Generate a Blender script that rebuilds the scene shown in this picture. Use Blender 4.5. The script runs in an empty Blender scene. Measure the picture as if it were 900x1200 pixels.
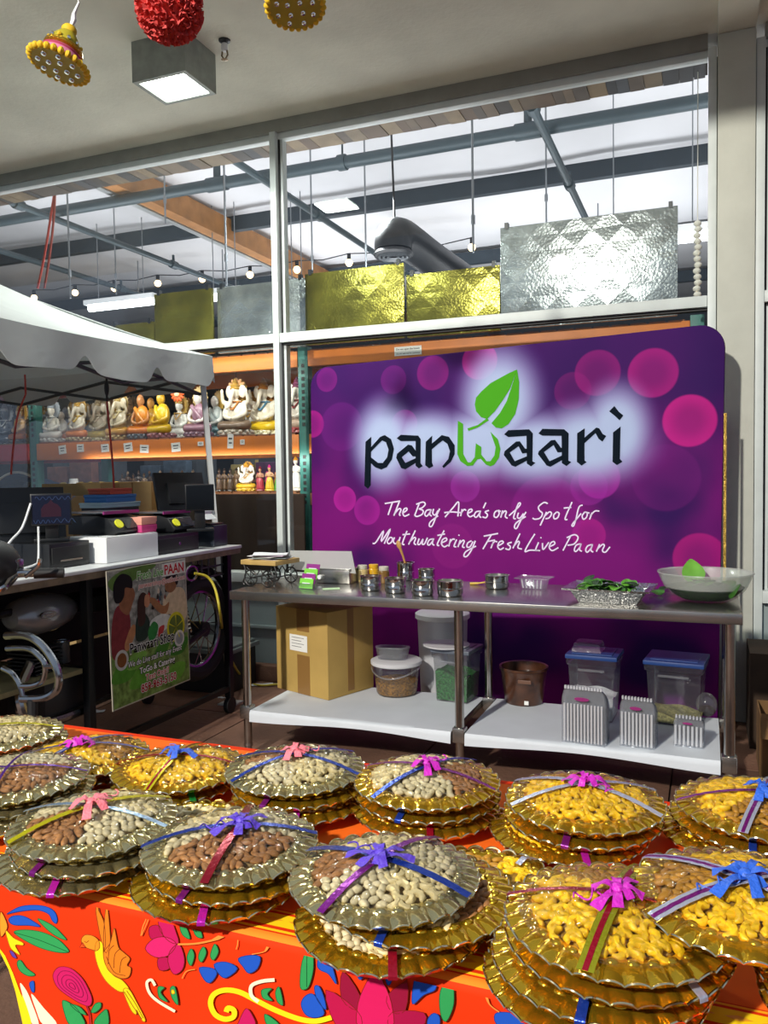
import bpy, bmesh, math, random
from mathutils import Vector, Matrix, Euler
rnd = random.Random(7)
S = bpy.context.scene
COL = S.collection
R = math.radians
# ------------------------------------------------------------------ camera
HC, FP = 1.46, 950.0
cam_data = bpy.data.cameras.new('camera')
cam = bpy.data.objects.new('camera', cam_data)
COL.objects.link(cam)
CM = Matrix.Rotation(R(21.7), 3, 'Z') @ Matrix.Rotation(R(90 - 2.57), 3, 'X') @ Matrix.Rotation(R(-.83), 3, 'Z')
cam.matrix_world = Matrix.Translation((0, 0, HC)) @ CM.to_4x4()
cam_data.sensor_fit = 'VERTICAL'
cam_data.sensor_height = 24.0
cam_data.lens = FP / 1200 * 24.0
cam_data.clip_start = .05
cam_data.clip_end = 200
S.camera = cam
# ------------------------------------------------------------------ world, lights, exposure
S.view_settings.view_transform = 'Standard'
S.view_settings.look = 'None'
S.view_settings.exposure = 0.1
S.view_settings.gamma = 1.0
S.view_settings.use_curve_mapping = False
world = bpy.data.worlds.new('dusk_sky')
S.world = world
world.use_nodes = True
bg = world.node_tree.nodes['Background']
bg.inputs[0].default_value = (.62, .74, .95, 1)
bg.inputs[1].default_value = .40


def lamp(name, kind, loc, target, power, color=(1, 1, 1), **kw):
    d = bpy.data.lights.new(name, kind)
    d.energy = power
    d.color = color
    for k, v in kw.items():
        setattr(d, k, v)
    o = bpy.data.objects.new(name, d)
    COL.objects.link(o)
    o.location = loc
    o.rotation_euler = (Vector(target) - Vector(loc)).to_track_quat('-Z', 'Y').to_euler()
    return o


# flood light on a car-park pole behind the photographer, on the left
lamp('flood_light', 'SPOT', (-2.45, -4.6, 5.2), (-.6, 3.2, .9), 3500, (1, .95, .86), shadow_soft_size=.16, spot_size=R(80), spot_blend=.5)
# behind the glass: added unseen ceiling fill, one bare panel, area lamps at the shelves
for x, y in ((-8.5, 8.5), (-3.6, 7.6), (1.5, 8.5), (-7, 13.5), (-1.5, 13.5)):
    lamp('shop_ceiling_fill', 'AREA', (x, y, 2.75), (x, y, 9), 165, (.95, .96, 1), shape='RECTANGLE', size=3.6, size_y=2.2)  # added fill, aimed up to brighten the shop ceiling
lamp('shop_panel_light', 'AREA', (-3.55, 8.35, 4.45), (-3.55, 8.35, 0), 90, (.93, .98, 1), shape='RECTANGLE', size=.55, size_y=.5)
lamp('statue_fill', 'AREA', (-4.1, 5.40, 2.36), (-4.1, 6.0, 1.6), 9, (1, .95, .88), shape='RECTANGLE', size=2.2, size_y=.06)  # added lamp without a fixture, brightens the statues
lamp('garland_area_light', 'AREA', (.8, 5.3, 2.37), (.8, 5.7, 1.6), 8, (1, .95, .88), shape='RECTANGLE', size=1.0, size_y=.06)  # bare area lamp aimed at the garlands
lamp('lower_shelf_fill', 'AREA', (-3.9, 5.52, 1.61), (-3.9, 5.9, 1.35), 7, (1, .95, .88), shape='RECTANGLE', size=2.2, size_y=.04)  # added fill so the lower shelf goods read brighter

# ------------------------------------------------------------------ helpers


def ray(px, py):
    return CM @ Vector(((px - 450) / FP, -(py - 600) / FP, -1))


def atY(px, py, y):
    d = ray(px, py)
    return Vector((0, 0, HC)) + d * (y / d.y)


def atX(px, py, x):
    d = ray(px, py)
    return Vector((0, 0, HC)) + d * (x / d.x)


def atZ(px, py, z):
    d = ray(px, py)
    return Vector((0, 0, HC)) + d * ((z - HC) / d.z)


def lin(h):
    if isinstance(h, str):
        h = h.lstrip('#')
        c = [int(h[i:i + 2], 16) / 255 for i in (0, 2, 4)]
    else:
        c = list(h)
    return tuple((x / 12.92 if x <= .04045 else ((x + .055) / 1.055) ** 2.4) for x in c[:3]) + (1,)


MATS = {}


def M(name, col, rough=.55, metal=0., var=0., scale=12., bump=0., bscale=60., emit=0., trans=0., alpha=1., coat=0., detail=3., sheen=0., spec=.5):
    """plain procedural material: principled + noise colour variation + noise bump"""
    if name in MATS:
        return MATS[name]
    m = bpy.data.materials.new(name)
    m.use_nodes = True
    nt = m.node_tree
    b = nt.nodes['Principled BSDF']
    c = lin(col)
    b.inputs['Base Color'].default_value = c
    b.inputs['Roughness'].default_value = rough
    b.inputs['Metallic'].default_value = metal
    b.inputs['Transmission Weight'].default_value = trans
    b.inputs['Alpha'].default_value = alpha
    b.inputs['Specular IOR Level'].default_value = spec
    b.inputs['Coat Weight'].default_value = coat
    b.inputs['Sheen Weight'].default_value = sheen
    if emit:
        b.inputs['Emission Color'].default_value = c
        b.inputs['Emission Strength'].default_value = emit
    tc = nt.nodes.new('ShaderNodeTexCoord')
    if var:
        n = nt.nodes.new('ShaderNodeTexNoise')
        n.inputs['Scale'].default_value = scale
        n.inputs['Detail'].default_value = detail
        nt.links.new(tc.outputs['Object'], n.inputs['Vector'])
        r = nt.nodes.new('ShaderNodeValToRGB')
        r.color_ramp.elements[0].position = .3
        r.color_ramp.elements[1].position = .7
        r.color_ramp.elements[0].color = tuple(max(0, x * (1 - var)) for x in c[:3]) + (1,)
        r.color_ramp.elements[1].color = tuple(min(1, x * (1 + var)) for x in c[:3]) + (1,)
        nt.links.new(n.outputs['Fac'], r.inputs['Fac'])
        nt.links.new(r.outputs['Color'], b.inputs['Base Color'])
    if bump:
        n2 = nt.nodes.new('ShaderNodeTexNoise')
        n2.inputs['Scale'].default_value = bscale
        n2.inputs['Detail'].default_value = 2
        nt.links.new(tc.outputs['Object'], n2.inputs['Vector'])
        bp = nt.nodes.new('ShaderNodeBump')
        bp.inputs['Strength'].default_value = bump
        bp.inputs['Distance'].default_value = .01
        nt.links.new(n2.outputs['Fac'], bp.inputs['Height'])
        nt.links.new(bp.outputs['Normal'], b.inputs['Normal'])
    MATS[name] = m
    return m


def clear_film(name, tint=(1, 1, 1), gloss=.05, low=.04, high=.5, bump=0., bscale=20., haze=0., hazecol=(.9, .9, .92)):
    """thin clear sheet: transparent with a fresnel gloss (and a little milky haze)"""
    if name in MATS:
        return MATS[name]
    m = bpy.data.materials.new(name)
    m.use_nodes = True
    nt = m.node_tree
    nt.nodes.clear()
    L = nt.links.new
    out = nt.nodes.new('ShaderNodeOutputMaterial')
    tr = nt.nodes.new('ShaderNodeBsdfTransparent')
    tr.inputs[0].default_value = tuple(tint) + (1,)
    gl = nt.nodes.new('ShaderNodeBsdfGlossy')
    gl.inputs['Roughness'].default_value = gloss
    lw = nt.nodes.new('ShaderNodeLayerWeight')
    lw.inputs['Blend'].default_value = .35
    mr = nt.nodes.new('ShaderNodeMapRange')
    mr.inputs['To Min'].default_value = low
    mr.inputs['To Max'].default_value = high
    L(lw.outputs['Fresnel'], mr.inputs['Value'])
    mx = nt.nodes.new('ShaderNodeMixShader')
    L(mr.outputs[0], mx.inputs[0])
    L(tr.outputs[0], mx.inputs[1])
    L(gl.outputs[0], mx.inputs[2])
    last = mx
    if haze:
        df = nt.nodes.new('ShaderNodeBsdfDiffuse')
        df.inputs[0].default_value = tuple(hazecol) + (1,)
        m2 = nt.nodes.new('ShaderNodeMixShader')
        m2.inputs[0].default_value = haze
        L(mx.outputs[0], m2.inputs[1])
        L(df.outputs[0], m2.inputs[2])
        last = m2
    if bump:
        tc = nt.nodes.new('ShaderNodeTexCoord')
        n = nt.nodes.new('ShaderNodeTexNoise')
        n.inputs['Scale'].default_value = bscale
        n.inputs['Detail'].default_value = 3
        L(tc.outputs['Object'], n.inputs['Vector'])
        bp = nt.nodes.new('ShaderNodeBump')
        bp.inputs['Strength'].default_value = bump
        bp.inputs['Distance'].default_value = .02
        L(n.outputs['Fac'], bp.inputs['Height'])
        L(bp.outputs['Normal'], gl.inputs['Normal'])
        L(bp.outputs['Normal'], lw.inputs['Normal'])
    L(last.outputs[0], out.inputs[0])
    MATS[name] = m
    return m


class MB:
    def __init__(self):
        self.v = []
        self.f = []
        self.T = None

    def add(self, vs, fs):
        o = len(self.v)
        if self.T is not None:
            vs = [self.T @ Vector(p) for p in vs]
        self.v += [tuple(p) for p in vs]
        self.f += [tuple(i + o for i in f) for f in fs]
        return self

    def box(self, c, s, rz=0., rot=None):
        m = rot if rot is not None else Matrix.Rotation(rz, 3, 'Z')
        c = Vector(c)
        vs = [c + m @ Vector((sx * s[0] / 2, sy * s[1] / 2, sz * s[2] / 2)) for sz in (-1, 1) for sy in (-1, 1) for sx in (-1, 1)]
        return self.add(vs, [(0, 2, 3, 1), (4, 5, 7, 6), (0, 1, 5, 4), (2, 6, 7, 3), (0, 4, 6, 2), (1, 3, 7, 5)])

    def b2(self, x0, x1, y0, y1, z0, z1):
        return self.box(((x0 + x1) / 2, (y0 + y1) / 2, (z0 + z1) / 2), (abs(x1 - x0), abs(y1 - y0), abs(z1 - z0)))

    def lathe(self, prof, seg=24, c=(0, 0, 0), cap=True, fn=None, m=None):
        vs, fs = [], []
        n = len(prof)
        c = Vector(c)
        for k in range(seg):
            a = 2 * math.pi * k / seg
            for (r, z) in prof:
                if fn:
                    r, z = fn(r, z, a)
                p = Vector((r * math.cos(a), r * math.sin(a), z))
                if m is not None:
                    p = m @ p
                vs.append(c + p)
        for k in range(seg):
            k2 = (k + 1) % seg
            for i in range(n - 1):
                fs.append((k * n + i, k2 * n + i, k2 * n + i + 1, k * n + i + 1))
        if cap:
            if prof[0][0] > 1e-5:
                fs.append(tuple(k * n for k in range(seg))[::-1])
            if prof[-1][0] > 1e-5:
                fs.append(tuple(k * n + n - 1 for k in range(seg)))
        return self.add(vs, fs)

    def ell(self, c, r, seg=14, rings=8, m=None):
        if isinstance(r, (int, float)):
            r = (r, r, r)
        vs, fs = [], []
        c = Vector(c)
        m = m if m is not None else Matrix.Identity(3)
        for j in range(1, rings):
            t = math.pi * j / rings
            for k in range(seg):
                a = 2 * math.pi * k / seg
                vs.append(c + m @ Vector((r[0] * math.sin(t) * math.cos(a), r[1] * math.sin(t) * math.sin(a), r[2] * math.cos(t))))
        top, bot = len(vs), len(vs) + 1
        vs += [c + m @ Vector((0, 0, r[2])), c + m @ Vector((0, 0, -r[2]))]
        for j in range(rings - 2):
            for k in range(seg):
                k2 = (k + 1) % seg
                fs.append((j * seg + k, (j + 1) * seg + k, (j + 1) * seg + k2, j * seg + k2))
        for k in range(seg):
            k2 = (k + 1) % seg
            fs.append((top, k, k2))
            fs.append((bot, (rings - 2) * seg + k2, (rings - 2) * seg + k))
        return self.add(vs, fs)

    def tube(self, path, r, seg=8, closed=False, cap=True):
        P = [Vector(p) for p in path]
        n = len(P)
        rs = r if isinstance(r, (list, tuple)) else [r] * n
        vs, fs = [], []
        up = None
        for i in range(n):
            if closed:
                t = P[(i + 1) % n] - P[i - 1]
            else:
                t = P[min(i + 1, n - 1)] - P[max(i - 1, 0)]
            if t.length < 1e-9:
                t = Vector((0, 0, 1))
            t.normalize()
            if up is None:
                up = Vector((0, 0, 1)) if abs(t.z) < .9 else Vector((1, 0, 0))
            s = t.cross(up)
            if s.length < 1e-6:
                s = t.orthogonal()
            s.normalize()
            up = s.cross(t).normalized()
            for k in range(seg):
                a = 2 * math.pi * k / seg
                vs.append(P[i] + (s * math.cos(a) + up * math.sin(a)) * rs[i])
        for i in range(n if closed else n - 1):
            j = (i + 1) % n
            for k in range(seg):
                k2 = (k + 1) % seg
                fs.append((i * seg + k, i * seg + k2, j * seg + k2, j * seg + k))
        if cap and not closed:
            fs.append(tuple(range(seg))[::-1])
            fs.append(tuple(range((n - 1) * seg, n * seg)))
        return self.add(vs, fs)

    def cyl(self, a, b, r, seg=12):
        return self.tube([a, b], r, seg)

    def grid(self, fn, nu, nv):
        vs = [fn(i / nu, j / nv) for j in range(nv + 1) for i in range(nu + 1)]
        fs = [(j * (nu + 1) + i, j * (nu + 1) + i + 1, (j + 1) * (nu + 1) + i + 1, (j + 1) * (nu + 1) + i) for j in range(nv) for i in range(nu)]
        return self.add(vs, fs)

    def sheet(self, fn, nu, nv, th):
        """grid given a thickness along its normals"""
        g = MB().grid(fn, nu, nv)
        me = bpy.data.meshes.new('tmp')
        me.from_pydata(g.v, [], g.f)
        me.update()
        N = [v.normal.copy() for v in me.vertices]
        bpy.data.meshes.remove(me)
        n = len(g.v)
        vs = [Vector(p) + N[i] * th / 2 for i, p in enumerate(g.v)] + [Vector(p) - N[i] * th / 2 for i, p in enumerate(g.v)]
        fs = list(g.f) + [tuple(i + n for i in f)[::-1] for f in g.f]
        W = nu + 1
        loop = [i for i in range(W)] + [j * W + nu for j in range(1, nv + 1)] + [nv * W + i for i in range(nu - 1, -1, -1)] + [j * W for j in range(nv - 1, 0, -1)]
        for a, b in zip(loop, loop[1:] + loop[:1]):
            fs.append((b, a, a + n, b + n))
        return self.add(vs, fs)

    def prism(self, poly, fn, h):
        """flat polygon (2d) mapped by fn(x, y, h)->3d, extruded from 0 to h; concave outlines are fine"""
        n = len(poly)
        vs = [fn(x, y, 0) for x, y in poly] + [fn(x, y, h) for x, y in poly]
        fs = [tuple(range(n))[::-1], tuple(range(n, 2 * n))]
        for i in range(n):
            j = (i + 1) % n
            fs.append((i, j, j + n, i + n))
        return self.add(vs, fs)


def mesh_of(mb, smooth=35., bevel=0., tri=False, bseg=2):
    me = bpy.data.meshes.new('m')
    me.from_pydata(mb.v, [], mb.f)
    me.update()
    if bevel or tri:
        bm = bmesh.new()
        bm.from_mesh(me)
        bmesh.ops.recalc_face_normals(bm, faces=bm.faces)
        if bevel:
            ed = [e for e in bm.edges if len(e.link_faces) == 2 and e.calc_face_angle(0) > .5]
            bmesh.ops.bevel(bm, geom=ed, offset=bevel, segments=bseg, affect='EDGES', profile=.6, clamp_overlap=True)
        if tri:
            bmesh.ops.triangulate(bm, faces=[f for f in bm.faces if len(f.verts) > 4])
        bm.to_mesh(me)
        bm.free()
    if smooth:
        me.shade_smooth()
        me.set_sharp_from_angle(angle=R(smooth))
    return me


def link(name, me, mat, parent=None):
    me.name = name
    o = bpy.data.objects.new(name, me)
    COL.objects.link(o)
    if mat is not None:
        me.materials.clear()
        me.materials.append(mat)
    if parent:
        o.parent = parent
    return o


def inv(parent):
    """world -> local of a (possibly nested) parent built from location and rotation"""
    m = Matrix.Identity(4)
    p = parent
    while p is not None:
        m = p.matrix_basis @ m
        p = p.parent
    return m.inverted()


def part(name, mb, mat, parent, world=True, smooth=35., bevel=0., tri=False, label=None, kind=None, bseg=2):
    """a part; world=True: vertices are given in world space and moved into the parent's space"""
    if world and parent is not None:
        m = inv(parent)
        mb.v = [tuple(m @ Vector(p)) for p in mb.v]
    o = link(name, mesh_of(mb, smooth, bevel, tri, bseg), mat, parent)
    if label:
        o['label'] = label
    if kind:
        o['kind'] = kind
    return o


def tag(o, label, cat, group=None):
    o['label'] = label
    o['category'] = cat
    if group:
        o['group'] = group
    return o


def thing(name, label, cat, loc=(0, 0, 0), rz=0., group=None):
    o = bpy.data.objects.new(name, None)
    COL.objects.link(o)
    o.location = loc
    o.rotation_euler = (0, 0, rz)
    o.empty_display_size = .05
    return tag(o, label, cat, group)


def solo(name, mb, mat, label, cat, loc=None, group=None, smooth=35., bevel=0., tri=False, bseg=2):
    """a thing that is one mesh; vertices in world space, origin moved to loc"""
    if loc is None:
        n = len(mb.v)
        loc = (sum(p[0] for p in mb.v) / n, sum(p[1] for p in mb.v) / n, min(p[2] for p in mb.v))
    mb.v = [(p[0] - loc[0], p[1] - loc[1], p[2] - loc[2]) for p in mb.v]
    o = link(name, mesh_of(mb, smooth, bevel, tri, bseg), mat)
    o.location = loc
    return tag(o, label, cat, group)


def struct(name, mb, mat, parent=None, smooth=35., bevel=0., tri=False):
    o = link(name, mesh_of(mb, smooth, bevel, tri), mat, parent)
    if parent is None:
        o['kind'] = 'structure'
    return o


def dup(o, parent=None):
    c = o.copy()
    COL.objects.link(c)
    c.parent = parent
    for ch in list(o.children):
        dup(ch, c)
    return c


def smoothpath(pts, n=6, closed=False):
    """catmull-rom through points of any dimension"""
    P = [Vector(p) for p in pts]
    out = []
    m = len(P)
    rng = range(m if closed else m - 1)
    for i in rng:
        if closed:
            a, b, c, d = P[(i - 1) % m], P[i], P[(i + 1) % m], P[(i + 2) % m]
        else:
            a, b, c, d = P[max(i - 1, 0)], P[i], P[i + 1], P[min(i + 2, m - 1)]
        for k in range(n):
            t = k / n
            out.append(.5 * (2 * b + (c - a) * t + (2 * a - 5 * b + 4 * c - d) * t * t + (3 * b - a - 3 * c + d) * t ** 3))
    if not closed:
        out.append(P[-1])
    return out


def text_mb(txt, size, fn, h, align='CENTER', shear=0., space=1., bold=0., sx=1.):
    """lettering from the built-in font, mapped onto a surface by fn(x, y, h)"""
    cu = bpy.data.curves.new('t', 'FONT')
    cu.body = txt
    cu.size = size
    cu.align_x = align
    cu.shear = shear
    cu.space_character = space
    cu.offset = bold
    cu.resolution_u = 3
    o = bpy.data.objects.new('t', cu)
    COL.objects.link(o)
    dg = bpy.context.evaluated_depsgraph_get()
    me = bpy.data.meshes.new_from_object(o.evaluated_get(dg))
    mb = MB()
    mb.add([fn(v.co.x * sx, v.co.y, h) for v in me.vertices], [tuple(p.vertices) for p in me.polygons])
    bpy.data.objects.remove(o)
    bpy.data.curves.remove(cu)
    bpy.data.meshes.remove(me)
    return mb
# ================================================================== THE SETTING
WY = 5.10            # front plane of the glazed shop wall
CZ = 3.955           # soffit height at the wall
m_soffit = M('soffit_plaster', '#d0cdbd', .9, var=.10, scale=2.2, bump=.25, bscale=35, detail=6)
m_frame = M('window_frame_paint', '#cdd5d2', .45, var=.05, scale=9)
m_frame_dk = M('gasket_black', '#15181a', .6)
m_col = M('column_paint', '#c2c4b8', .8, var=.06, scale=5, bump=.15, bscale=50)
m_spandrel = M('spandrel_paint', '#8d9a9a', .7, var=.08, scale=4, bump=.1)
m_pane = clear_film('window_glass', (.97, .985, .98), .012, .014, .22)
m_conc = M('shop_floor', '#77736c', .5, var=.1, scale=3)

# pavement: clay coloured concrete slabs with sawn joints, each slab its own piece
slab = M('pavement_slab', '#70503f', .82, var=.22, scale=3.5, bump=.35, bscale=40, detail=8)
joint = M('pavement_joint', '#3a2b24', .95)
fl = struct('floor', MB().b2(-9, 6, -9, WY + .1, -.2, -.012), joint)
xs = [-9 + 1.22 * i + .31 for i in range(13)]
ys = [-3.05, -1.83, -.61, .61, 1.83, 3.05, 4.27, WY - .02]
for i in range(len(xs) - 1):
    for j in range(len(ys) - 1):
        struct('paving_slab', MB().b2(xs[i] + .004, xs[i + 1] - .004, ys[j] + .004, ys[j + 1] - .004, -.014, 0), slab, fl, bevel=.003)
# car park beyond the pavement, behind the photographer
struct('car_park_ground', MB().b2(-30, 30, -40, -9, -.25, -.15), M('asphalt', '#4a4a4a', .9, var=.2, scale=8))
struct('kerb_strip', MB().b2(-9, .02, WY - .09, WY - .001, 0, .115), slab, bevel=.006)

# soffit over the pavement (its outer edge is in front of the photographer's table)
struct('ceiling', MB().b2(-14, .0505, 2.25, WY + .02, CZ, CZ + .35), m_soffit)
struct('ceiling_bay', MB().b2(.2555, 8, 2.25, WY + .02, CZ, CZ + .35), m_soffit)
struct('trim_1', MB().b2(.0515, .2545, 2.25, WY + .06, CZ - .03, CZ + .35), m_soffit, bevel=.012)

# column
struct('wall_column', MB().b2(.053, .252, WY - .03, WY + .25, 0, CZ - .03), m_col, bevel=.012)
# window head, jambs, mullion, transom, sill
m_head = M('head_paint', '#8d8d84', .6, var=.08, scale=7)


def bay(x0, x1, tag_, mull):
    struct('trim_head' + tag_, MB().b2(x0, x1, WY, WY + .10, CZ - .085, CZ), m_head, bevel=.004)
    struct('trim_head_stop' + tag_, MB().b2(x0, x1, WY + .025, WY + .09, CZ - .128, CZ - .085), m_frame, bevel=.004)
    struct('trim_transom' + tag_, MB().b2(x0, x1, WY, WY + .10, 2.41, 2.475), m_frame, bevel=.003)
    struct('trim_transom_gasket' + tag_, MB().b2(x0, x1, WY + .03, WY + .08, 2.395, 2.41), m_frame_dk)
    struct('trim_sill' + tag_, MB().b2(x0, x1, WY - .03, WY + .12, .70, .77), m_frame, bevel=.004)
    struct('wall_spandrel' + tag_, MB().b2(x0, x1, WY + .03, WY + .10, 0, .70), m_spandrel)
    struct('trim_spandrel_rail' + tag_, MB().b2(x0, x1, WY + .005, WY + .03, .36, .385), m_spandrel, bevel=.004)


bay(-12, .001, '', None)
bay(.3, 7, '_bay', None)
n = 0
for x in (-11.5, -8.6, -5.75, -2.85, .003, .2545):
    w = .046
    struct('trim_mullion', MB().b2(x, x + w, WY - .012, WY + .11, 0, CZ - .085), m_frame, bevel=.003)
    struct('trim_mullion_gasket', MB().b2(x + w, x + w + .012, WY + .03, WY + .08, .77, CZ - .128), m_frame_dk)
    struct('trim_mullion_stop', MB().b2(x + w + .012, x + w + .03, WY + .04, WY + .10, .77, CZ - .128), m_frame)
n = 0
for x0, x1 in ((-11.4, -8.61), (-8.54, -5.76), (-5.69, -2.86), (-2.79, -.002), (.31, 2.9)):
    for z0, z1 in ((.77, 2.395), (2.475, CZ - .128)):
        n += 1
        g = MB().b2(x0, x1, WY + .052, WY + .058, z0, z1)
        struct('window_%d' % n, g, m_pane)

# ---------------------------------------------------------------- the shop room
m_ins = M('ceiling_insulation', '#d9d9dc', .75, var=.05, scale=1.2, bump=.5, bscale=2.2, detail=6)
IZ = 5.72
m_dark = M('shop_back_wall', '#3b4148', .8, var=.1)
struct('floor_shop', MB().b2(-20, 9, WY + .1, 22, -.2, 0), m_conc)
# quilted white insulation sagging between the purlins
gi = MB()
PY = [5.3, 7.7, 11.55, 15.2, 18.5, 21.5]


def sag(u, v):
    x = -20 + 29 * u
    y = WY + .1 + (21.8 - WY) * v
    d = min(abs(y - p) for p in PY)
    return (x, y, IZ + .06 * math.exp(-(d / .3) ** 2) - .03 * math.sin(x * 1.7 + y * .8) * math.sin(x * .6))


gi.grid(sag, 90, 120)
struct('ceiling_shop', gi, m_ins)
struct('wall_shop_back', MB().b2(-20, 9, 21.8, 22, 0, 6.2), m_dark)
struct('wall_shop_left', MB().b2(-20.2, -20, WY, 22, 0, 6.2), m_dark)
struct('wall_shop_right', MB().b2(9, 9.2, WY, 22, 0, 6.2), m_dark)
struct('wall_shop_parapet', MB().b2(-20, 9, WY + .02, WY + .30, CZ, 6.4), M('parapet', '#b9b9b4', .9))
# plank lining just inside the window head: every board its own piece
pc = ['#5c5044', '#776754', '#3f3a36', '#8d7a5c', '#4c5158', '#66523f', '#595048', '#827259', '#383b40', '#6b5b48']
lin_base = struct('trim_plank_lining', MB().b2(-12, .0, WY + .105, WY + .43, CZ - .045, CZ - .001), M('plank_backing', '#2b2622', .8))
x = -8.2
k = 0
pm = [M('plank_%d' % i, c, .7, var=.18, scale=9) for i, c in enumerate(pc)]
while x < -.08:
    w = rnd.uniform(.06, .115)
    me = MB().b2(x + .001, min(x + w, -.005) - .001, WY + .11, WY + .42, CZ - .062 - rnd.uniform(0, .008), CZ - .046)
    struct('plank', me, pm[rnd.randrange(len(pm))], lin_base)
    x += w
# purlins: dark channels parallel to the glass, spaced back into the shop
m_steel = M('purlin_steel', '#39434b', .55, .3, var=.1, scale=6)
for y in PY[2:5]:
    struct('trim_purlin', MB().b2(-20, 9, y - .06, y + .06, IZ - .26, IZ - .03), m_steel)
# glued timber beam running into the shop with a pale cable channel clipped to it
m_glu = M('glulam', '#9a6a3d', .6, var=.22, scale=5, detail=6)
bw = MB().b2(-7.37, -7.16, WY + .31, 21.5, 5.30, 5.64)
struct('trim_glulam_beam', bw, m_glu)
ch = struct('trim_cable_channel', MB().b2(-7.50, -7.40, WY + .5, 20, 5.29, 5.36), M('galv', '#b9bcbc', .4, .6))
# ================================================================== INSIDE THE SHOP
m_pipe = M('pipe_paint', '#3d4a50', .5, .2, var=.08)
m_rod = M('hanger_rod', '#8b9094', .4, .7)


def pipe_x(label, y, z, r, stubs):
    t = thing('sprinkler_pipe', label, 'pipe', (-6, y, z))
    part('pipe_run', MB().cyl((-19.9, y, z), (8.9, y, z), r, 14), m_pipe, t)
    for sx in stubs:
        part('pipe_riser', MB().cyl((sx, y, z), (sx, y, IZ - .06), r * .62, 12), m_pipe, t)
        part('coupling', MB().cyl((sx - .14, y, z), (sx + .14, y, z), r * 1.22, 14), m_pipe, t)
    for sx in (-11.3, -4.05, 3):
        part('pipe_clamp', MB().cyl((sx - .05, y, z), (sx + .05, y, z), r * 1.25, 12).cyl((sx, y, z + r), (sx, y, IZ - .06), .012, 6), m_pipe, t)
    return t


zp = 5.2
yA = atZ(580, 160, zp).y
pipe_x('thick dark sprinkler main running parallel to the window glass', yA, zp, .075, (atZ(617, 150, zp).x, atZ(248, 212, zp).x))


def pipe_y(label, px, py, z, r, y0, y1, heads):
    x = atZ(px, py, z).x
    t = thing('branch_pipe', label, 'pipe', (x, y0, z))
    part('pipe_run', MB().cyl((x, y0, z), (x, y1, z), r, 10), m_pipe, t)
    for hy in heads:
        part('coupling', MB().cyl((x, hy - .07, z), (x, hy + .07, z), r * 1.5, 10), m_pipe, t)
        part('sprinkler_head', MB().cyl((x, hy, z), (x, hy, z + .16), .022, 8), m_pipe, t)
    part('hanger', MB().cyl((x, (y0 + y1) / 2, z), (x, (y0 + y1) / 2, IZ - .05), .012, 6), m_rod, t)


pipe_y('thin branch pipe descending steeply above the silver foil board', 650, 180, zp - .16, .045, 6.5, 20, (8.1, 10.4))
pipe_y('thin branch pipe right of the timber beam crossing behind the mullion', 300, 205, zp - .16, .045, 6.0, 20, (7.4, 10.2, 13))
pipe_y('thin branch pipe left of the timber beam above the tent roof', 120, 278, zp - .16, .045, 6.0, 20, (8.2, 11.5, 13.5))
pipe_y('thin branch pipe farthest left above the tent peak', 20, 300, zp - .16, .045, 6.0, 20, (9.2, 12.5))
# hanger rods
for i, (px, y0, y1, Y, lab) in enumerate(((78, 205, 350, 7.6, 'thin rod hanging left of the timber beam above the tent'), (192, 190, 262, 8.6, 'short thin rod hanging beside the timber beam'),
                                        (262, 178, 335, 7.5, 'long thin rod hanging in front of the timber beam'), (553, 122, 296, 7.2, 'long thin rod hanging over the second gold foil board'),
                                        (135, 305, 345, 10.5, 'short thin rod hanging above the fluorescent tube'), (365, 258, 330, 9.5, 'thin rod hanging over the first gold foil board'),
                                        (428, 246, 318, 9.5, 'thin rod hanging beside the black air diffuser'), (640, 215, 262, 9.5, 'thin rod hanging just above the silver foil board'))):
    a, b = atY(px, y0, Y), atY(px, y1, Y)
    mb = MB().cyl((a.x, Y, b.z), (a.x, Y, IZ + .05), .011, 6)
    mb.cyl((a.x, Y, b.z + .25), (a.x, Y, b.z + .33), .02, 8)
    solo('hanger_rod', mb, m_rod, lab, 'rod', (a.x, Y, b.z))
# red and orange cords
for i, (pts, c, lab) in enumerate(((((66, 212), (60, 250), (52, 300), (44, 338)), '#c4412f', 'red cord hanging above the white tent roof'),
                                 (((65, 214), (63, 255), (58, 300), (52, 338)), '#8d3526', 'dark red cord hanging beside the red cord above the tent'))):
    P = smoothpath([atY(x, y, 6.4) for x, y in pts])
    P.insert(0, Vector((P[0].x, 6.4, IZ)))
    solo('red_rope', MB().tube(P, .012, 6), M('cord%d' % i, c, .6), lab, 'rope')
# fluorescent tubes (they give off light)
m_tube = M('fluorescent_tube', '#f4fbff', .4, emit=9)
m_white = M('white_enamel', '#dfe2e2', .4)
for i, (xa, ya, xb, yb, Y, lab) in enumerate(((105, 362, 180, 352, 11.0, 'lit fluorescent tube just above the tent roof'), (245, 350, 282, 345, 11.0, 'short lit fluorescent tube left of the mullion'),
                                             (700, 291, 832, 281, 9.5, 'lit fluorescent tube at the right edge of the silver foil board'),
                                             (340, 340, 356, 338, 11.0, 'tiny lit fluorescent tube just right of the mullion'))):
    a, b = atY(xa, ya, Y), atY(xb, yb, Y)
    t = thing('fluorescent_light', lab, 'light', (a.x, Y, a.z))
    part('tube', MB().cyl((a.x, Y, a.z), (b.x, Y, a.z), .05, 10), m_tube, t)
    part('housing', MB().b2(a.x - .05, b.x + .05, Y - .09, Y + .09, a.z + .05, a.z + .13), m_white, t)
    for hx in (a.x * .85 + b.x * .15, a.x * .15 + b.x * .85):
        part('hanger', MB().cyl((hx, Y, a.z + .13), (hx, Y, IZ), .008, 6), m_rod, t)
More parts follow.
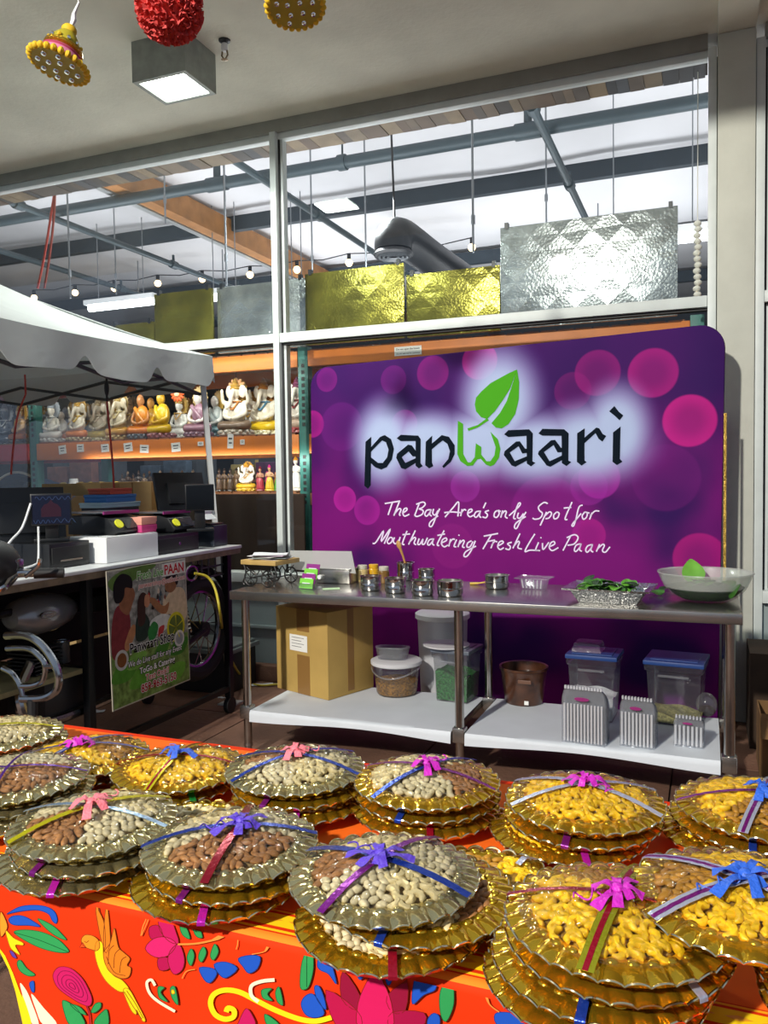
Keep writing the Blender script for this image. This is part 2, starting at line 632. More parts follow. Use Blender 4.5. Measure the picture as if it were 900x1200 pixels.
# round black air diffuser on a flexible duct
m_blk = M('black_vinyl', '#14171a', .42, var=.2, scale=8)
dc = atY(461, 297, 8.2)
t = thing('air_diffuser', 'round black air diffuser on a black duct hanging under the ceiling', 'duct', (dc.x, 8.2, dc.z))
part('rim', MB().lathe([(.07, -.02), (.20, -.035), (.215, -.01), (.19, .03), (.10, .05)], 24, (dc.x, 8.2, dc.z)), m_blk, t)
for k in range(3):
    part('louvre', MB().lathe([(.05 + .045 * k, -.035), (.07 + .045 * k, -.05), (.075 + .045 * k, -.02)], 20, (dc.x, 8.2, dc.z), cap=False), M('louvre_grey', '#3c4043', .4), t)
part('duct', MB().tube(smoothpath([(dc.x, 8.2, dc.z + .03), (dc.x, 8.22, dc.z + .14), (dc.x + .03, 8.4, dc.z + .21), (dc.x + .12, 9.4, dc.z + .16), (dc.x + .3, 11.4, dc.z + .1)]), .20, 16), m_blk, t)
part('cable', MB().cyl((dc.x, 8.25, dc.z + .4), (dc.x - .04, 8.25, IZ), .012, 6), m_blk, t)
# string of warm bulbs
m_bulb = M('warm_bulb', '#ffd9a0', .3, emit=6)
st = thing('string_lights', 'string of small warm bulbs along the far purlin', 'lights', (-8, 13.2, 4.6))
prev = None
for px, py in ((40, 349), (88, 343), (134, 338), (185, 332), (237, 327), (293, 322), (348, 316), (409, 308), (480, 300), (553, 290)):
    p = atY(px, py, 13.2)
    part('bulb', MB().ell(p, .065, 10, 6), m_bulb, st)
    part('socket', MB().cyl(p + Vector((0, 0, .05)), p + Vector((0, 0, .16)), .035, 8), m_blk, st)
    if prev is not None:
        a = prev + Vector((0, 0, .16))
        b = p + Vector((0, 0, .16))
        part('wire', MB().tube([a, (a + b) / 2 - Vector((0, 0, .05)), b], .01, 5), m_blk, st)
    prev = p

# ---------------------------------------------------------------- foil boards standing on the rack top


def foil(name, col, rough, cross):
    m = bpy.data.materials.new(name)
    m.use_nodes = True
    nt = m.node_tree
    L = nt.links.new
    b = nt.nodes['Principled BSDF']
    b.inputs['Metallic'].default_value = .75
    b.inputs['Roughness'].default_value = rough
    tc = nt.nodes.new('ShaderNodeTexCoord')
    hs = []
    for ang in (45, -45):
        mp = nt.nodes.new('ShaderNodeMapping')
        mp.inputs['Rotation'].default_value = (0, R(ang), 0)
        L(tc.outputs['Object'], mp.inputs['Vector'])
        w = nt.nodes.new('ShaderNodeTexWave')
        w.wave_profile = 'SAW'
        w.bands_direction = 'X'
        w.inputs['Scale'].default_value = cross
        w.inputs['Distortion'].default_value = .6
        w.inputs['Detail'].default_value = 2
        L(mp.outputs[0], w.inputs['Vector'])
        hs.append(w)
    mx = nt.nodes.new('ShaderNodeMath')
    mx.operation = 'MAXIMUM'
    L(hs[0].outputs['Fac'], mx.inputs[0])
    L(hs[1].outputs['Fac'], mx.inputs[1])
    n = nt.nodes.new('ShaderNodeTexNoise')
    n.inputs['Scale'].default_value = 3.5
    n.inputs['Detail'].default_value = 5
    L(tc.outputs['Object'], n.inputs['Vector'])
    n3 = nt.nodes.new('ShaderNodeTexVoronoi')
    n3.inputs['Scale'].default_value = 60
    L(tc.outputs['Object'], n3.inputs['Vector'])
    ad = nt.nodes.new('ShaderNodeMath')
    ad.operation = 'MULTIPLY_ADD'
    L(mx.outputs[0], ad.inputs[0])
    ad.inputs[1].default_value = .8
    nw = nt.nodes.new('ShaderNodeMath')
    nw.operation = 'MULTIPLY'
    nw.inputs[1].default_value = .55
    L(n.outputs['Fac'], nw.inputs[0])
    L(nw.outputs[0], ad.inputs[2])
    ad2 = nt.nodes.new('ShaderNodeMath')
    ad2.operation = 'MULTIPLY_ADD'
    L(n3.outputs['Distance'], ad2.inputs[0])
    ad2.inputs[1].default_value = .10
    L(ad.outputs[0], ad2.inputs[2])
    bp = nt.nodes.new('ShaderNodeBump')
    bp.inputs['Strength'].default_value = .35
    bp.inputs['Distance'].default_value = .03
    L(ad2.outputs[0], bp.inputs['Height'])
    L(bp.outputs[0], b.inputs['Normal'])
    r = nt.nodes.new('ShaderNodeValToRGB')
    c = lin(col)
    r.color_ramp.elements[0].position = .35
    r.color_ramp.elements[1].position = .7
    r.color_ramp.elements[0].color = tuple(x * .55 for x in c[:3]) + (1,)
    r.color_ramp.elements[1].color = tuple(min(1, x * 1.25) for x in c[:3]) + (1,)
    L(n.outputs['Fac'], r.inputs['Fac'])
    L(r.outputs[0], b.inputs['Base Color'])
    return m


m_fg, m_fs = foil('gold_foil', '#8c8634', .26, 2.2), foil('silver_foil', '#b9c0c0', .24, 2.2)
RT = 2.445
for x0, x1, zt, Y, m, lab in ((-2.80, -2.012, 2.975, 5.5, m_fg, 'gold foil board standing behind the glass right of the mullion'),
                              (-2.0, -1.318, 2.89, 5.52, m_fg, 'gold quilted foil board between the gold board and the silver board'),
                              (-1.308, -.172, 3.13, 5.5, m_fs, 'tall wide silver foil board above the purple banner'),
                              (-3.60, -2.82, 2.96, 5.54, m_fs, 'silver foil board behind the window mullion'),
                              (-4.17, -3.62, 2.955, 5.5, m_fg, 'gold foil board left of the mullion beside the tent corner'),
                              (-4.62, -4.18, 2.74, 5.5, m_fg, 'low gold foil board just above the tent corner')):
    t = thing('foil_board', lab, 'board', (x0, Y, RT))
    part('board', MB().b2(x0, x1, Y, Y + .03, RT, zt), m, t, bevel=.003)
    part('corner_clip', MB().b2(x0 + .03, x0 + .055, Y - .004, Y + .034, zt - .012, zt + .03), m_blk, t)
    part('corner_clip', MB().b2(x1 - .055, x1 - .03, Y - .004, Y + .034, zt - .012, zt + .03), m_blk, t)

# ---------------------------------------------------------------- pallet rack
m_or = M('rack_orange', '#d0741c', .5, var=.12, scale=5)
m_rd = M('rack_red', '#b8303f', .5, var=.12, scale=5)
m_teal = M('rack_teal', '#2f6b63', .5, var=.1)
m_deck = M('deck_wood', '#8a5a38', .75, var=.2, scale=6)
RY0, RY1 = 5.60, 6.62
SZ = 1.80


def rack(x0, x1, mat, lab, posts):
    t = thing('pallet_rack', lab, 'rack', (x0, RY0, 0))
    for x in posts:
        for y in (RY0 + .05, RY1 - .05):
            po = part('upright', MB().b2(x, x + .085, y - .04, y + .04, 0, 2.46), m_teal, t, bevel=.004)
            if y < 6:
                for k in range(24):
                    z = 1.25 + k * .05
                    if 1.62 < z < 1.81 or 2.3 < z:
                        continue
                    part('slot', MB().b2(x + .030, x + .055, y - .043, y - .0395, z, z + .028), m_frame_dk, po)
    for z0, z1 in ((SZ - .16, SZ - .012), (2.305, 2.425), (1.24, 1.335)):
        for y in (RY0, RY1 - .05):
            part('beam', MB().b2(x0, x1, y, y + .05, z0, z1).b2(x0, x1, y + .012, y + .07, z1 - .045, z1), mat if z1 > 1.4 else m_deck, t, bevel=.004)
    for z in (SZ - .012, 2.425, 1.335):
        w = .118
        x = x0 + .01
        while x < x1 - .06:
            part('deck_board', MB().b2(x, min(x + w - .018, x1), RY0 + .02, RY1 - .01, z, z + .012), m_deck, t)
            x += w
    return t


rack(-5.56, -2.93, m_or, 'orange pallet rack full of statues behind the left window', (-5.65, -2.93))
rack(-2.84, -.1, m_or, 'orange pallet rack mostly hidden behind the purple banner', (-.10,))
rack(-8.3, -5.655, m_rd, 'red pallet rack at the far left behind the tent', (-8.39,))
rack(.34, 2.9, m_or, 'orange pallet rack behind the glass right of the column', (.25, 2.9))
# bead garlands hung on the front of that rack, and one in the corner beside the column
gm = {'w': M('bead_white', '#e8e4da', .5), 'o': M('bead_orange', '#e0701c', .6), 'y': M('bead_yellow', '#e0b01c', .6), 'r': M('bead_red', '#b8302c', .6)}


def garland(x, y, z0, z1, r, seq, lab, hang=None):
    t = thing('bead_garland', lab, 'garland', (x, y, z0))
    part('thread', MB().cyl((x, y, z0), (x, y, hang or z1 + .03), .003, 5), gm['w'], t)
    k = 0
    z = z1
    while z > z0:
        part('bead', MB().ell((x + .004 * math.sin(k * 2.1), y, z), (r, r, r * .8), 10, 6), gm[seq[k % len(seq)]], t)
        z -= r * 1.5
        k += 1


garland(-.055, 5.42, 2.46, 2.98, .024, 'w', 'white bead garland hanging beside the column above the transom', CZ - .064)
for i, (dx, seq, lab) in enumerate(((.36, 'wwo', 'white and orange bead garland nearest the column at the right edge'), (.44, 'oyo', 'orange and yellow bead garland second from the column'), (.53, 'wyw', 'white and yellow bead garland third from the column'), (.62, 'rro', 'red and orange bead garland fourth from the column'), (.72, 'yyo', 'yellow and orange bead garland fifth from the column'), (.83, 'www', 'all white bead garland sixth from the column'))):
    garland(dx, 5.54, 1.40 + .03 * (i % 2), 2.30, .030, seq, lab)
# brown cloth hung under the lower shelf
m_brown = M('brown_cloth', '#2d1c13', .9, var=.15, scale=4, sheen=.1)


def drape(x0, x1, lab):
    g = MB().sheet(lambda u, v: (x0 + (x1 - x0) * u, RY0 - .05 + .012 * math.sin(u * (x1 - x0) * 22 + 2 * math.sin(u * 9)) * (.3 + .7 * v), 1.33 - 1.31 * v), int((x1 - x0) * 40), 8, .006)
    solo('shelf_curtain', g, m_brown, lab, 'curtain')


drape(-5.55, -2.86, 'dark brown cloth hung under the shelf left of the banner')
drape(.33, 2.4, 'dark brown cloth behind the glass at the right edge')
# price cards on the orange beam
m_card = M('price_card', '#e9e9e4', .7)
m_print = M('card_print', '#3b3b3f', .7)
k = 0
for px, py, w, h, lab in ((73, 527, 12, 11, 'white price card on the orange beam nearest the teal post'), (94, 525, 11, 10, 'second white price card from the teal post on the orange beam'),
                          (123, 525, 12, 10, 'third white price card from the teal post on the orange beam'), (150, 524, 13, 11, 'fourth white price card from the teal post on the orange beam'),
                          (169, 526, 13, 10, 'fifth white price card from the teal post on the orange beam'), (206, 524, 13, 11, 'sixth white price card from the teal post on the orange beam'),
                          (235, 520, 8, 5, 'small white sticker on the orange beam beside the tent leg'), (270, 517, 8, 17, 'long white tag hanging off the orange beam below the elephant statue'),
                          (284, 518, 6, 6, 'small square sticker on the orange beam right of the tent leg')):
    p = atY(px, py, RY0 - .004)
    w, h = w * 6.4 / 950, h * 6.4 / 950
    t = thing('price_card', lab, 'card', (p.x, RY0 - .004, p.z - h / 2))
    ro = Matrix.Rotation(R(rnd.uniform(-6, 6)), 3, 'Y')
    part('card', MB().box((p.x, RY0 - .003, p.z), (w, .003, h), rot=ro), m_card, t)
    part('print', MB().box((p.x, RY0 - .0048, p.z + h * .18), (w * .6, .0008, h * .12), rot=ro).box((p.x, RY0 - .0048, p.z - h * .12), (w * .5, .0008, h * .09), rot=ro), m_print, t)
# notice stuck on the top beam above the banner
p = atY(478, 411, RY0 - .004)
t = thing('notice_sign', 'small white printed notice on the orange beam above the banner', 'sign', (p.x, RY0 - .004, p.z - .035))
part('card', MB().box((p.x, RY0 - .003, p.z), (.21, .003, .065)), m_card, t)
part('lettering', text_mb('Do not open the boxes', .019, lambda x, y, h: (p.x + x, RY0 - .0052 - h, p.z + .008 + y), 0, bold=.0004), m_print, t, smooth=0)
part('lettering', text_mb('Ask the sales lady for assistance', .014, lambda x, y, h: (p.x + x, RY0 - .0052 - h, p.z - .022 + y), 0, bold=.0003), m_print, t, smooth=0)

# ---------------------------------------------------------------- statues


def remeshed(mb, vox):
    me = bpy.data.meshes.new('r')
    me.from_pydata(mb.v, [], mb.f)
    o = bpy.data.objects.new('r', me)
    COL.objects.link(o)
    md = o.modifiers.new('r', 'REMESH')
    md.mode = 'VOXEL'
    md.voxel_size = vox
    s = o.modifiers.new('s', 'SMOOTH')
    s.iterations = 4
    out = bpy.data.meshes.new_from_object(o.evaluated_get(bpy.context.evaluated_depsgraph_get()))
    bpy.data.objects.remove(o)
    bpy.data.meshes.remove(me)
    out.shade_smooth()
    return out


def limb(mb, pts, r0, r1):
    P = smoothpath(pts, 5)
    mb.tube(P, [r0 + (r1 - r0) * i / (len(P) - 1) for i in range(len(P))], 10)


def proto(kind):
    """unit-height statue, facing -Y: list of (part name, mesh)"""
    b, robe, crown, extra = MB(), MB(), MB(), MB()
    base = MB().lathe([(.36, 0), (.40, .015), (.39, .05), (.34, .065), (.37, .085), (.36, .10)], 24, m=Matrix.Diagonal((1, .8, 1)))
    for k in range(14):
        a = 2 * math.pi * k / 14
        base.ell((.36 * math.cos(a), .29 * math.sin(a), .06), (.07, .05, .045), 8, 6, Matrix.Rotation(a, 3, 'Z'))
    if kind in ('seated', 'elephant', 'robed'):
        fat = 1.25 if kind == 'elephant' else 1.
        robe.ell((0, -.02, .18), (.34, .24, .09))
        for s in (-1, 1):
            limb(robe, [(s * .10, .05, .19), (s * .33, -.06, .18), (s * .22, -.22, .16), (-s * .06, -.23, .15)], .10, .055)
        b.ell((0, .02, .40), (.18 * fat, .14 * fat, .22))
        b.ell((0, .02, .53), (.21, .11, .10))
        b.ell((0, 0, .66), (.06, .06, .08))
        b.ell((0, -.01, .755), (.105, .115, .125), 18, 12)
        if kind == 'elephant':
            limb(b, [(0, -.10, .77), (.0, -.19, .68), (-.02, -.22, .55), (-.09, -.24, .47), (-.13, -.22, .52)], .06, .028)
            for s in (-1, 1):
                b.ell((s * .17, .02, .77), (.10, .03, .12), m=Matrix.Rotation(s * .3, 3, 'Z'))
                limb(b, [(s * .19, .03, .56), (s * .31, .0, .60), (s * .30, -.06, .74)], .05, .035)
                b.ell((s * .30, -.07, .77), (.04, .03, .05))
        else:
            for s in (-1, 1):
                b.ell((s * .105, .0, .74), (.02, .03, .05))
                b.ell((s * .038, -.108, .775), (.022, .012, .010))
            b.ell((0, -.122, .75), (.018, .022, .035))
            b.ell((0, -.112, .705), (.032, .012, .010))
        for s in (-1, 1):
            limb(b, [(s * .19, .02, .55), (s * .26, -.04, .40), (s * .17, -.17, .33), (s * .05, -.21, .30)], .055, .035)
            b.ell((s * .04, -.215, .30), (.04, .03, .035))
        if kind == 'robed':
            extra.ell((.04, .01, .44), (.215, .165, .23), m=Matrix.Rotation(.35, 3, 'Y'))
            limb(extra, [(-.16, -.05, .60), (0, -.16, .48), (.16, -.17, .34)], .05, .05)
        else:
            extra.lathe([(.16, .0), (.185, .012), (.16, .024)], 20, (0, .0, .575), m=Matrix.Diagonal((1, .75, 1)))
            extra.tube(smoothpath([(-.12, -.08, .60), (-.06, -.15, .50), (0, -.19, .45), (.06, -.15, .50), (.12, -.08, .60)]), .017, 8)
        crown.lathe([(.11, .0), (.125, .02), (.10, .045), (.11, .07), (.07, .11), (.075, .125), (.035, .17), (.03, .19), (0, .21)], 18, (0, 0, .80 if kind != 'robed' else .79))
        halo = MB().lathe([(0, -.012), (.20, -.012), (.215, 0), (.20, .012), (0, .012)], 28, (0, .15, .78), m=Matrix.Rotation(R(90), 3, 'X'))
        for k in range(16):
            a = 2 * math.pi * k / 16
            halo.ell((.215 * math.cos(a), .15, .78 + .215 * math.sin(a)), (.022, .012, .022), 6, 4)
    else:
        robe.lathe([(.17, .08), (.18, .10), (.14, .30), (.12, .45), (.10, .52)], 20)
        for k in range(9):
            a = 2 * math.pi * k / 9
            robe.tube([(.17 * math.cos(a), .17 * math.sin(a), .10), (.13 * math.cos(a), .13 * math.sin(a), .42)], [.03, .015], 6)
        b.ell((0, 0, .60), (.11, .08, .13))
        b.ell((0, 0, .67), (.125, .07, .06))
        b.ell((0, 0, .755), (.035, .035, .06))
        b.ell((0, -.005, .84), (.07, .078, .085), 16, 10)
        b.ell((0, -.085, .835), (.012, .015, .022), 6, 4)
        for s in (-1, 1):
            limb(b, [(s * .12, 0, .68), (s * .18, -.02, .56), (s * .10, -.12, .56)], .035, .022)
            b.ell((s * .08, -.135, .57), (.025, .025, .03))
        extra.tube(smoothpath([(-.12, .03, .72), (-.16, .06, .55), (-.17, .05, .35), (-.14, .06, .15)]), .04, 8)
        crown.lathe([(.075, 0), (.082, .015), (.06, .05), (.03, .09), (0, .12)], 14, (0, 0, .87))
        halo = None
        base = MB().lathe([(.20, 0), (.22, .02), (.20, .07), (.17, .09)], 20)
    out = [('body', remeshed(b, .016), 0), ('robe', remeshed(robe, .016), 1), ('crown', mesh_of(crown), 2), ('sash', mesh_of(extra), 3), ('base', mesh_of(base), 4)]
    if halo:
        out.append(('halo', mesh_of(halo), 2))
    return out


PROTO = {k: proto(k) for k in ('seated', 'elephant', 'robed', 'standing')}
sm = {}


def cm(h):
    if h not in sm:
        sm[h] = M('glaze_' + h.strip('#'), h, .35, var=.10, scale=14, coat=.3)
    return sm[h]


SN = [0]


def statue(kind, px, Y, z, hgt, cols, lab, rz=0., wide=1., skip=(), name=None, group=None, cat='statue'):
    if z > 1.7:
        SN[0] += 1
        Y = (5.73, 5.98)[SN[0] % 2] if Y < 6.1 else (6.23, 6.46)[SN[0] % 2]
    x = atY(px, 515, Y).x
    t = thing(name or {'seated': 'seated_statue', 'elephant': 'elephant_statue', 'robed': 'monk_statue', 'standing': 'standing_statue'}[kind], lab, cat, (x, Y, z), rz, group)
    for nm, me, ci in PROTO[kind]:
        if nm in skip:
            continue
        o = bpy.data.objects.new(nm, me)
        COL.objects.link(o)
        o.parent = t
        o.scale = (hgt * wide * .74, hgt * .8, hgt * 1.04)
        if not me.materials:
            me.materials.append(None)
        o.material_slots[0].link = 'OBJECT'
        o.material_slots[0].material = cm(cols[ci])
    return t


W, G = '#e6e2d6', '#c79a35'
Z1 = SZ + .001
YS = 5.83
# body, robe, crown/halo, sash, base
statue('seated', 6, YS + .1, Z1, .40, ('#4b5566', '#3c4658', '#8a8f98', '#aab0b8', '#2f3a48'), 'dark blue-grey seated statue at the photo left edge', .3)
statue('seated', 24, YS, Z1, .36, ('#d9b48a', '#c9722c', '#b58a3a', '#d8a040', '#5a5550'), 'tan seated statue with orange robe left of the teal rack post', -.2)
statue('elephant', 38, YS + .12, Z1, .40, ('#8c8478', '#6e6253', '#7d6d4a', '#a08c60', '#45403c'), 'grey-brown elephant-headed statue touching the teal rack post', .1)
statue('seated', 61, YS + .12, Z1, .37, (W, '#d9d6cf', '#9aa3ad', '#b9bcc0', '#c8c8c4'), 'white seated statue right beside the teal rack post', .2)
statue('robed', 73, YS - .02, Z1, .33, (W, '#dd7a33', '#8c8f96', '#e8e4da', '#6a6a68'), 'white statue with a bright orange lap right of the teal post', -.2, skip=('crown',))
statue('elephant', 92, YS + .08, Z1, .37, ('#cfc8b6', '#c8752e', '#b8923c', '#d0b050', '#a89a78'), 'cream elephant-headed statue with orange lap and gold crown')
statue('elephant', 116, YS, Z1, .40, ('#c9c2b0', '#b9a24a', '#a4926a', '#ddd6c4', '#c0b68e'), 'silver-gold elephant-headed statue behind the black tent cable', .15)
statue('elephant', 140, YS + .04, Z1, .40, ('#bdb39a', '#b88a3a', '#9c8650', '#cfc090', '#a8905a'), 'gold-grey elephant-headed statue right of the black tent cable', -.1)
statue('seated', 153, YS + .14, Z1, .39, ('#8a6f52', '#c46a4a', '#6e5a42', '#b89a5a', '#5f5348'), 'brown seated statue beside the orange-robed monk')
m_rock = '#5d646b'
statue('robed', 166, YS - .04, Z1, .42, ('#b87d4a', '#c8742a', '#3a2a22', '#d98a2e', m_rock), 'orange-robed monk statue sitting on a grey rock', .2, .9, ('halo', 'crown'))
statue('robed', 178, YS + .12, Z1, .42, ('#c08a40', '#cf9a24', '#6a4a20', '#d8a628', m_rock), 'golden-orange robed figure behind the two monk statues', .0, .9, ('halo', 'crown'))
statue('robed', 190, YS - .02, Z1, .43, ('#c9a02a', '#c9a81f', '#b5961c', '#d0b022', '#8e5a5e'), 'yellow-robed monk statue on a pink rock', -.2, .95, ('halo', 'crown'))
statue('seated', 211, YS - .03, Z1, .375, ('#e2e5e1', '#e6e8e4', '#c2a35a', '#d9b25a', '#d9dcd8'), 'plain white meditating statue left of the tent leg', .05, 1.05)
statue('robed', 233, YS - .02, Z1, .41, ('#e0dcd6', '#9a7486', '#b9a06a', '#8d6a7c', '#8c6d7e'), 'white statue in a mauve robe right behind the tent leg', .2, 1., ('crown',))
statue('robed', 253, YS + .05, Z1, .40, ('#dfe0dc', '#4f7078', '#b99a4a', '#b8c4c4', '#6a8288'), 'white statue in a blue-green striped robe right of the tent leg', -.2, 1., ('crown',))
statue('elephant', 277, YS, Z1, .45, ('#ded7c6', '#7d6a58', '#a8843a', '#c9823a', '#cfc8b8'), 'cream elephant-headed statue with tall gold crown right of the tent leg', .05, 1.1)
statue('elephant', 310, YS - .02, Z1, .47, ('#e3dcc8', '#d9b61e', '#b57a34', '#4a86a8', '#d8d2b0'), 'colourful elephant-headed statue with a bright yellow lap', .0, 1.15)
statue('elephant', 349, YS - .02, Z1, .43, ('#d6cdc0', '#b9a08c', '#6b3450', '#8c3a3a', '#a8484a'), 'white elephant-headed statue with a plum crown beside the banner', .0, 1.)
for i, (px, c, lab) in enumerate(((52, '#aab0b8', 'small silver statue in the back row behind the teal post'), (84, '#c9c4b8', 'pale statue in the back row beside the cream elephant statue'), (104, '#9aa0a4', 'grey statue in the back row left of the tent cable'),
                                  (128, '#b5a98c', 'beige statue in the back row right of the tent cable'), (222, '#c8a468', 'tan statue in the back row behind the white meditating statue'),
                                  (294, '#b8b4ac', 'grey-white statue in the back row between the two big elephant statues'), (330, '#9a8a6a', 'brown statue in the back row behind the window mullion'),
                                  (362, '#c0b090', 'cream statue in the back row at the banner edge'))):
    statue('seated' if i % 2 else 'elephant', px, 6.2, Z1, .40, (c, c, G, G, '#6a655c'), lab, rnd.uniform(-.4, .4))
# lower shelf
Z2 = 1.348
statue('elephant', 288, 5.82, Z2, .235, ('#ece8de', '#e0b822', '#d8a030', '#d8b040', '#e0c040'), 'small white elephant-headed figurine with yellow lap on the lower shelf', .1, 1.25)
statue('standing', 304, 5.80, Z2, .20, ('#b08060', '#a82c3a', '#7a2030', '#c04050', '#802030'), 'small standing doll in a dark red dress', 0, 1.3)
statue('standing', 315, 5.78, Z2, .21, ('#c89a70', '#d8b820', '#c02a80', '#d03a90', '#c8a818'), 'small standing doll in a yellow dress with magenta top', 0, 1.3)
statue('standing', 325, 5.80, Z2, .20, ('#c08a60', '#58a030', '#d07030', '#d88040', '#407a28'), 'small standing doll in a green dress beside the mullion', 0, 1.3)
statue('standing', 346, 5.76, Z2, .27, ('#e0ddd4', '#e4e2da', '#c88a28', '#d8d4c8', '#c8c4b8'), 'tall white figurine with orange-gold head beside the banner', 0, 1.5)
statue('standing', 358, 5.80, Z2, .22, ('#4a4038', '#5a5048', '#3a3028', '#8a8078', '#302820'), 'small dark figurine at the banner edge', 0, 1.2)
for i, px in enumerate((256, 262, 269, 276)):
    statue('standing', px, 5.8 + .05 * (i % 2), Z2, .19, (('#5a4636', '#7a6248', '#4a3a2c', '#8a7050')[i],) * 2 + ('#2c221a', '#b08a4a', '#2a221c'), ('small dark bronze figurine nearest the tent leg on the lower shelf', 'brown figurine second from the tent leg on the lower shelf', 'dark brown figurine third from the tent leg on the lower shelf', 'light bronze figurine next to the small elephant figurine')[i], 0, 1.1)
ORD = 'first second third fourth fifth sixth seventh eighth ninth tenth eleventh twelfth thirteenth fourteenth fifteenth'.split()
hc = ['#3a2a1e', '#5c4430', '#7b5a3c', '#2c2420', '#8c7860', '#4a3a30']
for i in range(15):
    px = 142 + i * 6.4
    statue('standing', px, 5.9 + .14 * (i % 3), Z2, .165 + .02 * (i % 2), (hc[i % 6], hc[(i + 2) % 6], hc[(i + 3) % 6], '#a89878', '#3a342e'), '%s figurine, %s from the left in the row behind the cardboard boxes' % (('black-brown', 'brown', 'tan', 'near-black', 'beige', 'dark brown')[i % 6], ORD[i]), rnd.uniform(-.5, .5), 1.3, ('sash',), 'small_figurine', 'small dark figurines behind the cardboard boxes', 'figurine')
# yellow-lidded tins lying on their side, white cup
m_lid = M('tin_lid_yellow', '#c9a630', .4, .2)
m_tin = M('tin_side', '#4a3c2c', .5, .2)
for i, (px, py) in enumerate(((74, 549), (95, 549), (106, 549), (118, 549), (136, 550))):
    p = atY(px, py, 5.74)
    q = Vector((p.x, 5.74, Z2 + .048))
    t = thing('tin', ('round tin with yellow lid lying left of the white cup', 'yellow-lidded tin lying just right of the white cup', 'yellow-lidded tin lying second right of the white cup', 'yellow-lidded tin lying third right of the white cup', 'yellow-lidded tin lying by the red tent cord')[i], 'tin', (q.x, q.y, Z2), group='yellow tins on the lower shelf')
    part('can', MB().cyl(q, q + Vector((0, .2, 0)), .045, 18), m_tin, t)
    part('lid', MB().cyl(q - Vector((0, .012, 0)), q + Vector((0, .01, 0)), .048, 18), m_lid, t, bevel=.003)
p = atY(86, 550, 5.70)
t = thing('cup', 'white plastic cup standing upside down between yellow tins', 'cup', (p.x, 5.70, Z2))
part('wall', MB().lathe([(.055, 0), (.055, .008), (.050, .012), (.038, .12), (.036, .125), (0, .125)], 20, (p.x, 5.70, Z2)), m_white, t)
# blue folded parasol-like cloth at far left
p = atY(25, 556, 5.75)
um = MB()
for k in range(10):
    a0, a1 = math.pi * k / 10, math.pi * (k + 1) / 10
um.grid(lambda u, v: (p.x - .32 + .64 * u, 5.7 + .3 * v, Z2 + .02 + .17 * math.sin(math.pi * u) ** .7 * (1 - .4 * v) + .006 * math.sin(u * 40)), 40, 8)
t = thing('folded_cloth', 'blue folded cloth with a pale border on the lower shelf at far left', 'cloth', (p.x, 5.75, Z2))
part('cloth', um, M('blue_cloth', '#1f4f86', .7, var=.15), t)
part('border', MB().tube([(p.x - .32 + .64 * u, 5.695, Z2 + .022 + .17 * math.sin(math.pi * u) ** .7) for u in [i / 24 for i in range(25)]], .011, 8), M('cloth_border', '#d6d2c4', .7), t)
# flower lanterns under the top beam
m_pet = M('lantern_petal', '#e8a870', .6)
for px, py, r, c, lab in ((277, 455, .085, '#e8b078', 'round peach flower decoration hanging under the top beam'), (208, 462, .07, '#d8602c', 'orange flower decoration hanging beside the tent corner'), (138, 459, .06, '#c8502c', 'orange flower decoration hanging above the tent cable'), (58, 463, .06, '#a83048', 'crimson flower decoration hanging by the teal post')):
    c3 = atY(px, py, 5.75)
    t = thing('flower_lantern', lab, 'decoration', c3)
    mt = M('petal' + c.strip('#'), c, .6)
    for k in range(12):
        a = 2 * math.pi * k / 12
        part('petal', MB().ell(c3 + Vector((r * .6 * math.cos(a), 0, r * .6 * math.sin(a))), (r * .42, .012, r * .2), 8, 5, Matrix.Rotation(-a, 3, 'Y')), mt, t)
    part('centre', MB().ell(c3 - Vector((0, .01, 0)), (r * .35, .02, r * .35), 12, 6), M('lantern_centre', '#f0d8a8', .6), t)
    part('cord', MB().cyl(c3 + Vector((0, 0, r)), (c3.x, c3.y, max(c3.z + r + .02, 2.42)), .003, 5), m_blk, t)
# sacks and goods stacked further back so the aisles are not empty
gc = ['#7a4a3a', '#4a5a6a', '#8a7a4a', '#5a3a5a', '#3a5a4a', '#9a8a7a', '#a8584a']
for i in range(9):
    x = -8.2 + i * 1.12
    y = 9.0 + (i % 3) * .6
    t = thing('display_stand', 'dark display stand %s far inside the shop' % ('at the left end', 'with tan shelf second from left', 'third from left', 'fourth from left', 'in the middle behind the mullion', 'behind the banner centre', 'behind the banner right half', 'behind the banner right edge', 'behind the column')[i], 'stand', (x, y, 0), group='display stands far inside the shop')
    part('cabinet', MB().b2(x - .45, x + .45, y, y + .5, 0, 1.75), m_dark, t, bevel=.01)
    for zz in (.5, .95, 1.4):
        part('shelf', MB().b2(x - .47, x + .47, y - .18, y, zz, zz + .03), m_deck, t)
    for zz in (.53, .98, 1.43):
        part('goods', MB().b2(x - .4, x - .05, y - .16, y - .01, zz, zz + .22).b2(x, x + .38, y - .16, y - .01, zz, zz + .28), M('goods%d' % (i % 7), gc[i % 7], .6, var=.3), t, bevel=.01)
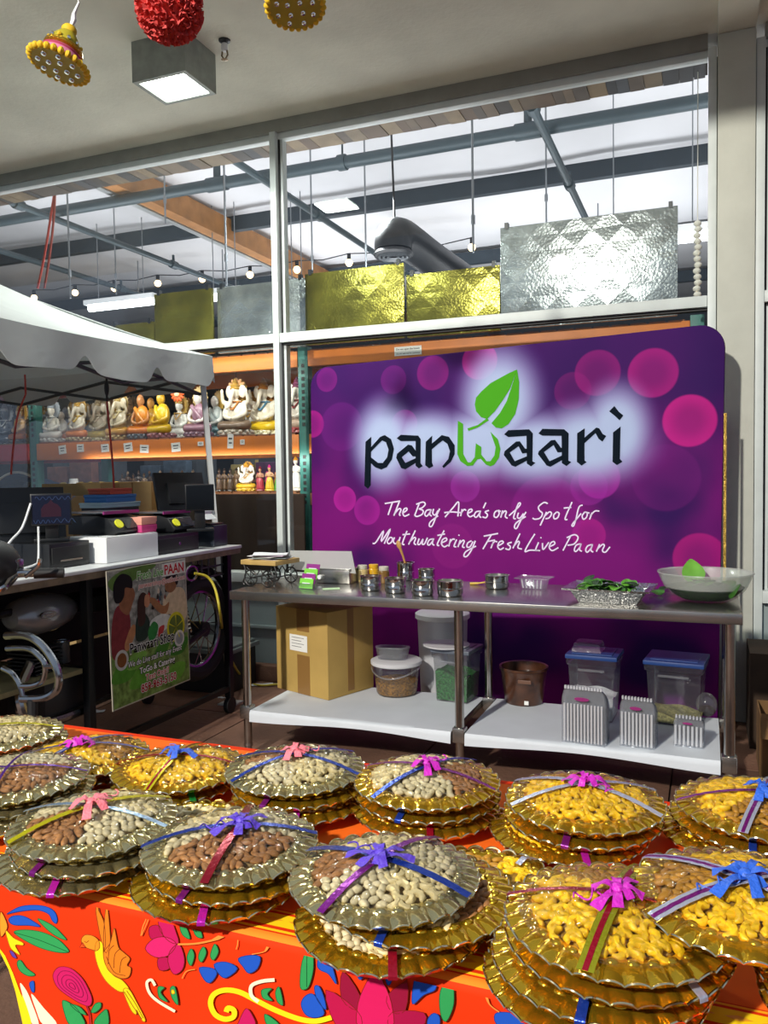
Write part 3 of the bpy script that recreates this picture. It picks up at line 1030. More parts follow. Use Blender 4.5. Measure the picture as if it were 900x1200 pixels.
# ================================================================== UNDER THE SOFFIT
# box-shaped ceiling light
zb = atY(155, 97, 3.89).z
t = thing('ceiling_light', 'square metal box light fixed to the soffit', 'light', (-2.88, 4.045, zb))
m_box = M('galvanised_box', '#8f948d', .45, .35, var=.15, scale=14)
bx = MB()
for a in ((-3.06, -3.045, 3.89, 4.2), (-2.715, -2.70, 3.89, 4.2), (-3.045, -2.715, 3.89, 3.905), (-3.045, -2.715, 4.185, 4.2)):
    bx.b2(*a, zb, CZ)
part('housing', bx, m_box, t)
part('diffuser', MB().b2(-3.045, -2.715, 3.905, 4.185, zb + .01, zb + .03), M('lamp_diffuser', '#f2fff4', .5, emit=14), t)
rim = MB()
for a in ((-3.045, -3.033, 3.905, 4.185), (-2.727, -2.715, 3.905, 4.185), (-3.033, -2.727, 3.905, 3.917), (-3.033, -2.727, 4.173, 4.185)):
    rim.b2(*a, zb, zb + .009)
part('rim', rim, m_box, t)
lo = lamp('ceiling_light_glow', 'AREA', (-2.88, 4.045, zb - .012), (-2.88, 4.045, 0), 40, (.95, 1, .95), shape='RECTANGLE', size=.3, size_y=.26)
# fire sprinkler
p = atZ(263, 47, CZ)
t = thing('fire_sprinkler', 'small pendent fire sprinkler beside the ceiling light', 'sprinkler', (p.x, p.y, CZ))
part('escutcheon', MB().lathe([(.034, 0), (.032, -.008), (.018, -.014), (.012, -.03)], 16, (p.x, p.y, CZ)), m_blk, t)
part('body', MB().lathe([(.014, -.014), (.02, -.03), (.02, -.055), (.012, -.065)], 12, (p.x, p.y, CZ)), m_white, t)
part('frame', MB().tube([(p.x - .015, p.y, CZ - .06), (p.x - .02, p.y, CZ - .085), (p.x, p.y, CZ - .11), (p.x + .02, p.y, CZ - .085), (p.x + .015, p.y, CZ - .06)], .005, 6), M('brass_old', '#7a6a50', .4, .8), t)
part('deflector', MB().lathe([(.0, -.108), (.022, -.110), (.0, -.113)], 12, (p.x, p.y, CZ)), M('brass_old', '#7a6a50', .4, .8), t)


def at_depth(px, py, f):
    return Vector((0, 0, HC)) + ray(px, py) * f


# red paper pompom
c = at_depth(198, 9, 2.75)
t = thing('pompom', 'round red ruffled pompom hanging from the soffit', 'decoration', c)
m_pp = M('pompom_red', '#d24a46', .75, var=.25, scale=30)
part('core', MB().ell(c, .098, 20, 12), m_pp, t)
rf = MB()
for k in range(620):
    zz = 1 - 2 * (k + .5) / 620
    a = k * 2.39996
    rr = math.sqrt(1 - zz * zz)
    d = Vector((rr * math.cos(a), rr * math.sin(a), zz))
    u = d.orthogonal().normalized()
    u = Matrix.Rotation(rnd.uniform(0, 6.28), 3, d) @ u
    w = d.cross(u)
    b0 = c + d * .085
    h = rnd.uniform(.022, .034)
    tip = c + d * (.085 + h) + u * rnd.uniform(-.008, .008)
    rf.add([b0 - w * .010, b0 + w * .010, tip + w * .012 + u * .006, tip - u * .004, tip - w * .012 + u * .005], [(0, 1, 2, 3), (0, 3, 4)])
part('ruffle', rf, m_pp, t, smooth=0, kind='stuff')
part('string', MB().cyl(c + Vector((0, 0, .08)), (c.x, c.y, CZ), .002, 5), m_white, t)
# yellow bells
m_yel = M('bell_yellow', '#d8b21c', .7, var=.12, scale=40)
m_olive = M('bell_olive', '#a89a1e', .6, var=.1)
m_pink = M('bell_pink', '#d37a9c', .6, var=.15, scale=50)
m_mir = M('mirror_bit', '#f2f2ea', .08, 1)


def bell(px, py, f, lab, tx, ty):
    c = at_depth(px, py, f)
    ro = (Matrix.Rotation(tx, 3, 'X') @ Matrix.Rotation(ty, 3, 'Y'))
    t = thing('hanging_bell', lab, 'decoration', c)
    T = Matrix.Translation(c) @ ro.to_4x4()

    def mb():
        b = MB()
        b.T = T
        return b
    b = mb()
    b.lathe([(.0, .0), (.088, .0), (.092, .008), (.066, .016), (.058, .05), (.052, .075), (.042, .10), (.026, .122), (0, .130)], 28)
    part('bell_body', b, m_olive, t)
    for k in range(26):
        a = 2 * math.pi * k / 26
        part('flower_tuft', mb().ell((.092 * math.cos(a), .092 * math.sin(a), .008), (.013, .011, .012), 8, 6, Matrix.Rotation(a, 3, 'Z')), m_yel, t)
    part('pink_band', mb().lathe([(.063, .018), (.072, .024), (.070, .036), (.060, .044)], 24, cap=False), m_pink, t)
    part('gold_band', mb().lathe([(.057, .054), (.064, .060), (.062, .070), (.054, .076)], 24, cap=False), M('bell_gold', '#c79a2a', .25, .9, bump=.5, bscale=200), t)
    part('pink_band', mb().lathe([(.060, .044), (.066, .048), (.058, .054)], 24, cap=False), M('bell_pink2', '#b8506f', .6), t)
    for k in range(11):
        a = 2 * math.pi * k / 11
        part('bead', mb().ell((.052 * math.cos(a), .052 * math.sin(a), .084), (.007, .007, .007), 6, 4), (m_mir, m_yel)[k % 2], t)
    part('top_tuft', mb().ell((0, 0, .132), (.026, .026, .022), 12, 8), m_yel, t)
    for k, (r, n) in enumerate(((.064, 8), (.030, 4))):
        for q in range(n):
            a = 2 * math.pi * q / n + k
            mr = part('mirror', mb().lathe([(.0, -.007), (.008, -.006), (.0108, -.001), (.0108, 0)], 10, (r * math.cos(a), r * math.sin(a), 0)), m_mir, t)
    top = T @ Vector((0, 0, .14))
    part('ribbon', mb().tube([(0, 0, .13), (.006, .0, .17), (-.008, .004, .20), (.004, 0, .24)], [.004, .010, .007, .004], 6), m_white, t)
    part('string', MB().cyl(T @ Vector((.004, 0, .235)), (c.x, c.y, CZ), .002, 5), m_white, t)


bell(68, 78, 2.7, 'yellow flower-trimmed bell ornament with pink band hanging at left', R(-14), R(10))
bell(346, 10, 2.7, 'yellow bell ornament with mirrors cut by the photo top edge', R(-12), R(-8))

# ================================================================== TENT
m_tent = M('tent_cloth', '#cbd0ce', .75, var=.05, scale=5, bump=.2, bscale=18)
nt = m_tent.node_tree                      # thin cloth lets some light through
_t = nt.nodes.new('ShaderNodeBsdfTranslucent')
_t.inputs[0].default_value = (.62, .68, .70, 1)
_m = nt.nodes.new('ShaderNodeMixShader')
_m.inputs[0].default_value = .32
nt.links.new(nt.nodes['Principled BSDF'].outputs[0], _m.inputs[1])
nt.links.new(_t.outputs[0], _m.inputs[2])
nt.links.new(_m.outputs[0], nt.nodes['Material Output'].inputs[0])
TX, TY, TZ, PX, PY_, PZ = -2.97, 4.5, 2.245, -4.47, 3.0, 3.02
t = thing('canopy_tent', 'white pop-up canopy tent with a scalloped valance', 'tent', (PX, PY_, 0))
cs = [(TX, TY), (TX, TY - 3), (TX - 3, TY - 3), (TX - 3, TY)]


def roofpanel(a, b):
    def f(u, v):
        e = Vector((a[0] + (b[0] - a[0]) * u, a[1] + (b[1] - a[1]) * u, TZ - .05 * math.sin(math.pi * u)))
        p = Vector((PX, PY_, PZ))
        q = e.lerp(p, v)
        q.z -= .10 * math.sin(math.pi * v) + .012 * math.sin(u * 21 + v * 7) * math.sin(math.pi * v)
        return q
    return MB().sheet(f, 24, 14, .004)


def scal(s):
    k = (s * 1.7) % 1.0
    return .195 - .085 * math.exp(-((k - .5) / .10) ** 2) + .012 * math.sin(s * 7)


def valance(a, b):
    L = 3.0
    dx, dy = (b[0] - a[0]) / L, (b[1] - a[1]) / L
    nx, ny = dy, -dx

    def f(u, v):
        s = u * L
        d = .012 * math.sin(s * 9) * v + .01 * v
        e = TZ - .05 * math.sin(math.pi * u)
        return (a[0] + dx * s - nx * d, a[1] + dy * s - ny * d, e - v * scal(s + .31))
    return MB().sheet(f, 150, 4, .003)


for i in range(4):
    a, b = cs[i], cs[(i + 1) % 4]
    part('roof_panel', roofpanel(a, b), m_tent, t, smooth=60)
    part('valance', valance(a, b), m_tent, t, smooth=60)
m_tleg = M('tent_leg_metal', '#c9cbc8', .4, .3, var=.06)
for i, (x, y) in enumerate(cs):
    sx = 1 if x > PX else -1
    sy = 1 if y > PY_ else -1
    tilt = .16 if i == 0 else 0
    a, b = Vector((x - .05 * sx, y - .05 * sy, 2.18)), Vector((x - .05 * sx + tilt, y - .05 * sy, 0.0))
    if i == 1:
        continue
    part('leg', MB().cyl(b, a, .022, 4), m_tleg, t, smooth=20)
    part('foot_plate', MB().b2(b.x - .06, b.x + .06, b.y - .06, b.y + .06, 0, .008), m_tleg, t)
m_truss = M('truss_dark', '#4a4f50', .4, .5)
for (a, b) in ((cs[0], cs[1]), (cs[0], cs[3])):
    A, B = Vector((a[0] - .06, a[1] - .06, 2.0)), Vector((b[0] - .06, b[1] - .06, 2.0))
    for k in range(4):
        p, q = A.lerp(B, k / 4), A.lerp(B, (k + 1) / 4)
        part('truss_bar', MB().cyl(p, q + Vector((0, 0, .12)), .011, 6), m_truss, t)
        part('truss_bar', MB().cyl(p + Vector((0, 0, .12)), q, .011, 6), m_truss, t)
# cable hanging from the tent with an inline switch
P = smoothpath([atX(x, y, -3.35) for x, y in ((125, 436), (125, 455), (126, 480), (130, 520), (133, 560), (134, 594))])
t = thing('drop_cable', 'black and red cable dropping from the tent roof to the counter', 'cable', P[-1])
n5 = len(P) // 3
part('black_cable', MB().tube([Vector((P[0].x, P[0].y, 2.17))] + P[:n5 + 1], .007, 6), m_blk, t)
part('inline_switch', MB().ell(P[n5 // 2 + 1], (.016, .012, .05), 10, 8), m_blk, t)
part('red_cable', MB().tube(P[n5:], .006, 6), M('cable_red', '#a8332a', .5), t)
# second red cable at far left behind the tent edge
P = smoothpath([atX(x, y, -3.9) for x, y in ((30, 462), (20, 490), (15, 530), (13, 556))])
solo('drop_cable', MB().tube([P[0] + Vector((0, 0, .12))] + P, .006, 6), M('cable_red', '#a8332a', .5), 'thin dark red cable hanging at far left below the tent', 'cable')

# ================================================================== COUNTER CART
CX0, CX1, CY0, CY1, CT = -3.42, -2.70, 1.9, 4.37, 1.04
m_cw = M('counter_white', '#cdd0d0', .35, var=.06)
m_edge = M('counter_edge_wood', '#7a6a52', .7, var=.25, scale=18)
m_bk = M('black_board', '#0d0e10', .6, var=.2)
m_bksteel = M('black_steel', '#121417', .4, .4)
t = thing('counter_cart', 'long counter cart with pale top over a parked motorcycle', 'counter', (-3.06, 3.2, 0))
part('top', MB().b2(CX0, CX1, CY0, CY1, CT - .018, CT), m_cw, t, bevel=.003)
part('edge_band', MB().b2(CX0 + .01, CX1 - .004, CY0 + .01, CY1 - .01, CT - .05, CT - .018), m_edge, t)
for x in (CX0 + .05, CX1 - .05):
    for y in (CY0 + .08, 3.05, CY1 - .1):
        part('post', MB().b2(x - .02, x + .02, y - .02, y + .02, .10, CT - .05), m_bksteel, t)
        part('castor', MB().cyl((x - .015, y, .05), (x + .015, y, .05), .05, 16).cyl((x, y, .05), (x, y, .10), .012, 8), m_bk, t)
for y0, y1 in ((CY0 + .08, 3.05), (3.05, CY1 - .1)):
    for x in (CX0 + .05, CX1 - .05):
        part('rail', MB().b2(x - .015, x + .015, y0 + .02, y1 - .02, .14, .17), m_bksteel, t)
part('back_panel', MB().b2(-3.30, -3.285, CY0 + .1, CY1 - .12, .56, CT - .05), m_bk, t)
part('back_panel', MB().b2(-3.30, -3.285, CY0 + .1, CY1 - .12, .17, .54), m_bk, t)
part('shelf', MB().b2(-3.28, -2.76, CY0 + .1, 3.02, .540, .562), M('shelf_ply', '#8c845c', .7, var=.3, scale=9), t)
# wire basket under the far end
bk = thing('wire_basket', 'small wire rack under the far end of the counter', 'rack', (-2.9, 4.2, .8))
for k in range(5):
    y = 4.02 + k * .07
    part('wire', MB().tube([(-2.98, y, .985), (-2.98, y, .87), (-2.76, y, .87), (-2.76, y, .985)], .006, 6), m_truss, bk)
for x, z in ((-2.98, .87), (-2.76, .87), (-2.76, .93)):
    part('wire', MB().cyl((x, 4.0, z), (x, 4.32, z), .006, 6), m_truss, bk)

# ---------------------------------------------------------------- motorcycle under the counter
BX = -2.93
m_tank = M('tank_grey', '#8f9194', .32, .5, coat=.6)
m_chr = M('chrome_dark', '#a9adb0', .18, 1, var=.1)
m_tire = M('tyre_rubber', '#0f1011', .75)
m_eng = M('engine_alloy', '#3c3d3f', .45, .7)
t = thing('motorcycle', 'old motorcycle with grey tank parked under the counter', 'motorcycle', (BX, 3.2, 0))
tk = MB()
tc_ = atX(56, 722, BX + .1)
tc_.y += .05
tk.lathe([(0.0, -.20), (.05, -.195), (.095, -.15), (.118, -.06), (.115, .03), (.09, .12), (.05, .18), (0, .20)], 28, (BX, tc_.y + .02, tc_.z), m=Matrix.Diagonal((1, 1, .8)) @ Matrix.Rotation(R(-90), 3, 'X'))
tank = part('tank', tk, m_tank, t)
em = MB()
ep = [(.045 * math.cos(a) * 1.0, .017 * math.sin(a)) for a in [2 * math.pi * k / 20 for k in range(20)]]
sxx = BX + .118
em.prism(ep, lambda x, y, h: (sxx - .002 + h, tc_.y - .07 + x, tc_.z + .012 + y), .010)
part('tank_emblem', em, m_chr, tank)
part('emblem_plate', MB().prism([(x * .85, y * .7) for x, y in ep], lambda x, y, h: (sxx + .008 + h, tc_.y - .07 + x, tc_.z + .012 + y), .002), m_tank, tank)
part('emblem_bar', MB().b2(sxx + .010, sxx + .013, tc_.y - .097, tc_.y - .043, tc_.z + .008, tc_.z + .016), m_chr, tank)
part('seat', MB().box((BX, 3.45, .84), (.24, .55, .09)), m_bk, t, bevel=.03)
fr = MB()
for pts in (((BX, 2.45, .86), (BX, 3.0, .86), (BX, 3.8, .80)), ((BX, 2.45, .80), (BX, 2.62, .45), (BX, 2.8, .32), (BX, 3.5, .32), (BX, 3.75, .62)), ((BX, 3.75, .62), (BX, 3.86, .80))):
    fr.tube(smoothpath(pts), .018, 8)
part('frame', fr, m_bksteel, t)
en = MB().box((BX, 2.98, .45), (.24, .30, .20))
part('engine', en, m_eng, t, bevel=.02)
for k in range(7):
    part('cooling_fin', MB().box((BX, 2.90, .57 + k * .018), (.17, .17, .007)), m_eng, t)
part('exhaust', MB().tube(smoothpath([(BX + .05, 2.82, .62), (BX + .10, 2.7, .5), (BX + .12, 2.8, .36), (BX + .13, 3.3, .36), (BX + .13, 3.9, .40)]), .026, 10), m_chr, t)


def wheel(y, z, r, nm, x=BX):
    wt = part(nm, MB().tube([(x, y + (r - .035) * math.cos(a), z + (r - .035) * math.sin(a)) for a in [2 * math.pi * k / 40 for k in range(40)]], .046, 10, closed=True), m_tire, t, label='black tyre with spoked rim')
    part('rim', MB().tube([(x, y + (r - .075) * math.cos(a), z + (r - .075) * math.sin(a)) for a in [2 * math.pi * k / 40 for k in range(40)]], .017, 8, closed=True), m_chr, wt)
    part('hub', MB().cyl((x - .06, y, z), (x + .06, y, z), .045, 16), m_eng, wt)
    for k in range(18):
        a = 2 * math.pi * k / 18
        s = 1 if k % 2 else -1
        part('spoke', MB().cyl((x + .04 * s, y + .04 * math.cos(a + .6), z + .04 * math.sin(a + .6)), (x, y + (r - .08) * math.cos(a), z + (r - .08) * math.sin(a)), .0035, 5), m_chr, wt)
    return wt


wc = atX(222, 752, BX + .12)
wheel(4.02, .57, .30, 'rear_wheel', -2.80)
part('swing_arm', MB().cyl((-2.86, 3.55, .45), (-2.86, 4.02, .57), .018, 8), m_bksteel, t)
part('swing_arm', MB().cyl((-2.74, 3.55, .45), (-2.74, 4.02, .57), .018, 8), m_bksteel, t)
sp = MB()
sp.tube([(-2.72 + .028 * math.cos(k * .9), 3.80 - .03 * k / 70 * 2 + .028 * math.sin(k * .9), .60 + .22 * k / 70) for k in range(71)], .006, 6)
part('shock_spring', sp, m_chr, t)
part('shock_rod', MB().cyl((-2.72, 3.82, .55), (-2.72, 3.72, .86), .012, 8), m_bksteel, t)
part('rear_fender', MB().tube([(-2.80, 4.02 + .36 * math.cos(a), .57 + .36 * math.sin(a)) for a in [R(20 + 8 * k) for k in range(16)]], .02, 8), m_bksteel, t)
part('tail_ring', MB().tube([(-2.70, 3.83 + .055 * math.cos(a), .945 + .04 * math.sin(a) - .02) for a in [2 * math.pi * k / 20 for k in range(20)]], .008, 6, closed=True), m_chr, t)
# handlebar poking out over the near end
hb = smoothpath([atY(x, y, yy) for x, y, yy in ((-18, 694, 2.10), (2, 690, 2.12), (10, 680, 2.16), (20, 673, 2.2), (40, 672, 2.24))])
part('handlebar', MB().tube(hb, .014, 10), m_chr, t)
part('grip', MB().tube([atY(40, 672, 2.24), atY(75, 671, 2.3)], .019, 12), m_bk, t)
part('lever', MB().tube(smoothpath([atY(x, y, 2.2) for x, y in ((30, 676), (44, 664), (47, 655))]), .007, 6), m_chr, t)
part('clamp', MB().box(atY(16, 662, 2.2), (.05, .05, .045)), m_chr, t, bevel=.008)
part('headlight_shell', MB().ell(atY(-14, 664, 2.15), (.10, .12, .10), 18, 12), m_bk, t)
# chrome crash guard
cg = MB()
for pts in (((7, 745), (30, 745), (48, 755), (63, 775), (69, 795), (65, 810), (50, 818), (25, 819)), ((8, 760), (32, 760), (45, 768), (53, 780), (50, 797), (40, 803), (25, 804)), ((3, 783), (15, 790), (23, 803), (27, 818))):
    pp = smoothpath([atY(x, y, 2.42) for x, y in pts])
    cg.tube(pp, .0155 if len(pts) > 4 and pts[0][1] == 745 else .011, 10)
cg.tube([atY(53, 781, 2.42), atY(67, 781, 2.42)], .011, 8)
part('crash_guard', cg, m_chr, t)
part('foot_peg', MB().cyl(atY(38, 820, 2.42), atY(38, 842, 2.42), .02, 10), m_eng, t)
# tins on the shelf
m_alu = M('dull_tin', '#8d9090', .4, .7, var=.1)
for i, (px, py, lab) in enumerate(((73, 774, 'taller dull metal tin on the plywood shelf'), (46, 786, 'nearer dull metal tin on the plywood shelf behind the crash guard'))):
    c = atX(px, py, -2.95)
    c.z = .563
    tt = thing('metal_tin', lab, 'tin', c)
    part('can', MB().lathe([(.036, 0), (.038, .003), (.037, .10), (.038, .103), (.034, .105)], 18, c), m_alu, tt)
    part('rim', MB().lathe([(.034, .104), (.039, .106), (.037, .111), (.033, .109)], 18, c, cap=False), m_chr, tt)

# ---------------------------------------------------------------- poster hung on the cart
PO = Vector((-2.672, 3.10, .335))
PW, PH = .648, .685
t = thing('poster', 'printed food stall poster hung on the counter cart', 'poster', PO)


def pf(x, y, h):      # x 0..1 across, y 0..1 up
    xx = PO.x - h - .01 * x
    return (xx + .02 * 0 + (.000), PO.y + x * PW + .018 * (1 - y), PO.z + y * PH - .02 * x * 0)


def pf2(x, y, h):
    q = pf(x, y, 0)
    return (q[0] + h, q[1], q[2])


part('sheet', MB().sheet(lambda u, v: pf2(u, v, 0), 12, 12, .004), M('poster_ground', '#b9b4a2', .45, var=.25, scale=9), t)
lay = [.0028]


def blob(pts, col, name='print', sm_=5, closed=True, var=.15):
    lay[0] += .00006
    poly = smoothpath(pts, sm_, True) if sm_ else [Vector(p) for p in pts]
    return part(name, MB().prism([(p[0], p[1]) for p in poly], lambda x, y, h: pf2(x, y, lay[0] + h), .0002), M('ink_' + col.strip('#'), col, .6, var=var, scale=30, spec=.15), t, smooth=0, tri=True)


def rect(x0, y0, x1, y1):
    return [(x0, y0), (x1, y0), (x1, y1), (x0, y1)]


blob(rect(.01, .40, .99, .99), '#8d8d84', 'photo_print', 0, var=.6)
blob(rect(.01, .01, .99, .40), '#6f8a45', 'leaf_ground_print', 0, var=.5)
blob([(.01, .92), (.2, .99), (.6, .99), (.3, .90), (.1, .84)], '#5c7a3a', 'foliage_print')
for i, (x, y, s) in enumerate(((.16, .25, .16), (.34, .16, .14), (.86, .30, .13), (.80, .10, .14), (.30, .30, .12), (.62, .32, .10))):
    blob([(x - s, y - s * .3), (x - s * .3, y + s * .55), (x + s, y + s * .4), (x + s * .35, y - s * .4)], ('#4f8a2c', '#5f9a34', '#3f7a2a', '#6aa33a', '#78a848', '#477f2e')[i], 'leaf_print')
# crowd in the middle distance
for i in range(26):
    x, y = .36 + .4 * rnd.random(), .66 + .13 * rnd.random()
    blob([(x - .018, y - .02), (x, y + .022), (x + .018, y - .02)], ('#2d2622', '#7a4a3a', '#c9b8a0', '#40505a', '#a03a3a')[i % 5], 'crowd_print', 2)
# seated man left, woman, man right
blob([(.02, .38), (.03, .62), (.10, .74), (.22, .70), (.24, .56), (.20, .44), (.14, .37)], '#7a2f33', 'shirt_print')
blob([(.12, .76), (.14, .70), (.22, .66), (.28, .74), (.31, .80), (.27, .86), (.16, .86)], '#8a5a3e', 'face_print')
blob([(.07, .78), (.07, .90), (.16, .965), (.27, .93), (.28, .85), (.20, .86), (.18, .80), (.13, .76)], '#141214', 'hair_print')
blob([(.16, .44), (.20, .40), (.30, .52), (.28, .58), (.22, .54)], '#b07a52', 'hand_print')
blob([(.30, .46), (.31, .60), (.38, .66), (.46, .60), (.48, .50), (.40, .44)], '#23352e', 'dress_print')
blob([(.33, .58), (.34, .74), (.40, .80), (.46, .76), (.43, .68), (.42, .58), (.37, .55)], '#3a2620', 'hair_print')
blob([(.42, .70), (.43, .77), (.48, .77), (.49, .72), (.46, .68)], '#b98260', 'face_print')
blob([(.62, .58), (.68, .70), (.82, .78), (.96, .74), (.98, .54), (.84, .46), (.76, .58)], '#c9b494', 'shirt_print')
blob([(.48, .73), (.54, .74), (.66, .66), (.74, .68), (.70, .60), (.60, .62)], '#9a6a48', 'arm_print')
blob([(.70, .78), (.70, .87), (.78, .90), (.86, .86), (.84, .78), (.77, .75)], '#8f6244', 'face_print')
blob([(.71, .86), (.74, .92), (.84, .92), (.88, .84), (.85, .80), (.80, .87)], '#17130f', 'hair_print')
# bowls, yellow wheel, leaf logo
blob([(.48, .56), (.62, .60), (.76, .56), (.70, .48), (.52, .46)], '#c9cbc4', 'table_print')
for cx, cy, r, c in ((.82, .47, .125, '#c7bd2a'), (.82, .47, .10, '#5a6a30'), (.12, .345, .078, '#b9b8b0'), (.12, .345, .055, '#7a4a26'), (.86, .37, .07, '#c9c9c4'), (.86, .37, .05, '#8f9294')):
    blob([(cx + r * math.cos(a), cy + r * math.sin(a) * .95) for a in [2 * math.pi * k / 16 for k in range(16)]], c, 'bowl_print', 2)
for a in (.3, 1.5, 2.7, 3.9, 5.1):
    blob([(.82, .465), (.82 + .10 * math.cos(a), .47 + .10 * math.sin(a)), (.82 + .10 * math.cos(a + .12), .47 + .10 * math.sin(a + .12))], '#c7bd2a', 'spoke_print', 0)
blob([(.46, .43), (.45, .50), (.52, .56), (.58, .52), (.55, .45), (.50, .42)], '#2f7a3a', 'logo_leaf_print')
blob([(.58, .43), (.59, .50), (.66, .51), (.64, .46)], '#b03a3a', 'logo_leaf_print')


def ptext(txt, x, y, size, col, out=None, shear=0., rot=0., sx=1., bold=.0):
    cr, srn = math.cos(rot), math.sin(rot)
    for cl, bd, dz in (((out, bold + .0028, 0.0),) if out else ()) + ((col, bold, .0004),):
        lay[0] += .00008
        part('lettering', text_mb(txt, size, lambda a, b, h: pf2(x + (a * cr - b * srn) / PW, y + (a * srn + b * cr) / PH, lay[0] + .0004 + dz), 0, shear=shear, bold=bd, sx=sx), M('ink_' + cl.strip('#'), cl, .6, spec=.15), t, smooth=0)


blob(rect(.66, .885, .985, .985), '#d8d6cc', 'patch_print', 0)
ptext('Fresh Live', .50, .90, .058, '#4f9a35', '#e9ecd8', .25, 0, .92, .001)
ptext('PAAN', .825, .90, .072, '#b8262c', '#f2ece4', 0, 0, .95, .002)
ptext('panwaarishop@outlook.com', .66, .835, .036, '#c23a3a', '#e8dcd0', .2, 0, .95)
ptext('Panwaari Shop', .50, .372, .072, '#101010', '#f0f0ea', 0, 0, .88, .0015)
ptext('We do Live stall for any Event', .53, .275, .042, '#e9e9e4', '#1b1b1b', .2, 0, .88, .0004)
ptext('ToGo & Catering', .55, .200, .044, '#f0f0ea', '#20301a', 0, 0, .95, .0008)
ptext('Text Only!!', .54, .135, .044, '#c23434', '#f0e8e0', .1, 0, .95, .0005)
ptext('859-963-5150', .56, .058, .056, '#a8242c', '#f2ece6', 0, 0, .95, .0015)
# ================================================================== THINGS ON THE COUNTER
m_kraft = M('kraft_board', '#a58a5c', .8, var=.08, scale=8)
m_kraft2 = M('kraft_tape', '#8a6636', .4)
m_plast = M('black_plastic', '#131518', .35, var=.15)
E1 = CT + .001
yb = lambda px, py, x: atX(px, py, x).y
# white box and black drawer boxes in a row
ya, yb_ = yb(125, 650, -2.78), yb(186, 645, -2.78)
t = thing('white_box', 'plain white carton on the counter edge above the poster', 'box', (-2.92, (ya + yb_) / 2, E1))
part('carton', MB().b2(-3.05, -2.78, ya, yb_ - .004, E1, E1 + .125), m_white, t, bevel=.003)
part('lid_flap', MB().b2(-3.048, -2.782, ya + .004, yb_ - .008, E1 + .125, E1 + .129), m_white, t)
y2 = yb(233, 640, -2.8)
t = thing('cash_drawer', 'black cash drawer right of the white carton', 'drawer', (-2.95, (yb_ + y2) / 2, E1))
part('case', MB().b2(-3.12, -2.80, yb_ + .004, y2, E1, E1 + .105), m_plast, t, bevel=.004)
part('drawer_front', MB().b2(-2.80, -2.793, yb_ + .02, y2 - .015, E1 + .018, E1 + .085), m_bk, t, bevel=.002)
part('lock', MB().cyl((-2.793, (yb_ + y2) / 2, E1 + .05), (-2.787, (yb_ + y2) / 2, E1 + .05), .009, 12), m_chr, t)
y0, y1 = yb(60, 660, -2.85), ya - .03
t = thing('cash_drawer', 'black cash drawer left of the white carton', 'drawer', (-3.0, y0 + .1, E1))
part('case', MB().b2(-3.08, -2.86, y0, y1, E1, E1 + .12), m_plast, t, bevel=.004)
part('drawer_front', MB().b2(-2.86, -2.853, y0 + .012, y1 - .012, E1 + .02, E1 + .10), m_bk, t, bevel=.002)
part('slot', MB().b2(-2.853, -2.850, y0 + .06, y1 - .06, E1 + .032, E1 + .04), m_chr, t)


def scale(px, x, z, wid, lab):
    y = yb(px, 620, x)
    t = thing('deli_scale', lab, 'scale', (x, y, z))
    prof = [(-.17, 0), (.13, 0), (.15, .02), (.10, .085), (.04, .10), (-.17, .10)]   # x (towards customer), z
    n = len(prof)
    b = MB().add([(x + a, y - wid / 2, z + h) for a, h in prof] + [(x + a, y + wid / 2, z + h) for a, h in prof], [tuple(range(n)), tuple(range(n, 2 * n))[::-1]] + [(i, i + n, (i + 1) % n + n, (i + 1) % n) for i in range(n)])
    part('body', b, m_plast, t, bevel=.006)
    part('platter', MB().b2(x - .18, x + .08, y - wid / 2 - .02, y + wid / 2 + .02, z + .112, z + .120), M('platter_steel', '#7d838a', .3, .8), t, bevel=.003)
    part('platter_rim', MB().b2(x + .08, x + .088, y - wid / 2 - .02, y + wid / 2 + .02, z + .108, z + .124), M('magenta_edge', '#8d2a72', .5), t)
    sl = Matrix.Rotation(R(-37.6), 3, 'Y')
    part('platter_post', MB().cyl((x - .05, y, z + .10), (x - .05, y, z + .112), .03, 12), m_plast, t)
    part('display', MB().box((x + .128, y + wid * .14, z + .056), (.004, wid * .55, .062), rot=sl), M('lcd_glass', '#2b2c34', .15), t)
    part('sticker', MB().cyl((x + .118, y - wid * .3, z + .052), (x + .130, y - wid * .3, z + .061), .026, 18), M('sticker_yellow', '#d8d82a', .5), t)


scale(128, -2.98, E1 + .13, .24, 'black counter scale with yellow sticker on the white carton')
scale(194, -2.99, E1 + .106, .22, 'black counter scale with yellow sticker on the far cash drawer')
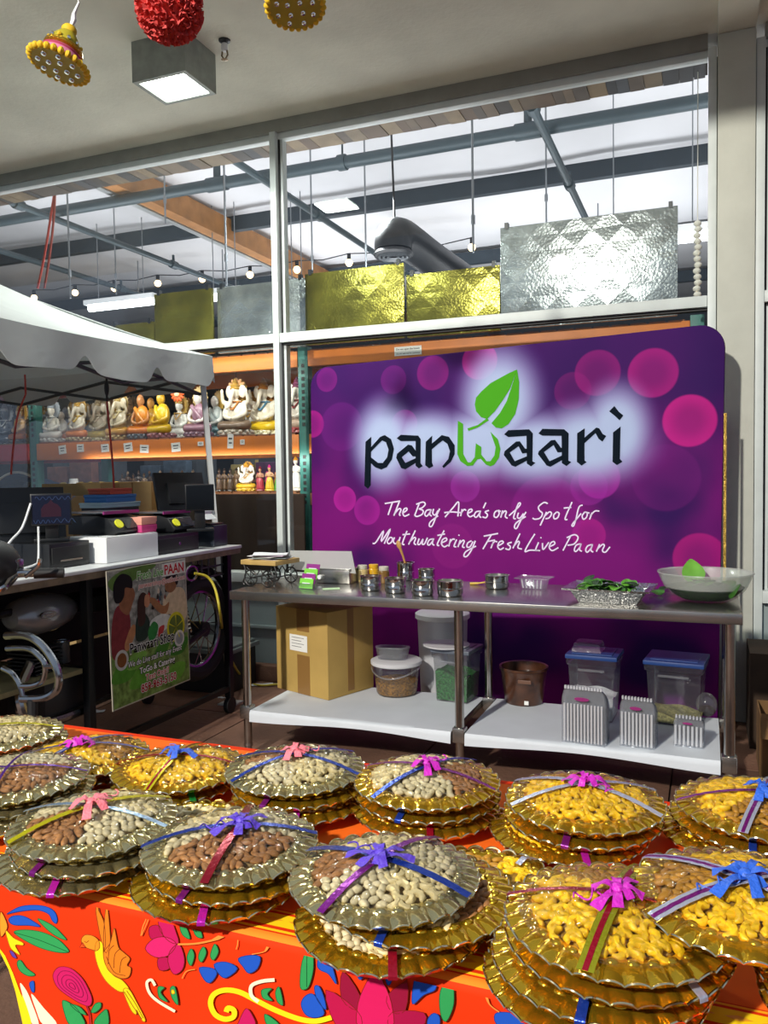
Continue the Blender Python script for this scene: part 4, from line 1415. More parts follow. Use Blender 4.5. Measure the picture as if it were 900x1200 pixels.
# stacked sweet boxes between the scales
yp = yb(166, 622, -2.86)
for k, (c, lab) in enumerate((('#c23a78', 'bright pink sweet box under the peach box'), ('#dd9a86', 'peach sweet box on top of the pink box'))):
    z0 = E1 + .131 + k * .042
    t = thing('sweet_box', lab, 'box', (-2.86, yp, z0))
    part('tray', MB().b2(-2.93, -2.81, yp - .062, yp + .062, z0, z0 + .028), M('bx' + c.strip('#'), c, .5), t, bevel=.002)
    part('lid', MB().b2(-2.933, -2.807, yp - .065, yp + .065, z0 + .014, z0 + .041), M('bx' + c.strip('#'), c, .5), t, bevel=.002)
ys_ = yb(130, 600, -3.28)
z0 = E1
for k, (h, w, c, lab) in enumerate(((.255, .30, '#17191c', 'black storage box under the light blue box'), (.03, .34, '#a8c4cc', 'thin pale blue box under the blue box'), (.045, .26, '#2f6fae', 'bright blue sweet box under the orange box'), (.035, .19, '#b8492f', 'orange-red patterned sweet box on top of its pile'))):
    t = thing('sweet_box', lab, 'box', (-3.28, ys_, z0))
    part('tray', MB().b2(-3.36, -3.20, ys_ - w / 2, ys_ + w / 2, z0, z0 + h * .6), M('bx' + c.strip('#'), c, .5), t, bevel=.003)
    part('lid', MB().b2(-3.363, -3.197, ys_ - w / 2 - .003, ys_ + w / 2 + .003, z0 + h * .6, z0 + h), M('bx' + c.strip('#'), c, .5, var=.2), t, bevel=.003)
    z0 += h + .001
# point of sale screens


def pos(px, py, f, wid, hgt, rz, lab, screen, base_z, x_pole=0., tilt=0.):
    c = at_depth(px, py, f)
    t = thing('customer_display', lab, 'display', (c.x, c.y, base_z), rz)
    T = Matrix.Translation((0, 0, c.z - base_z)) @ Matrix.Rotation(tilt, 4, 'X')
    b = MB()
    b.T = T
    cs_ = part('casing', b.box((0, 0, 0), (wid, .03, hgt)), m_plast, t, world=False, bevel=.005)
    b = MB()
    b.T = T
    sc = part('screen', b.box((0, -.0155, 0), (wid * .93, .002, hgt * .9)), screen, cs_, world=False)
    part('stem', MB().box((x_pole, .03, (c.z - base_z) / 2), (.06, .03, c.z - base_z)), m_plast, t, world=False, bevel=.004)
    part('foot', MB().box((x_pole, .04, .008), (.16, .12, .016)), m_plast, t, world=False, bevel=.004)
    return t, T, sc


m_scr = M('screen_blue', '#0c1226', .25, emit=.12)
t, T, sc = pos(60, 597, 3.95, .185, .155, R(42), 'small customer screen showing a faint dark red emblem', m_scr, E1 + .121)
m_ink = M('screen_emblem', '#2a1020', .3, emit=.1)
m_ink2 = M('screen_script', '#34466a', .3, emit=.1)


def sf(x, y, h):
    return T @ Vector((x, -.0168 - h, y))


b = MB()
b.prism([(-.045, -.035), (.045, -.035), (.045, .005), (.03, .025), (.012, .032), (0, .05), (-.012, .032), (-.03, .025), (-.045, .005)], sf, .0006)
part('emblem', b, m_ink, sc, world=False, smooth=0, tri=True)
for q, (y, x0, n, amp) in enumerate(((.055, -.07, 5, .008), (.055, .02, 5, .008), (-.058, -.08, 4, .009), (-.055, .0, 6, .01))):
    b = MB()
    b.tube([sf(x0 + i * .0016 * n / 2, y + amp * math.sin(i * .9 + q), .0005) for i in range(24)], .0012, 4)
    part('script', b, m_ink2, sc, world=False)
m_off = M('screen_off', '#07080a', .12)
pos(234, 583, 4.80, .167, .157, R(38), 'small blank customer screen near the tent leg', m_off, E1 + .106)


def monitor(px, py, f, wid, hgt, rz, tilt, lab):
    c = at_depth(px, py, f)
    t = thing('till_monitor', lab, 'monitor', (c.x, c.y, E1), rz)
    T = Matrix.Translation((0, 0, c.z - E1)) @ Matrix.Rotation(tilt, 4, 'X')
    for nm, bb, m_ in (('casing', ((0, 0, 0), (wid, .028, hgt)), m_plast), ('back_bulge', ((0, -.028, -.02), (wid * .6, .03, hgt * .55)), m_plast), ('screen', ((0, .0150, 0), (wid * .94, .002, hgt * .92)), m_off)):
        b = MB()
        b.T = T
        part(nm, b.box(*bb), m_, t, world=False, bevel=.004)
    part('stem', MB().box((0, -.02, (c.z - E1) / 2), (.09, .04, c.z - E1)), m_plast, t, world=False, bevel=.004)
    part('foot', MB().box((0, 0, .01), (.16, .12, .02)), m_plast, t, world=False, bevel=.005)


monitor(26, 604, 4.05, .40, .28, R(52), R(-12), 'large black till monitor seen from behind at far left')
monitor(211, 576, 5.05, .33, .24, R(62), R(-16), 'large black till monitor beside the cardboard boxes')
# receipt printer with curling paper
yq = yb(246, 625, -2.86)
t = thing('receipt_printer', 'dark receipt printer with white paper curling out', 'printer', (-2.86, yq, E1))
part('case', MB().b2(-2.98, -2.78, yq - .075, yq + .075, E1, E1 + .13), M('printer_navy', '#1d2430', .4), t, bevel=.008)
part('cover', MB().b2(-2.975, -2.80, yq - .07, yq + .07, E1 + .131, E1 + .142), m_plast, t, bevel=.004)
part('paper', MB().sheet(lambda u, v: (-2.94 + .11 * v + .03 * math.sin(v * 6), yq - .07 + .12 * u, E1 + .147 + .075 * math.sin(v * 2.9)), 4, 16, .002), m_white, t, smooth=60)
# cardboard cartons stacked behind the counter


def carton(name, x0, x1, y0, y1, z0, z1, lab, flaps=0., tape=True, mk=None):
    m_kraft = mk or MATS['kraft_board']
    t = thing('cardboard_box', lab, 'box', ((x0 + x1) / 2, (y0 + y1) / 2, z0))
    th = .006
    part('wall', MB().b2(x1 - th, x1, y0, y1, z0, z1), m_kraft, t)
    part('wall', MB().b2(x0, x0 + th, y0, y1, z0, z1), m_kraft, t)
    part('wall', MB().b2(x0 + th, x1 - th, y0, y0 + th, z0, z1), m_kraft, t)
    part('wall', MB().b2(x0 + th, x1 - th, y1 - th, y1, z0, z1), m_kraft, t)
    part('bottom', MB().b2(x0 + th, x1 - th, y0 + th, y1 - th, z0, z0 + th), m_kraft, t)
    if flaps:
        for yy, s in ((y0, -1),):
            part('flap', MB().add([(x0, yy, z1), (x1, yy, z1), (x1 + .01, yy + s * .10 * flaps, z1 - .09), (x0, yy + s * .10 * flaps, z1 - .09), (x0, yy + s * .005, z1 + .004), (x1, yy + s * .005, z1 + .004), (x1 + .01, yy + s * (.10 * flaps + .005), z1 - .088), (x0, yy + s * (.10 * flaps + .005), z1 - .088)],
                                  [(0, 1, 2, 3), (4, 7, 6, 5), (0, 4, 5, 1), (1, 5, 6, 2), (2, 6, 7, 3), (3, 7, 4, 0)]), m_kraft, t)
    else:
        part('flap', MB().b2(x0, (x0 + x1) / 2 - .001, y0, y1, z1, z1 + th), m_kraft, t)
        part('flap', MB().b2((x0 + x1) / 2 + .001, x1, y0, y1, z1, z1 + th), m_kraft, t)
    if tape:
        ym = (y0 + y1) / 2
        part('tape', MB().b2(x1, x1 + .001, ym - .028, ym + .028, z0, z1), m_kraft2, t)
    return t


cx = -3.72
ys0, ys1, ys2, ys3 = (yb(p_, 600, cx) for p_ in (84, 118, 156, 204))
for k, (a, b_, h, fl_) in enumerate(((ys0, ys1, 1.36, 1.), (ys1, ys2, 1.43, 0), (ys2, ys3, 1.435, 0))):
    nm = ('open-flapped', 'middle taped', 'far taped')[k]
    carton('', cx - .5, cx, a + .005, b_ - .005, 0, .72, 'lower %s cardboard box behind the counter' % nm, 0)
    carton('', cx - .5, cx, a + .005, b_ - .005, .728, h, 'upper %s cardboard box behind the counter' % nm, fl_)
# white cables at the near end
solo('white_cable', MB().tube(smoothpath([atX(x, y, -3.02) for x, y in ((36, 590), (26, 618), (14, 632), (4, 644))]), .006, 6), m_white, 'white cable curving down from the customer screen', 'cable')
P = smoothpath([atX(x, y, -2.9) for x, y in ((45, 617), (45, 655), (40, 662), (24, 667))])
solo('white_cable', MB().tube(P, .005, 6), m_white, 'straight white cable beside the screen stem', 'cable')
# yellow hose cord from the counter to the floor
P = smoothpath([atX(228, 672, -2.69), atX(243, 676, -2.66), atX(252, 690, -2.62), atX(258, 718, -2.58), atY(262, 745, 4.4), atY(272, 775, 4.45), atZ(287, 797, .013), atZ(304, 803, .012), atZ(330, 802, .012), atZ(352, 806, .012)], 8)
solo('extension_cord', MB().tube(P, .0075, 8), M('cord_yellow', '#b5a62a', .5), 'yellow extension cord hanging from the counter onto the floor', 'cord')
# scraps on the pavement
m_scrap = M('paper_scrap', '#c8ccd0', .8)
for i, (px, py, w, h, a, lab) in enumerate(((260, 818, .05, .028, .2, 'small white paper scrap on the shadowed pavement'), (303, 803, .20, .06, .5, 'white paper strip beside the yellow cord'), (64, 845, .12, .07, .8, 'crumpled white paper under the counter'), (113, 834, .10, .05, .3, 'white paper piece under the poster'))):
    p = atZ(px, py, .002)
    solo('paper_scrap', MB().sheet(lambda u, v: (p.x + (u - .5) * w * math.cos(a) - (v - .5) * h * math.sin(a), p.y + (u - .5) * w * math.sin(a) + (v - .5) * h * math.cos(a), .004 + .004 * math.sin(u * 5 + v * 3) ** 2), 8, 5, .001), m_scrap, lab, 'paper')
# low dark crate against the wall behind the table leg
t = thing('crate', 'low dark plastic crate on the pavement by the wall', 'crate', (-3.2, 4.8, 0))
part('tub', MB().b2(-3.42, -2.98, 4.62, 4.98, 0, .27), m_bk, t, bevel=.01)
part('rim', MB().b2(-3.44, -2.96, 4.60, 5.0, .27, .30), M('crate_grey', '#6f7a78', .6), t, bevel=.006)
part('lid', MB().b2(-3.42, -2.98, 4.62, 4.98, .30, .32), M('crate_grey', '#6f7a78', .6), t, bevel=.008)
# ================================================================== BANNER
BL, BR = Vector((-2.555, 5.0, 0)), Vector((.09, 4.72, 0))
BD = (BR - BL)
BW = BD.length
brz = math.atan2(BD.y, BD.x)
bn = Vector((BD.y, -BD.x, 0)).normalized()        # towards the camera
BT = 2.235
t_ban = thing('banner', 'tall purple fabric banner stand with stall name and leaf logo', 'banner', BL, brz)
bu = BD.normalized()


def bpt(px, py):
    """photo pixel -> point on the banner plane in the banner's own x, z"""
    d = ray(px, py)
    o = Vector((0, 0, HC))
    k = (BL - o).dot(bn) / d.dot(bn)
    q = o + d * k
    return ((q - BL).dot(bu), q.z)


TLz, TRz = bpt(380, 430)[1], bpt(830, 380)[1]
m_ban = bpy.data.materials.new('banner_print')
m_ban.use_nodes = True
nt = m_ban.node_tree
L = nt.links.new
pb = nt.nodes['Principled BSDF']
pb.inputs['Roughness'].default_value = .7
pb.inputs['Specular IOR Level'].default_value = .12
tcn = nt.nodes.new('ShaderNodeTexCoord')
sep = nt.nodes.new('ShaderNodeSeparateXYZ')
L(tcn.outputs['Object'], sep.inputs[0])


def mth(op, a, b=None, c=None):
    n = nt.nodes.new('ShaderNodeMath')
    n.operation = op
    for i, v in enumerate((a, b, c)):
        if v is None:
            continue
        if isinstance(v, (int, float)):
            n.inputs[i].default_value = v
        else:
            L(v, n.inputs[i])
    return n.outputs[0]


def mixc(fac, a, b):
    n = nt.nodes.new('ShaderNodeMix')
    n.data_type = 'RGBA'
    for s, v in ((n.inputs[0], fac), (n.inputs[6], a), (n.inputs[7], b)):
        if isinstance(v, (int, float)):
            s.default_value = v
        elif isinstance(v, tuple):
            s.default_value = v
        else:
            L(v, s)
    return n.outputs[2]


def dist(cx, cz, rx, rz_):
    a = mth('MULTIPLY', mth('SUBTRACT', sep.outputs[0], cx), 1 / rx)
    b = mth('MULTIPLY', mth('SUBTRACT', sep.outputs[2], cz), 1 / rz_)
    return mth('SQRT', mth('ADD', mth('MULTIPLY', a, a), mth('MULTIPLY', b, b)))


def ramp(v, lo, hi):
    n = nt.nodes.new('ShaderNodeMapRange')
    n.interpolation_type = 'SMOOTHSTEP'
    n.inputs['From Min'].default_value = lo
    n.inputs['From Max'].default_value = hi
    L(v, n.inputs['Value'])
    return n.outputs[0]


# ground colour: dark violet towards the upper left, magenta purple below
zz = ramp(sep.outputs[2], 2.2, 1.0)
col = mixc(zz, lin('#3c0f58'), lin('#74106e'))
nz = nt.nodes.new('ShaderNodeTexNoise')
nz.inputs['Scale'].default_value = 1.4
L(tcn.outputs['Object'], nz.inputs['Vector'])
col = mixc(ramp(nz.outputs['Fac'], .42, .68), col, lin('#300d52'))
pxm = 5.2 / 950
for px, py, r, c, a in ((383, 445, 15, '#8e1c82', .55), (461, 445, 17, '#7d1a7c', .5), (507, 437, 20, '#9a1c7e', .55), (562, 423, 21, '#c0208c', .85), (671, 458, 20, '#84196f', .45), (700, 437, 24, '#9a1a76', .65), (765, 437, 25, '#b51d80', .75), (808, 493, 26, '#c81f86', .95), (474, 497, 17, '#a5289c', .7), (366, 497, 17, '#b31c86', .7),
                         (404, 585, 16, '#c024a0', .7), (430, 598, 18, '#b424a0', .6), (545, 570, 18, '#a030a4', .5), (702, 560, 22, '#b428a8', .6), (690, 627, 18, '#b81f8c', .6), (690, 570, 20, '#9a289c', .5), (820, 655, 26, '#c01c80', .7), (400, 500, 30, '#6a1a78', .5), (640, 600, 40, '#8c1c86', .5), (780, 560, 34, '#6d1670', .5), (530, 640, 26, '#92207e', .4)):
    x, z = bpt(px, py)
    q = dist(x, z, r * pxm, r * pxm)
    inside = ramp(q, 1.04, .94)
    edge = mth('MULTIPLY_ADD', ramp(q, .3, 1.0), .4, .6)
    col = mixc(mth('MULTIPLY', mth('MULTIPLY', inside, edge), a * .75), col, lin(c))
# pale halo printed around the logo
h_ = None
for px, py, rx, ry in ((450, 520, 40, 50), (500, 520, 60, 36), (585, 470, 44, 56), (560, 520, 60, 38), (630, 525, 70, 36), (690, 520, 60, 40), (722, 505, 34, 46)):
    x, z = bpt(px, py)
    q = ramp(dist(x, z, rx * pxm * 1.12, ry * pxm * 1.12), 1.3, .35)
    h_ = q if h_ is None else mth('MAXIMUM', h_, q)
col = mixc(mth('MULTIPLY', h_, .6), col, lin('#8f5cc0'))
col = mixc(mth('MULTIPLY', mth('MULTIPLY', h_, h_), .93), col, lin('#a9b9d8'))
L(col, pb.inputs['Base Color'])
wv = nt.nodes.new('ShaderNodeTexNoise')
wv.inputs['Scale'].default_value = 2.5
L(tcn.outputs['Object'], wv.inputs['Vector'])
bpn = nt.nodes.new('ShaderNodeBump')
bpn.inputs['Strength'].default_value = .25
bpn.inputs['Distance'].default_value = .05
L(wv.outputs['Fac'], bpn.inputs['Height'])
L(bpn.outputs[0], pb.inputs['Normal'])
# panel outline with rounded top corners
xl_t, xr_t = .0, BW
rc = .13
out = [(0.02, .03), (BW - .03, .03)]
for k in range(9):
    a = R(90 * k / 8)
    out.append((BW - rc + rc * math.cos(a), TRz - rc + rc * math.sin(a)))
for k in range(9):
    a = R(90 + 90 * k / 8)
    out.append((.04 + rc + rc * math.cos(a), TLz - rc + rc * math.sin(a)))
part('fabric', MB().prism(out, lambda x, y, h: (x, h, y), .035), m_ban, t_ban, world=False, tri=True, bevel=.008)
# stand feet and the gold sequin ribbon on the right edge
m_alum = M('stand_alu', '#b8bbbd', .35, .9)
for x in (.35, BW - .35):
    part('foot', MB().b2(x - .03, x + .03, -.14, .03, 0, .028), m_alum, t_ban, world=False, bevel=.004)
m_seq = M('gold_sequin', '#c8a24a', .25, .7, var=.5, scale=220, bump=.8, bscale=160)
part('sequin_ribbon', MB().b2(BW - .004, BW + .010, -.004, .004, .03, TRz - rc - .35), m_seq, t_ban, world=False)
BH = [-.0012]


def fat(poly, d):
    n = len(poly)
    ar = sum(poly[i][0] * poly[(i + 1) % n][1] - poly[(i + 1) % n][0] * poly[i][1] for i in range(n))
    sg = 1 if ar > 0 else -1
    out_ = []
    for i in range(n):
        a, b, c_ = Vector(poly[i - 1]), Vector(poly[i]), Vector(poly[(i + 1) % n])
        e1, e2 = (b - a).normalized(), (c_ - b).normalized()
        nn = Vector((e1.y + e2.y, -e1.x - e2.x)) * sg
        out_.append(tuple(b + nn.normalized() * d) if nn.length > 1e-6 else tuple(b))
    return out_


def bl(poly, mat, name):
    if name == 'letter':
        poly = fat(poly, .55)
    p2 = [bpt(x, y) for x, y in poly]
    return part(name, MB().prism(p2, lambda x, y, h: (x, BH[0] + h, y), -.0012), mat, t_ban, world=False, smooth=0, tri=True)


m_nav = M('logo_navy', '#0f1822', .8, spec=.05)
m_grn = M('logo_green', '#4a9e24', .8, spec=.05)
cA = lambda P: [(410 + x / 5, 420 + y / 5) for x, y in P]
cB = lambda P: [(570 + x / 5, 450 + y / 5) for x, y in P]
GL = [cA([(95, 490), (125, 462), (120, 742), (106, 760), (88, 745)]),
      cA([(122, 527), (180, 462), (205, 452), (240, 475), (256, 530), (245, 590), (215, 635), (185, 648), (150, 635), (118, 604), (119, 577), (165, 615), (195, 615), (222, 580), (230, 535), (215, 490), (190, 478), (165, 500), (122, 548)]),
      cA([(278, 468), (300, 450), (400, 455), (413, 475), (412, 615), (425, 630), (405, 642), (388, 628), (388, 482), (300, 482)]),
      cA([(280, 560), (342, 508), (362, 512), (388, 548), (388, 572), (370, 572), (345, 543), (302, 578), (325, 615), (389, 585), (389, 608), (325, 647), (303, 640), (275, 582)]),
      cA([(448, 490), (482, 455), (478, 500), (479, 610), (487, 630), (465, 642), (445, 625)]),
      cA([(478, 505), (540, 452), (580, 462), (612, 510), (612, 560), (590, 605), (550, 640), (545, 632), (580, 590), (590, 545), (575, 500), (545, 478), (515, 500), (478, 534)]),
      cB([(107, 295), (130, 273), (250, 268), (270, 290), (268, 455), (285, 462), (262, 480), (240, 465), (237, 302), (130, 308)]),
      cB([(110, 395), (175, 340), (195, 338), (225, 380), (238, 382), (238, 402), (212, 405), (190, 362), (135, 400), (165, 455), (238, 425), (238, 446), (170, 482), (150, 475), (105, 415)]),
      cB([(308, 290), (330, 265), (455, 268), (480, 290), (478, 450), (495, 458), (470, 478), (445, 462), (443, 302), (330, 300)]),
      cB([(310, 395), (380, 332), (402, 330), (435, 375), (444, 378), (444, 397), (418, 398), (395, 355), (335, 398), (370, 455), (444, 420), (444, 443), (375, 482), (355, 475), (305, 410)]),
      cB([(535, 290), (575, 262), (572, 330), (573, 450), (585, 458), (558, 475), (533, 455)]),
      cB([(572, 320), (645, 258), (660, 262), (680, 295), (700, 305), (680, 335), (660, 320), (640, 285), (572, 348)]),
      cB([(745, 285), (785, 252), (780, 440), (795, 455), (765, 472), (742, 455)]),
      cB([(722, 160), (750, 132), (775, 165), (800, 185), (780, 210), (755, 185)])]
for g in GL:
    bl(g, m_nav, 'letter')
bl(cA([(635, 368), (662, 385), (662, 560), (690, 612), (710, 612), (735, 580), (740, 500), (768, 520), (768, 565), (800, 605), (825, 605), (850, 570), (858, 520), (825, 432), (865, 475), (880, 530), (872, 580), (845, 620), (825, 630), (800, 620), (768, 585), (745, 590), (720, 625), (690, 628), (650, 600), (633, 560)]), m_grn, 'letter')
sm2 = lambda P: [tuple(p) for p in smoothpath(P, 3, True)]
bl([(606, 433), (597, 437), (586, 443), (575, 449), (564, 459), (558, 466), (556.5, 474), (558, 482), (564, 489), (571, 491), (580, 482), (590, 468), (598, 455)], m_grn, 'logo_leaf')
bl([(606, 433), (599, 455), (594, 470), (586, 484), (576, 496), (581, 501), (588, 502), (596, 497), (604, 485), (608, 468), (608.5, 448)], m_grn, 'logo_leaf')
bl([(548, 502), (549, 505), (560, 501), (573, 492.5), (571, 490), (560, 498)], m_grn, 'logo_stem')
# handwritten tag line
m_wht = M('logo_white', '#e6d6f2', .8, spec=.05)


def hand(strokes, ox, oy, w=.82):
    for st in strokes:
        P = smoothpath([(ox + x / 5.625, oy + y / 5.625) for x, y in st], 5)
        mb = MB()
        vs, fs = [], []
        n = len(P)
        for i in range(n):
            tn = (P[min(i + 1, n - 1)] - P[max(i - 1, 0)])
            if tn.length < 1e-6:
                tn = Vector((1, 0))
            tn.normalize()
            nn = Vector((-tn.y, tn.x)) * w
            for q in (P[i] + nn, P[i] - nn):
                x, z = bpt(q.x, q.y)
                vs.append((x, -.0016, z))
        fs = [(2 * i, 2 * i + 1, 2 * i + 3, 2 * i + 2) for i in range(n - 1)]
        mb.add(vs, fs)
        part('pen_stroke', mb, m_wht, t_ban, world=False, smooth=0)


hand([[(118, 85), (220, 68)], [(168, 80), (140, 160)], [(215, 70), (178, 165)], [(185, 150), (210, 120), (225, 125), (215, 155), (222, 165)], [(232, 150), (262, 130), (262, 115), (245, 122), (238, 150), (250, 168), (280, 155)],
      [(345, 85), (315, 165)], [(325, 90), (370, 75), (385, 90), (365, 112), (345, 120), (370, 130), (365, 155), (330, 170), (315, 160)], [(420, 125), (395, 130), (382, 155), (395, 168), (415, 145), (425, 122), (415, 155), (428, 168)],
      [(440, 120), (435, 150), (450, 160), (470, 130)], [(480, 118), (455, 175), (430, 232), (412, 232), (420, 205), (470, 165)], [(515, 175), (570, 110), (605, 75), (600, 170)], [(510, 145), (560, 140), (620, 145)],
      [(628, 122), (618, 168)], [(620, 150), (640, 125), (655, 130)], [(665, 150), (692, 135), (690, 122), (672, 128), (665, 155), (680, 172), (705, 160)], [(745, 135), (720, 140), (708, 165), (722, 175), (742, 150), (750, 132), (742, 165), (755, 178)],
      [(785, 78), (768, 115)], [(805, 130), (780, 140), (795, 158), (785, 178), (762, 172)],
      [(38, 348), (60, 340), (110, 265), (95, 335), (155, 252), (115, 350)], [(150, 310), (135, 335), (145, 350), (165, 335), (168, 312), (150, 308)], [(182, 308), (175, 335), (190, 350), (210, 325)], [(220, 305), (212, 340), (225, 352)],
      [(265, 265), (235, 345), (248, 355)], [(235, 290), (285, 285)], [(320, 262), (275, 355)], [(282, 340), (310, 310), (322, 315), (312, 345), (325, 357)], [(345, 315), (335, 350), (350, 352), (370, 320), (365, 350), (380, 350), (400, 310)],
      [(435, 318), (412, 325), (400, 350), (412, 358), (435, 330), (440, 315), (432, 348), (445, 360)], [(510, 262), (465, 350), (478, 362)], [(465, 295), (515, 285)], [(490, 345), (525, 328), (522, 312), (500, 322), (492, 350), (510, 370), (535, 358)],
      [(552, 318), (540, 368)], [(545, 345), (565, 320), (580, 322)], [(592, 322), (575, 365), (590, 370)], [(605, 297), (609, 290)], [(617, 325), (600, 372)], [(606, 355), (632, 328), (642, 335), (630, 368), (645, 375)],
      [(690, 330), (665, 345), (660, 370), (680, 370), (700, 335)], [(715, 330), (690, 390), (660, 432), (640, 430), (655, 400), (720, 365)], [(770, 300), (865, 282)], [(820, 292), (765, 385)], [(795, 335), (845, 325)]], 430, 575)
hand([[(72, 130), (55, 145), (52, 170), (70, 175), (85, 150), (78, 130), (95, 138)], [(108, 130), (95, 178)], [(98, 160), (120, 135), (132, 140), (125, 170), (140, 182)], [(150, 165), (210, 110), (225, 85), (212, 85), (190, 140), (180, 180), (195, 185)],
      [(212, 145), (205, 175), (222, 180), (245, 150)], [(262, 140), (225, 200), (200, 248), (185, 240), (200, 210), (260, 170)], [(405, 85), (380, 78), (345, 105), (350, 130), (370, 150), (355, 180), (320, 188), (305, 180)], [(397, 140), (355, 230)],
      [(388, 165), (415, 140), (430, 150), (415, 178), (390, 185)], [(465, 140), (445, 160), (448, 185), (470, 178), (480, 150), (465, 140)], [(565, 75), (520, 180), (535, 190)], [(510, 115), (560, 110)],
      [(635, 95), (610, 110), (590, 190), (575, 232), (565, 225), (600, 180), (625, 150)], [(650, 140), (632, 165), (640, 188), (660, 175), (665, 148), (650, 140), (680, 148)], [(697, 145), (680, 190)], [(685, 165), (715, 135), (745, 135)],
      [(48, 335), (30, 380)], [(35, 360), (55, 335), (72, 338)], [(75, 365), (110, 345), (105, 332), (85, 340), (75, 370), (92, 388), (115, 375)], [(168, 340), (140, 350), (158, 368), (150, 388), (125, 382)], [(222, 282), (175, 380)],
      [(182, 365), (208, 335), (218, 342), (208, 375), (235, 385)], [(320, 285), (285, 340), (255, 400), (290, 392), (355, 395)], [(345, 340), (325, 390), (345, 392)], [(358, 313), (362, 307)], [(370, 345), (375, 388), (412, 340)],
      [(415, 370), (450, 352), (445, 335), (425, 345), (415, 375), (435, 395), (475, 375)], [(555, 300), (505, 395)], [(530, 310), (580, 290), (605, 310), (580, 350), (535, 360)], [(620, 350), (592, 360), (580, 390), (592, 400), (618, 370), (625, 348), (615, 388), (630, 400)],
      [(695, 355), (667, 365), (655, 392), (667, 405), (693, 375), (700, 352), (690, 392), (705, 405)], [(747, 352), (725, 402)], [(732, 385), (765, 355), (778, 362), (765, 395), (785, 405), (815, 370)]], 570, 575)
# ================================================================== STEEL PREP TABLE
m_ss = M('stainless', '#a9a7a2', .26, .95, var=.12, scale=7, bump=.06, bscale=14)
m_ss2 = M('stainless_leg', '#b5b2ac', .2, 1., var=.1, scale=20)
X0, X1, Y0, Y1, ZT = -2.29, .14, 3.575, 4.26, .876
t = thing('prep_table', 'long stainless steel prep table with undershelf in front of the banner', 'table', ((X0 + X1) / 2, (Y0 + Y1) / 2, 0))
part('top', MB().b2(X0, X1, Y0, Y1, ZT - .045, ZT), m_ss, t, bevel=.0025)
lx = [atY(289, 780, Y0 + .06).x, atY(538, 780, Y0 + .06).x, atY(855, 800, Y0 + .06).x]
for x in lx:
    for y in (Y0 + .06, Y1 - .07):
        lg = part('leg', MB().cyl((x, y, .05), (x, y, ZT - .045), .0215, 16), m_ss2, t)
        part('foot', MB().lathe([(.0, 0), (.02, 0), (.024, .01), (.018, .05), (.024, .055), (.0225, .07)], 14, (x, y, 0)), m_ss2, lg)
        part('bracket', MB().box((x, y, .235), (.06, .06, .07)), m_ss, lg, bevel=.006)
SH = .252
for a, b in ((lx[0] + .032, lx[1] - .032), (lx[1] + .032, lx[2] - .032)):
    part('shelf', MB().b2(a, b, Y0 + .03, Y1 - .03, SH - .035, SH - .004), m_ss, t, bevel=.004)
# white paper laid over each undershelf
m_pap = M('liner_paper', '#d4dae0', .6, var=.04, scale=6)
for k, (a, b) in enumerate(((lx[0] + .034, lx[1] - .034), (lx[1] + .034, lx[2] - .034))):
    def f(u, v, a=a, b=b, k=k):
        x = a + (b - a) * u
        if v > .16:
            w = (v - .16) / .84
            return (x, Y0 + .024 + (Y1 - Y0 - .06) * w, SH + .0012 * math.sin(x * 9 + w * 4) ** 2)
        w = 1 - v / .16
        return (x, Y0 + .022 - .003 * w, SH - (.045 + .012 * math.sin(x * 5 + k)) * w)
    solo('shelf_paper', MB().sheet(f, 24, 24, .0015), m_pap, ('white liner paper on the left half of the undershelf', 'white liner paper on the right half of the undershelf')[k], 'paper', smooth=50)
SZT = SH + .003
TZ_ = ZT + .001

# ---------------------------------------------------------------- on the undershelf
p0, p1 = atZ(325, 806, SZT), atZ(385, 821, SZT)
bw_ = .30
cxa, cya = p0.x, p0.y
dv = (p1 - p0)
t = thing('cardboard_box', 'large taped cardboard box on the undershelf with a white label', 'box', (p0.x, p0.y, SZT), math.atan2(dv.y, dv.x))
w = dv.length
hb_, db = .475, .36
m_kr = M('kraft_bright', '#b3934f', .8, var=.07, scale=6)
part('carton', MB().b2(0, w, 0, db, 0, hb_), m_kr, t, world=False, bevel=.004)
part('tape', MB().b2(w * .42, w * .66, -.001, 0, 0, hb_ * .46), m_kraft2, t, world=False)
part('tape', MB().b2(w * .42, w * .66, -.001, 0, hb_ * .74, hb_), m_kraft2, t, world=False)
part('tape', MB().b2(w, w + .001, db * .42, db * .56, .02, hb_), m_kraft2, t, world=False)
lb = part('label', MB().b2(w * .28, w * .62, -.0022, -.001, hb_ * .50, hb_ * .69), m_card, t, world=False)
for k in range(4):
    part('print_line', MB().b2(w * .32, w * (.56 - .05 * (k % 2)), -.0030, -.0022, hb_ * (.655 - .035 * k), hb_ * (.660 - .035 * k)), m_print, lb, world=False)
# white bucket behind it
c = atZ(466, 790, 0.0)
bpk = Vector((-1.42, 4.46, 0))
t = thing('bucket', 'white plastic bucket standing behind the undershelf', 'bucket', bpk)
part('pail', MB().lathe([(.12, 0), (.125, .01), (.145, .62), (.15, .63)], 28, bpk), M('bucket_white', '#c9cbd0', .4), t)
part('lid', MB().lathe([(.152, .63), (.158, .635), (.158, .66), (.145, .668), (0, .668)], 28, bpk), m_white, t)
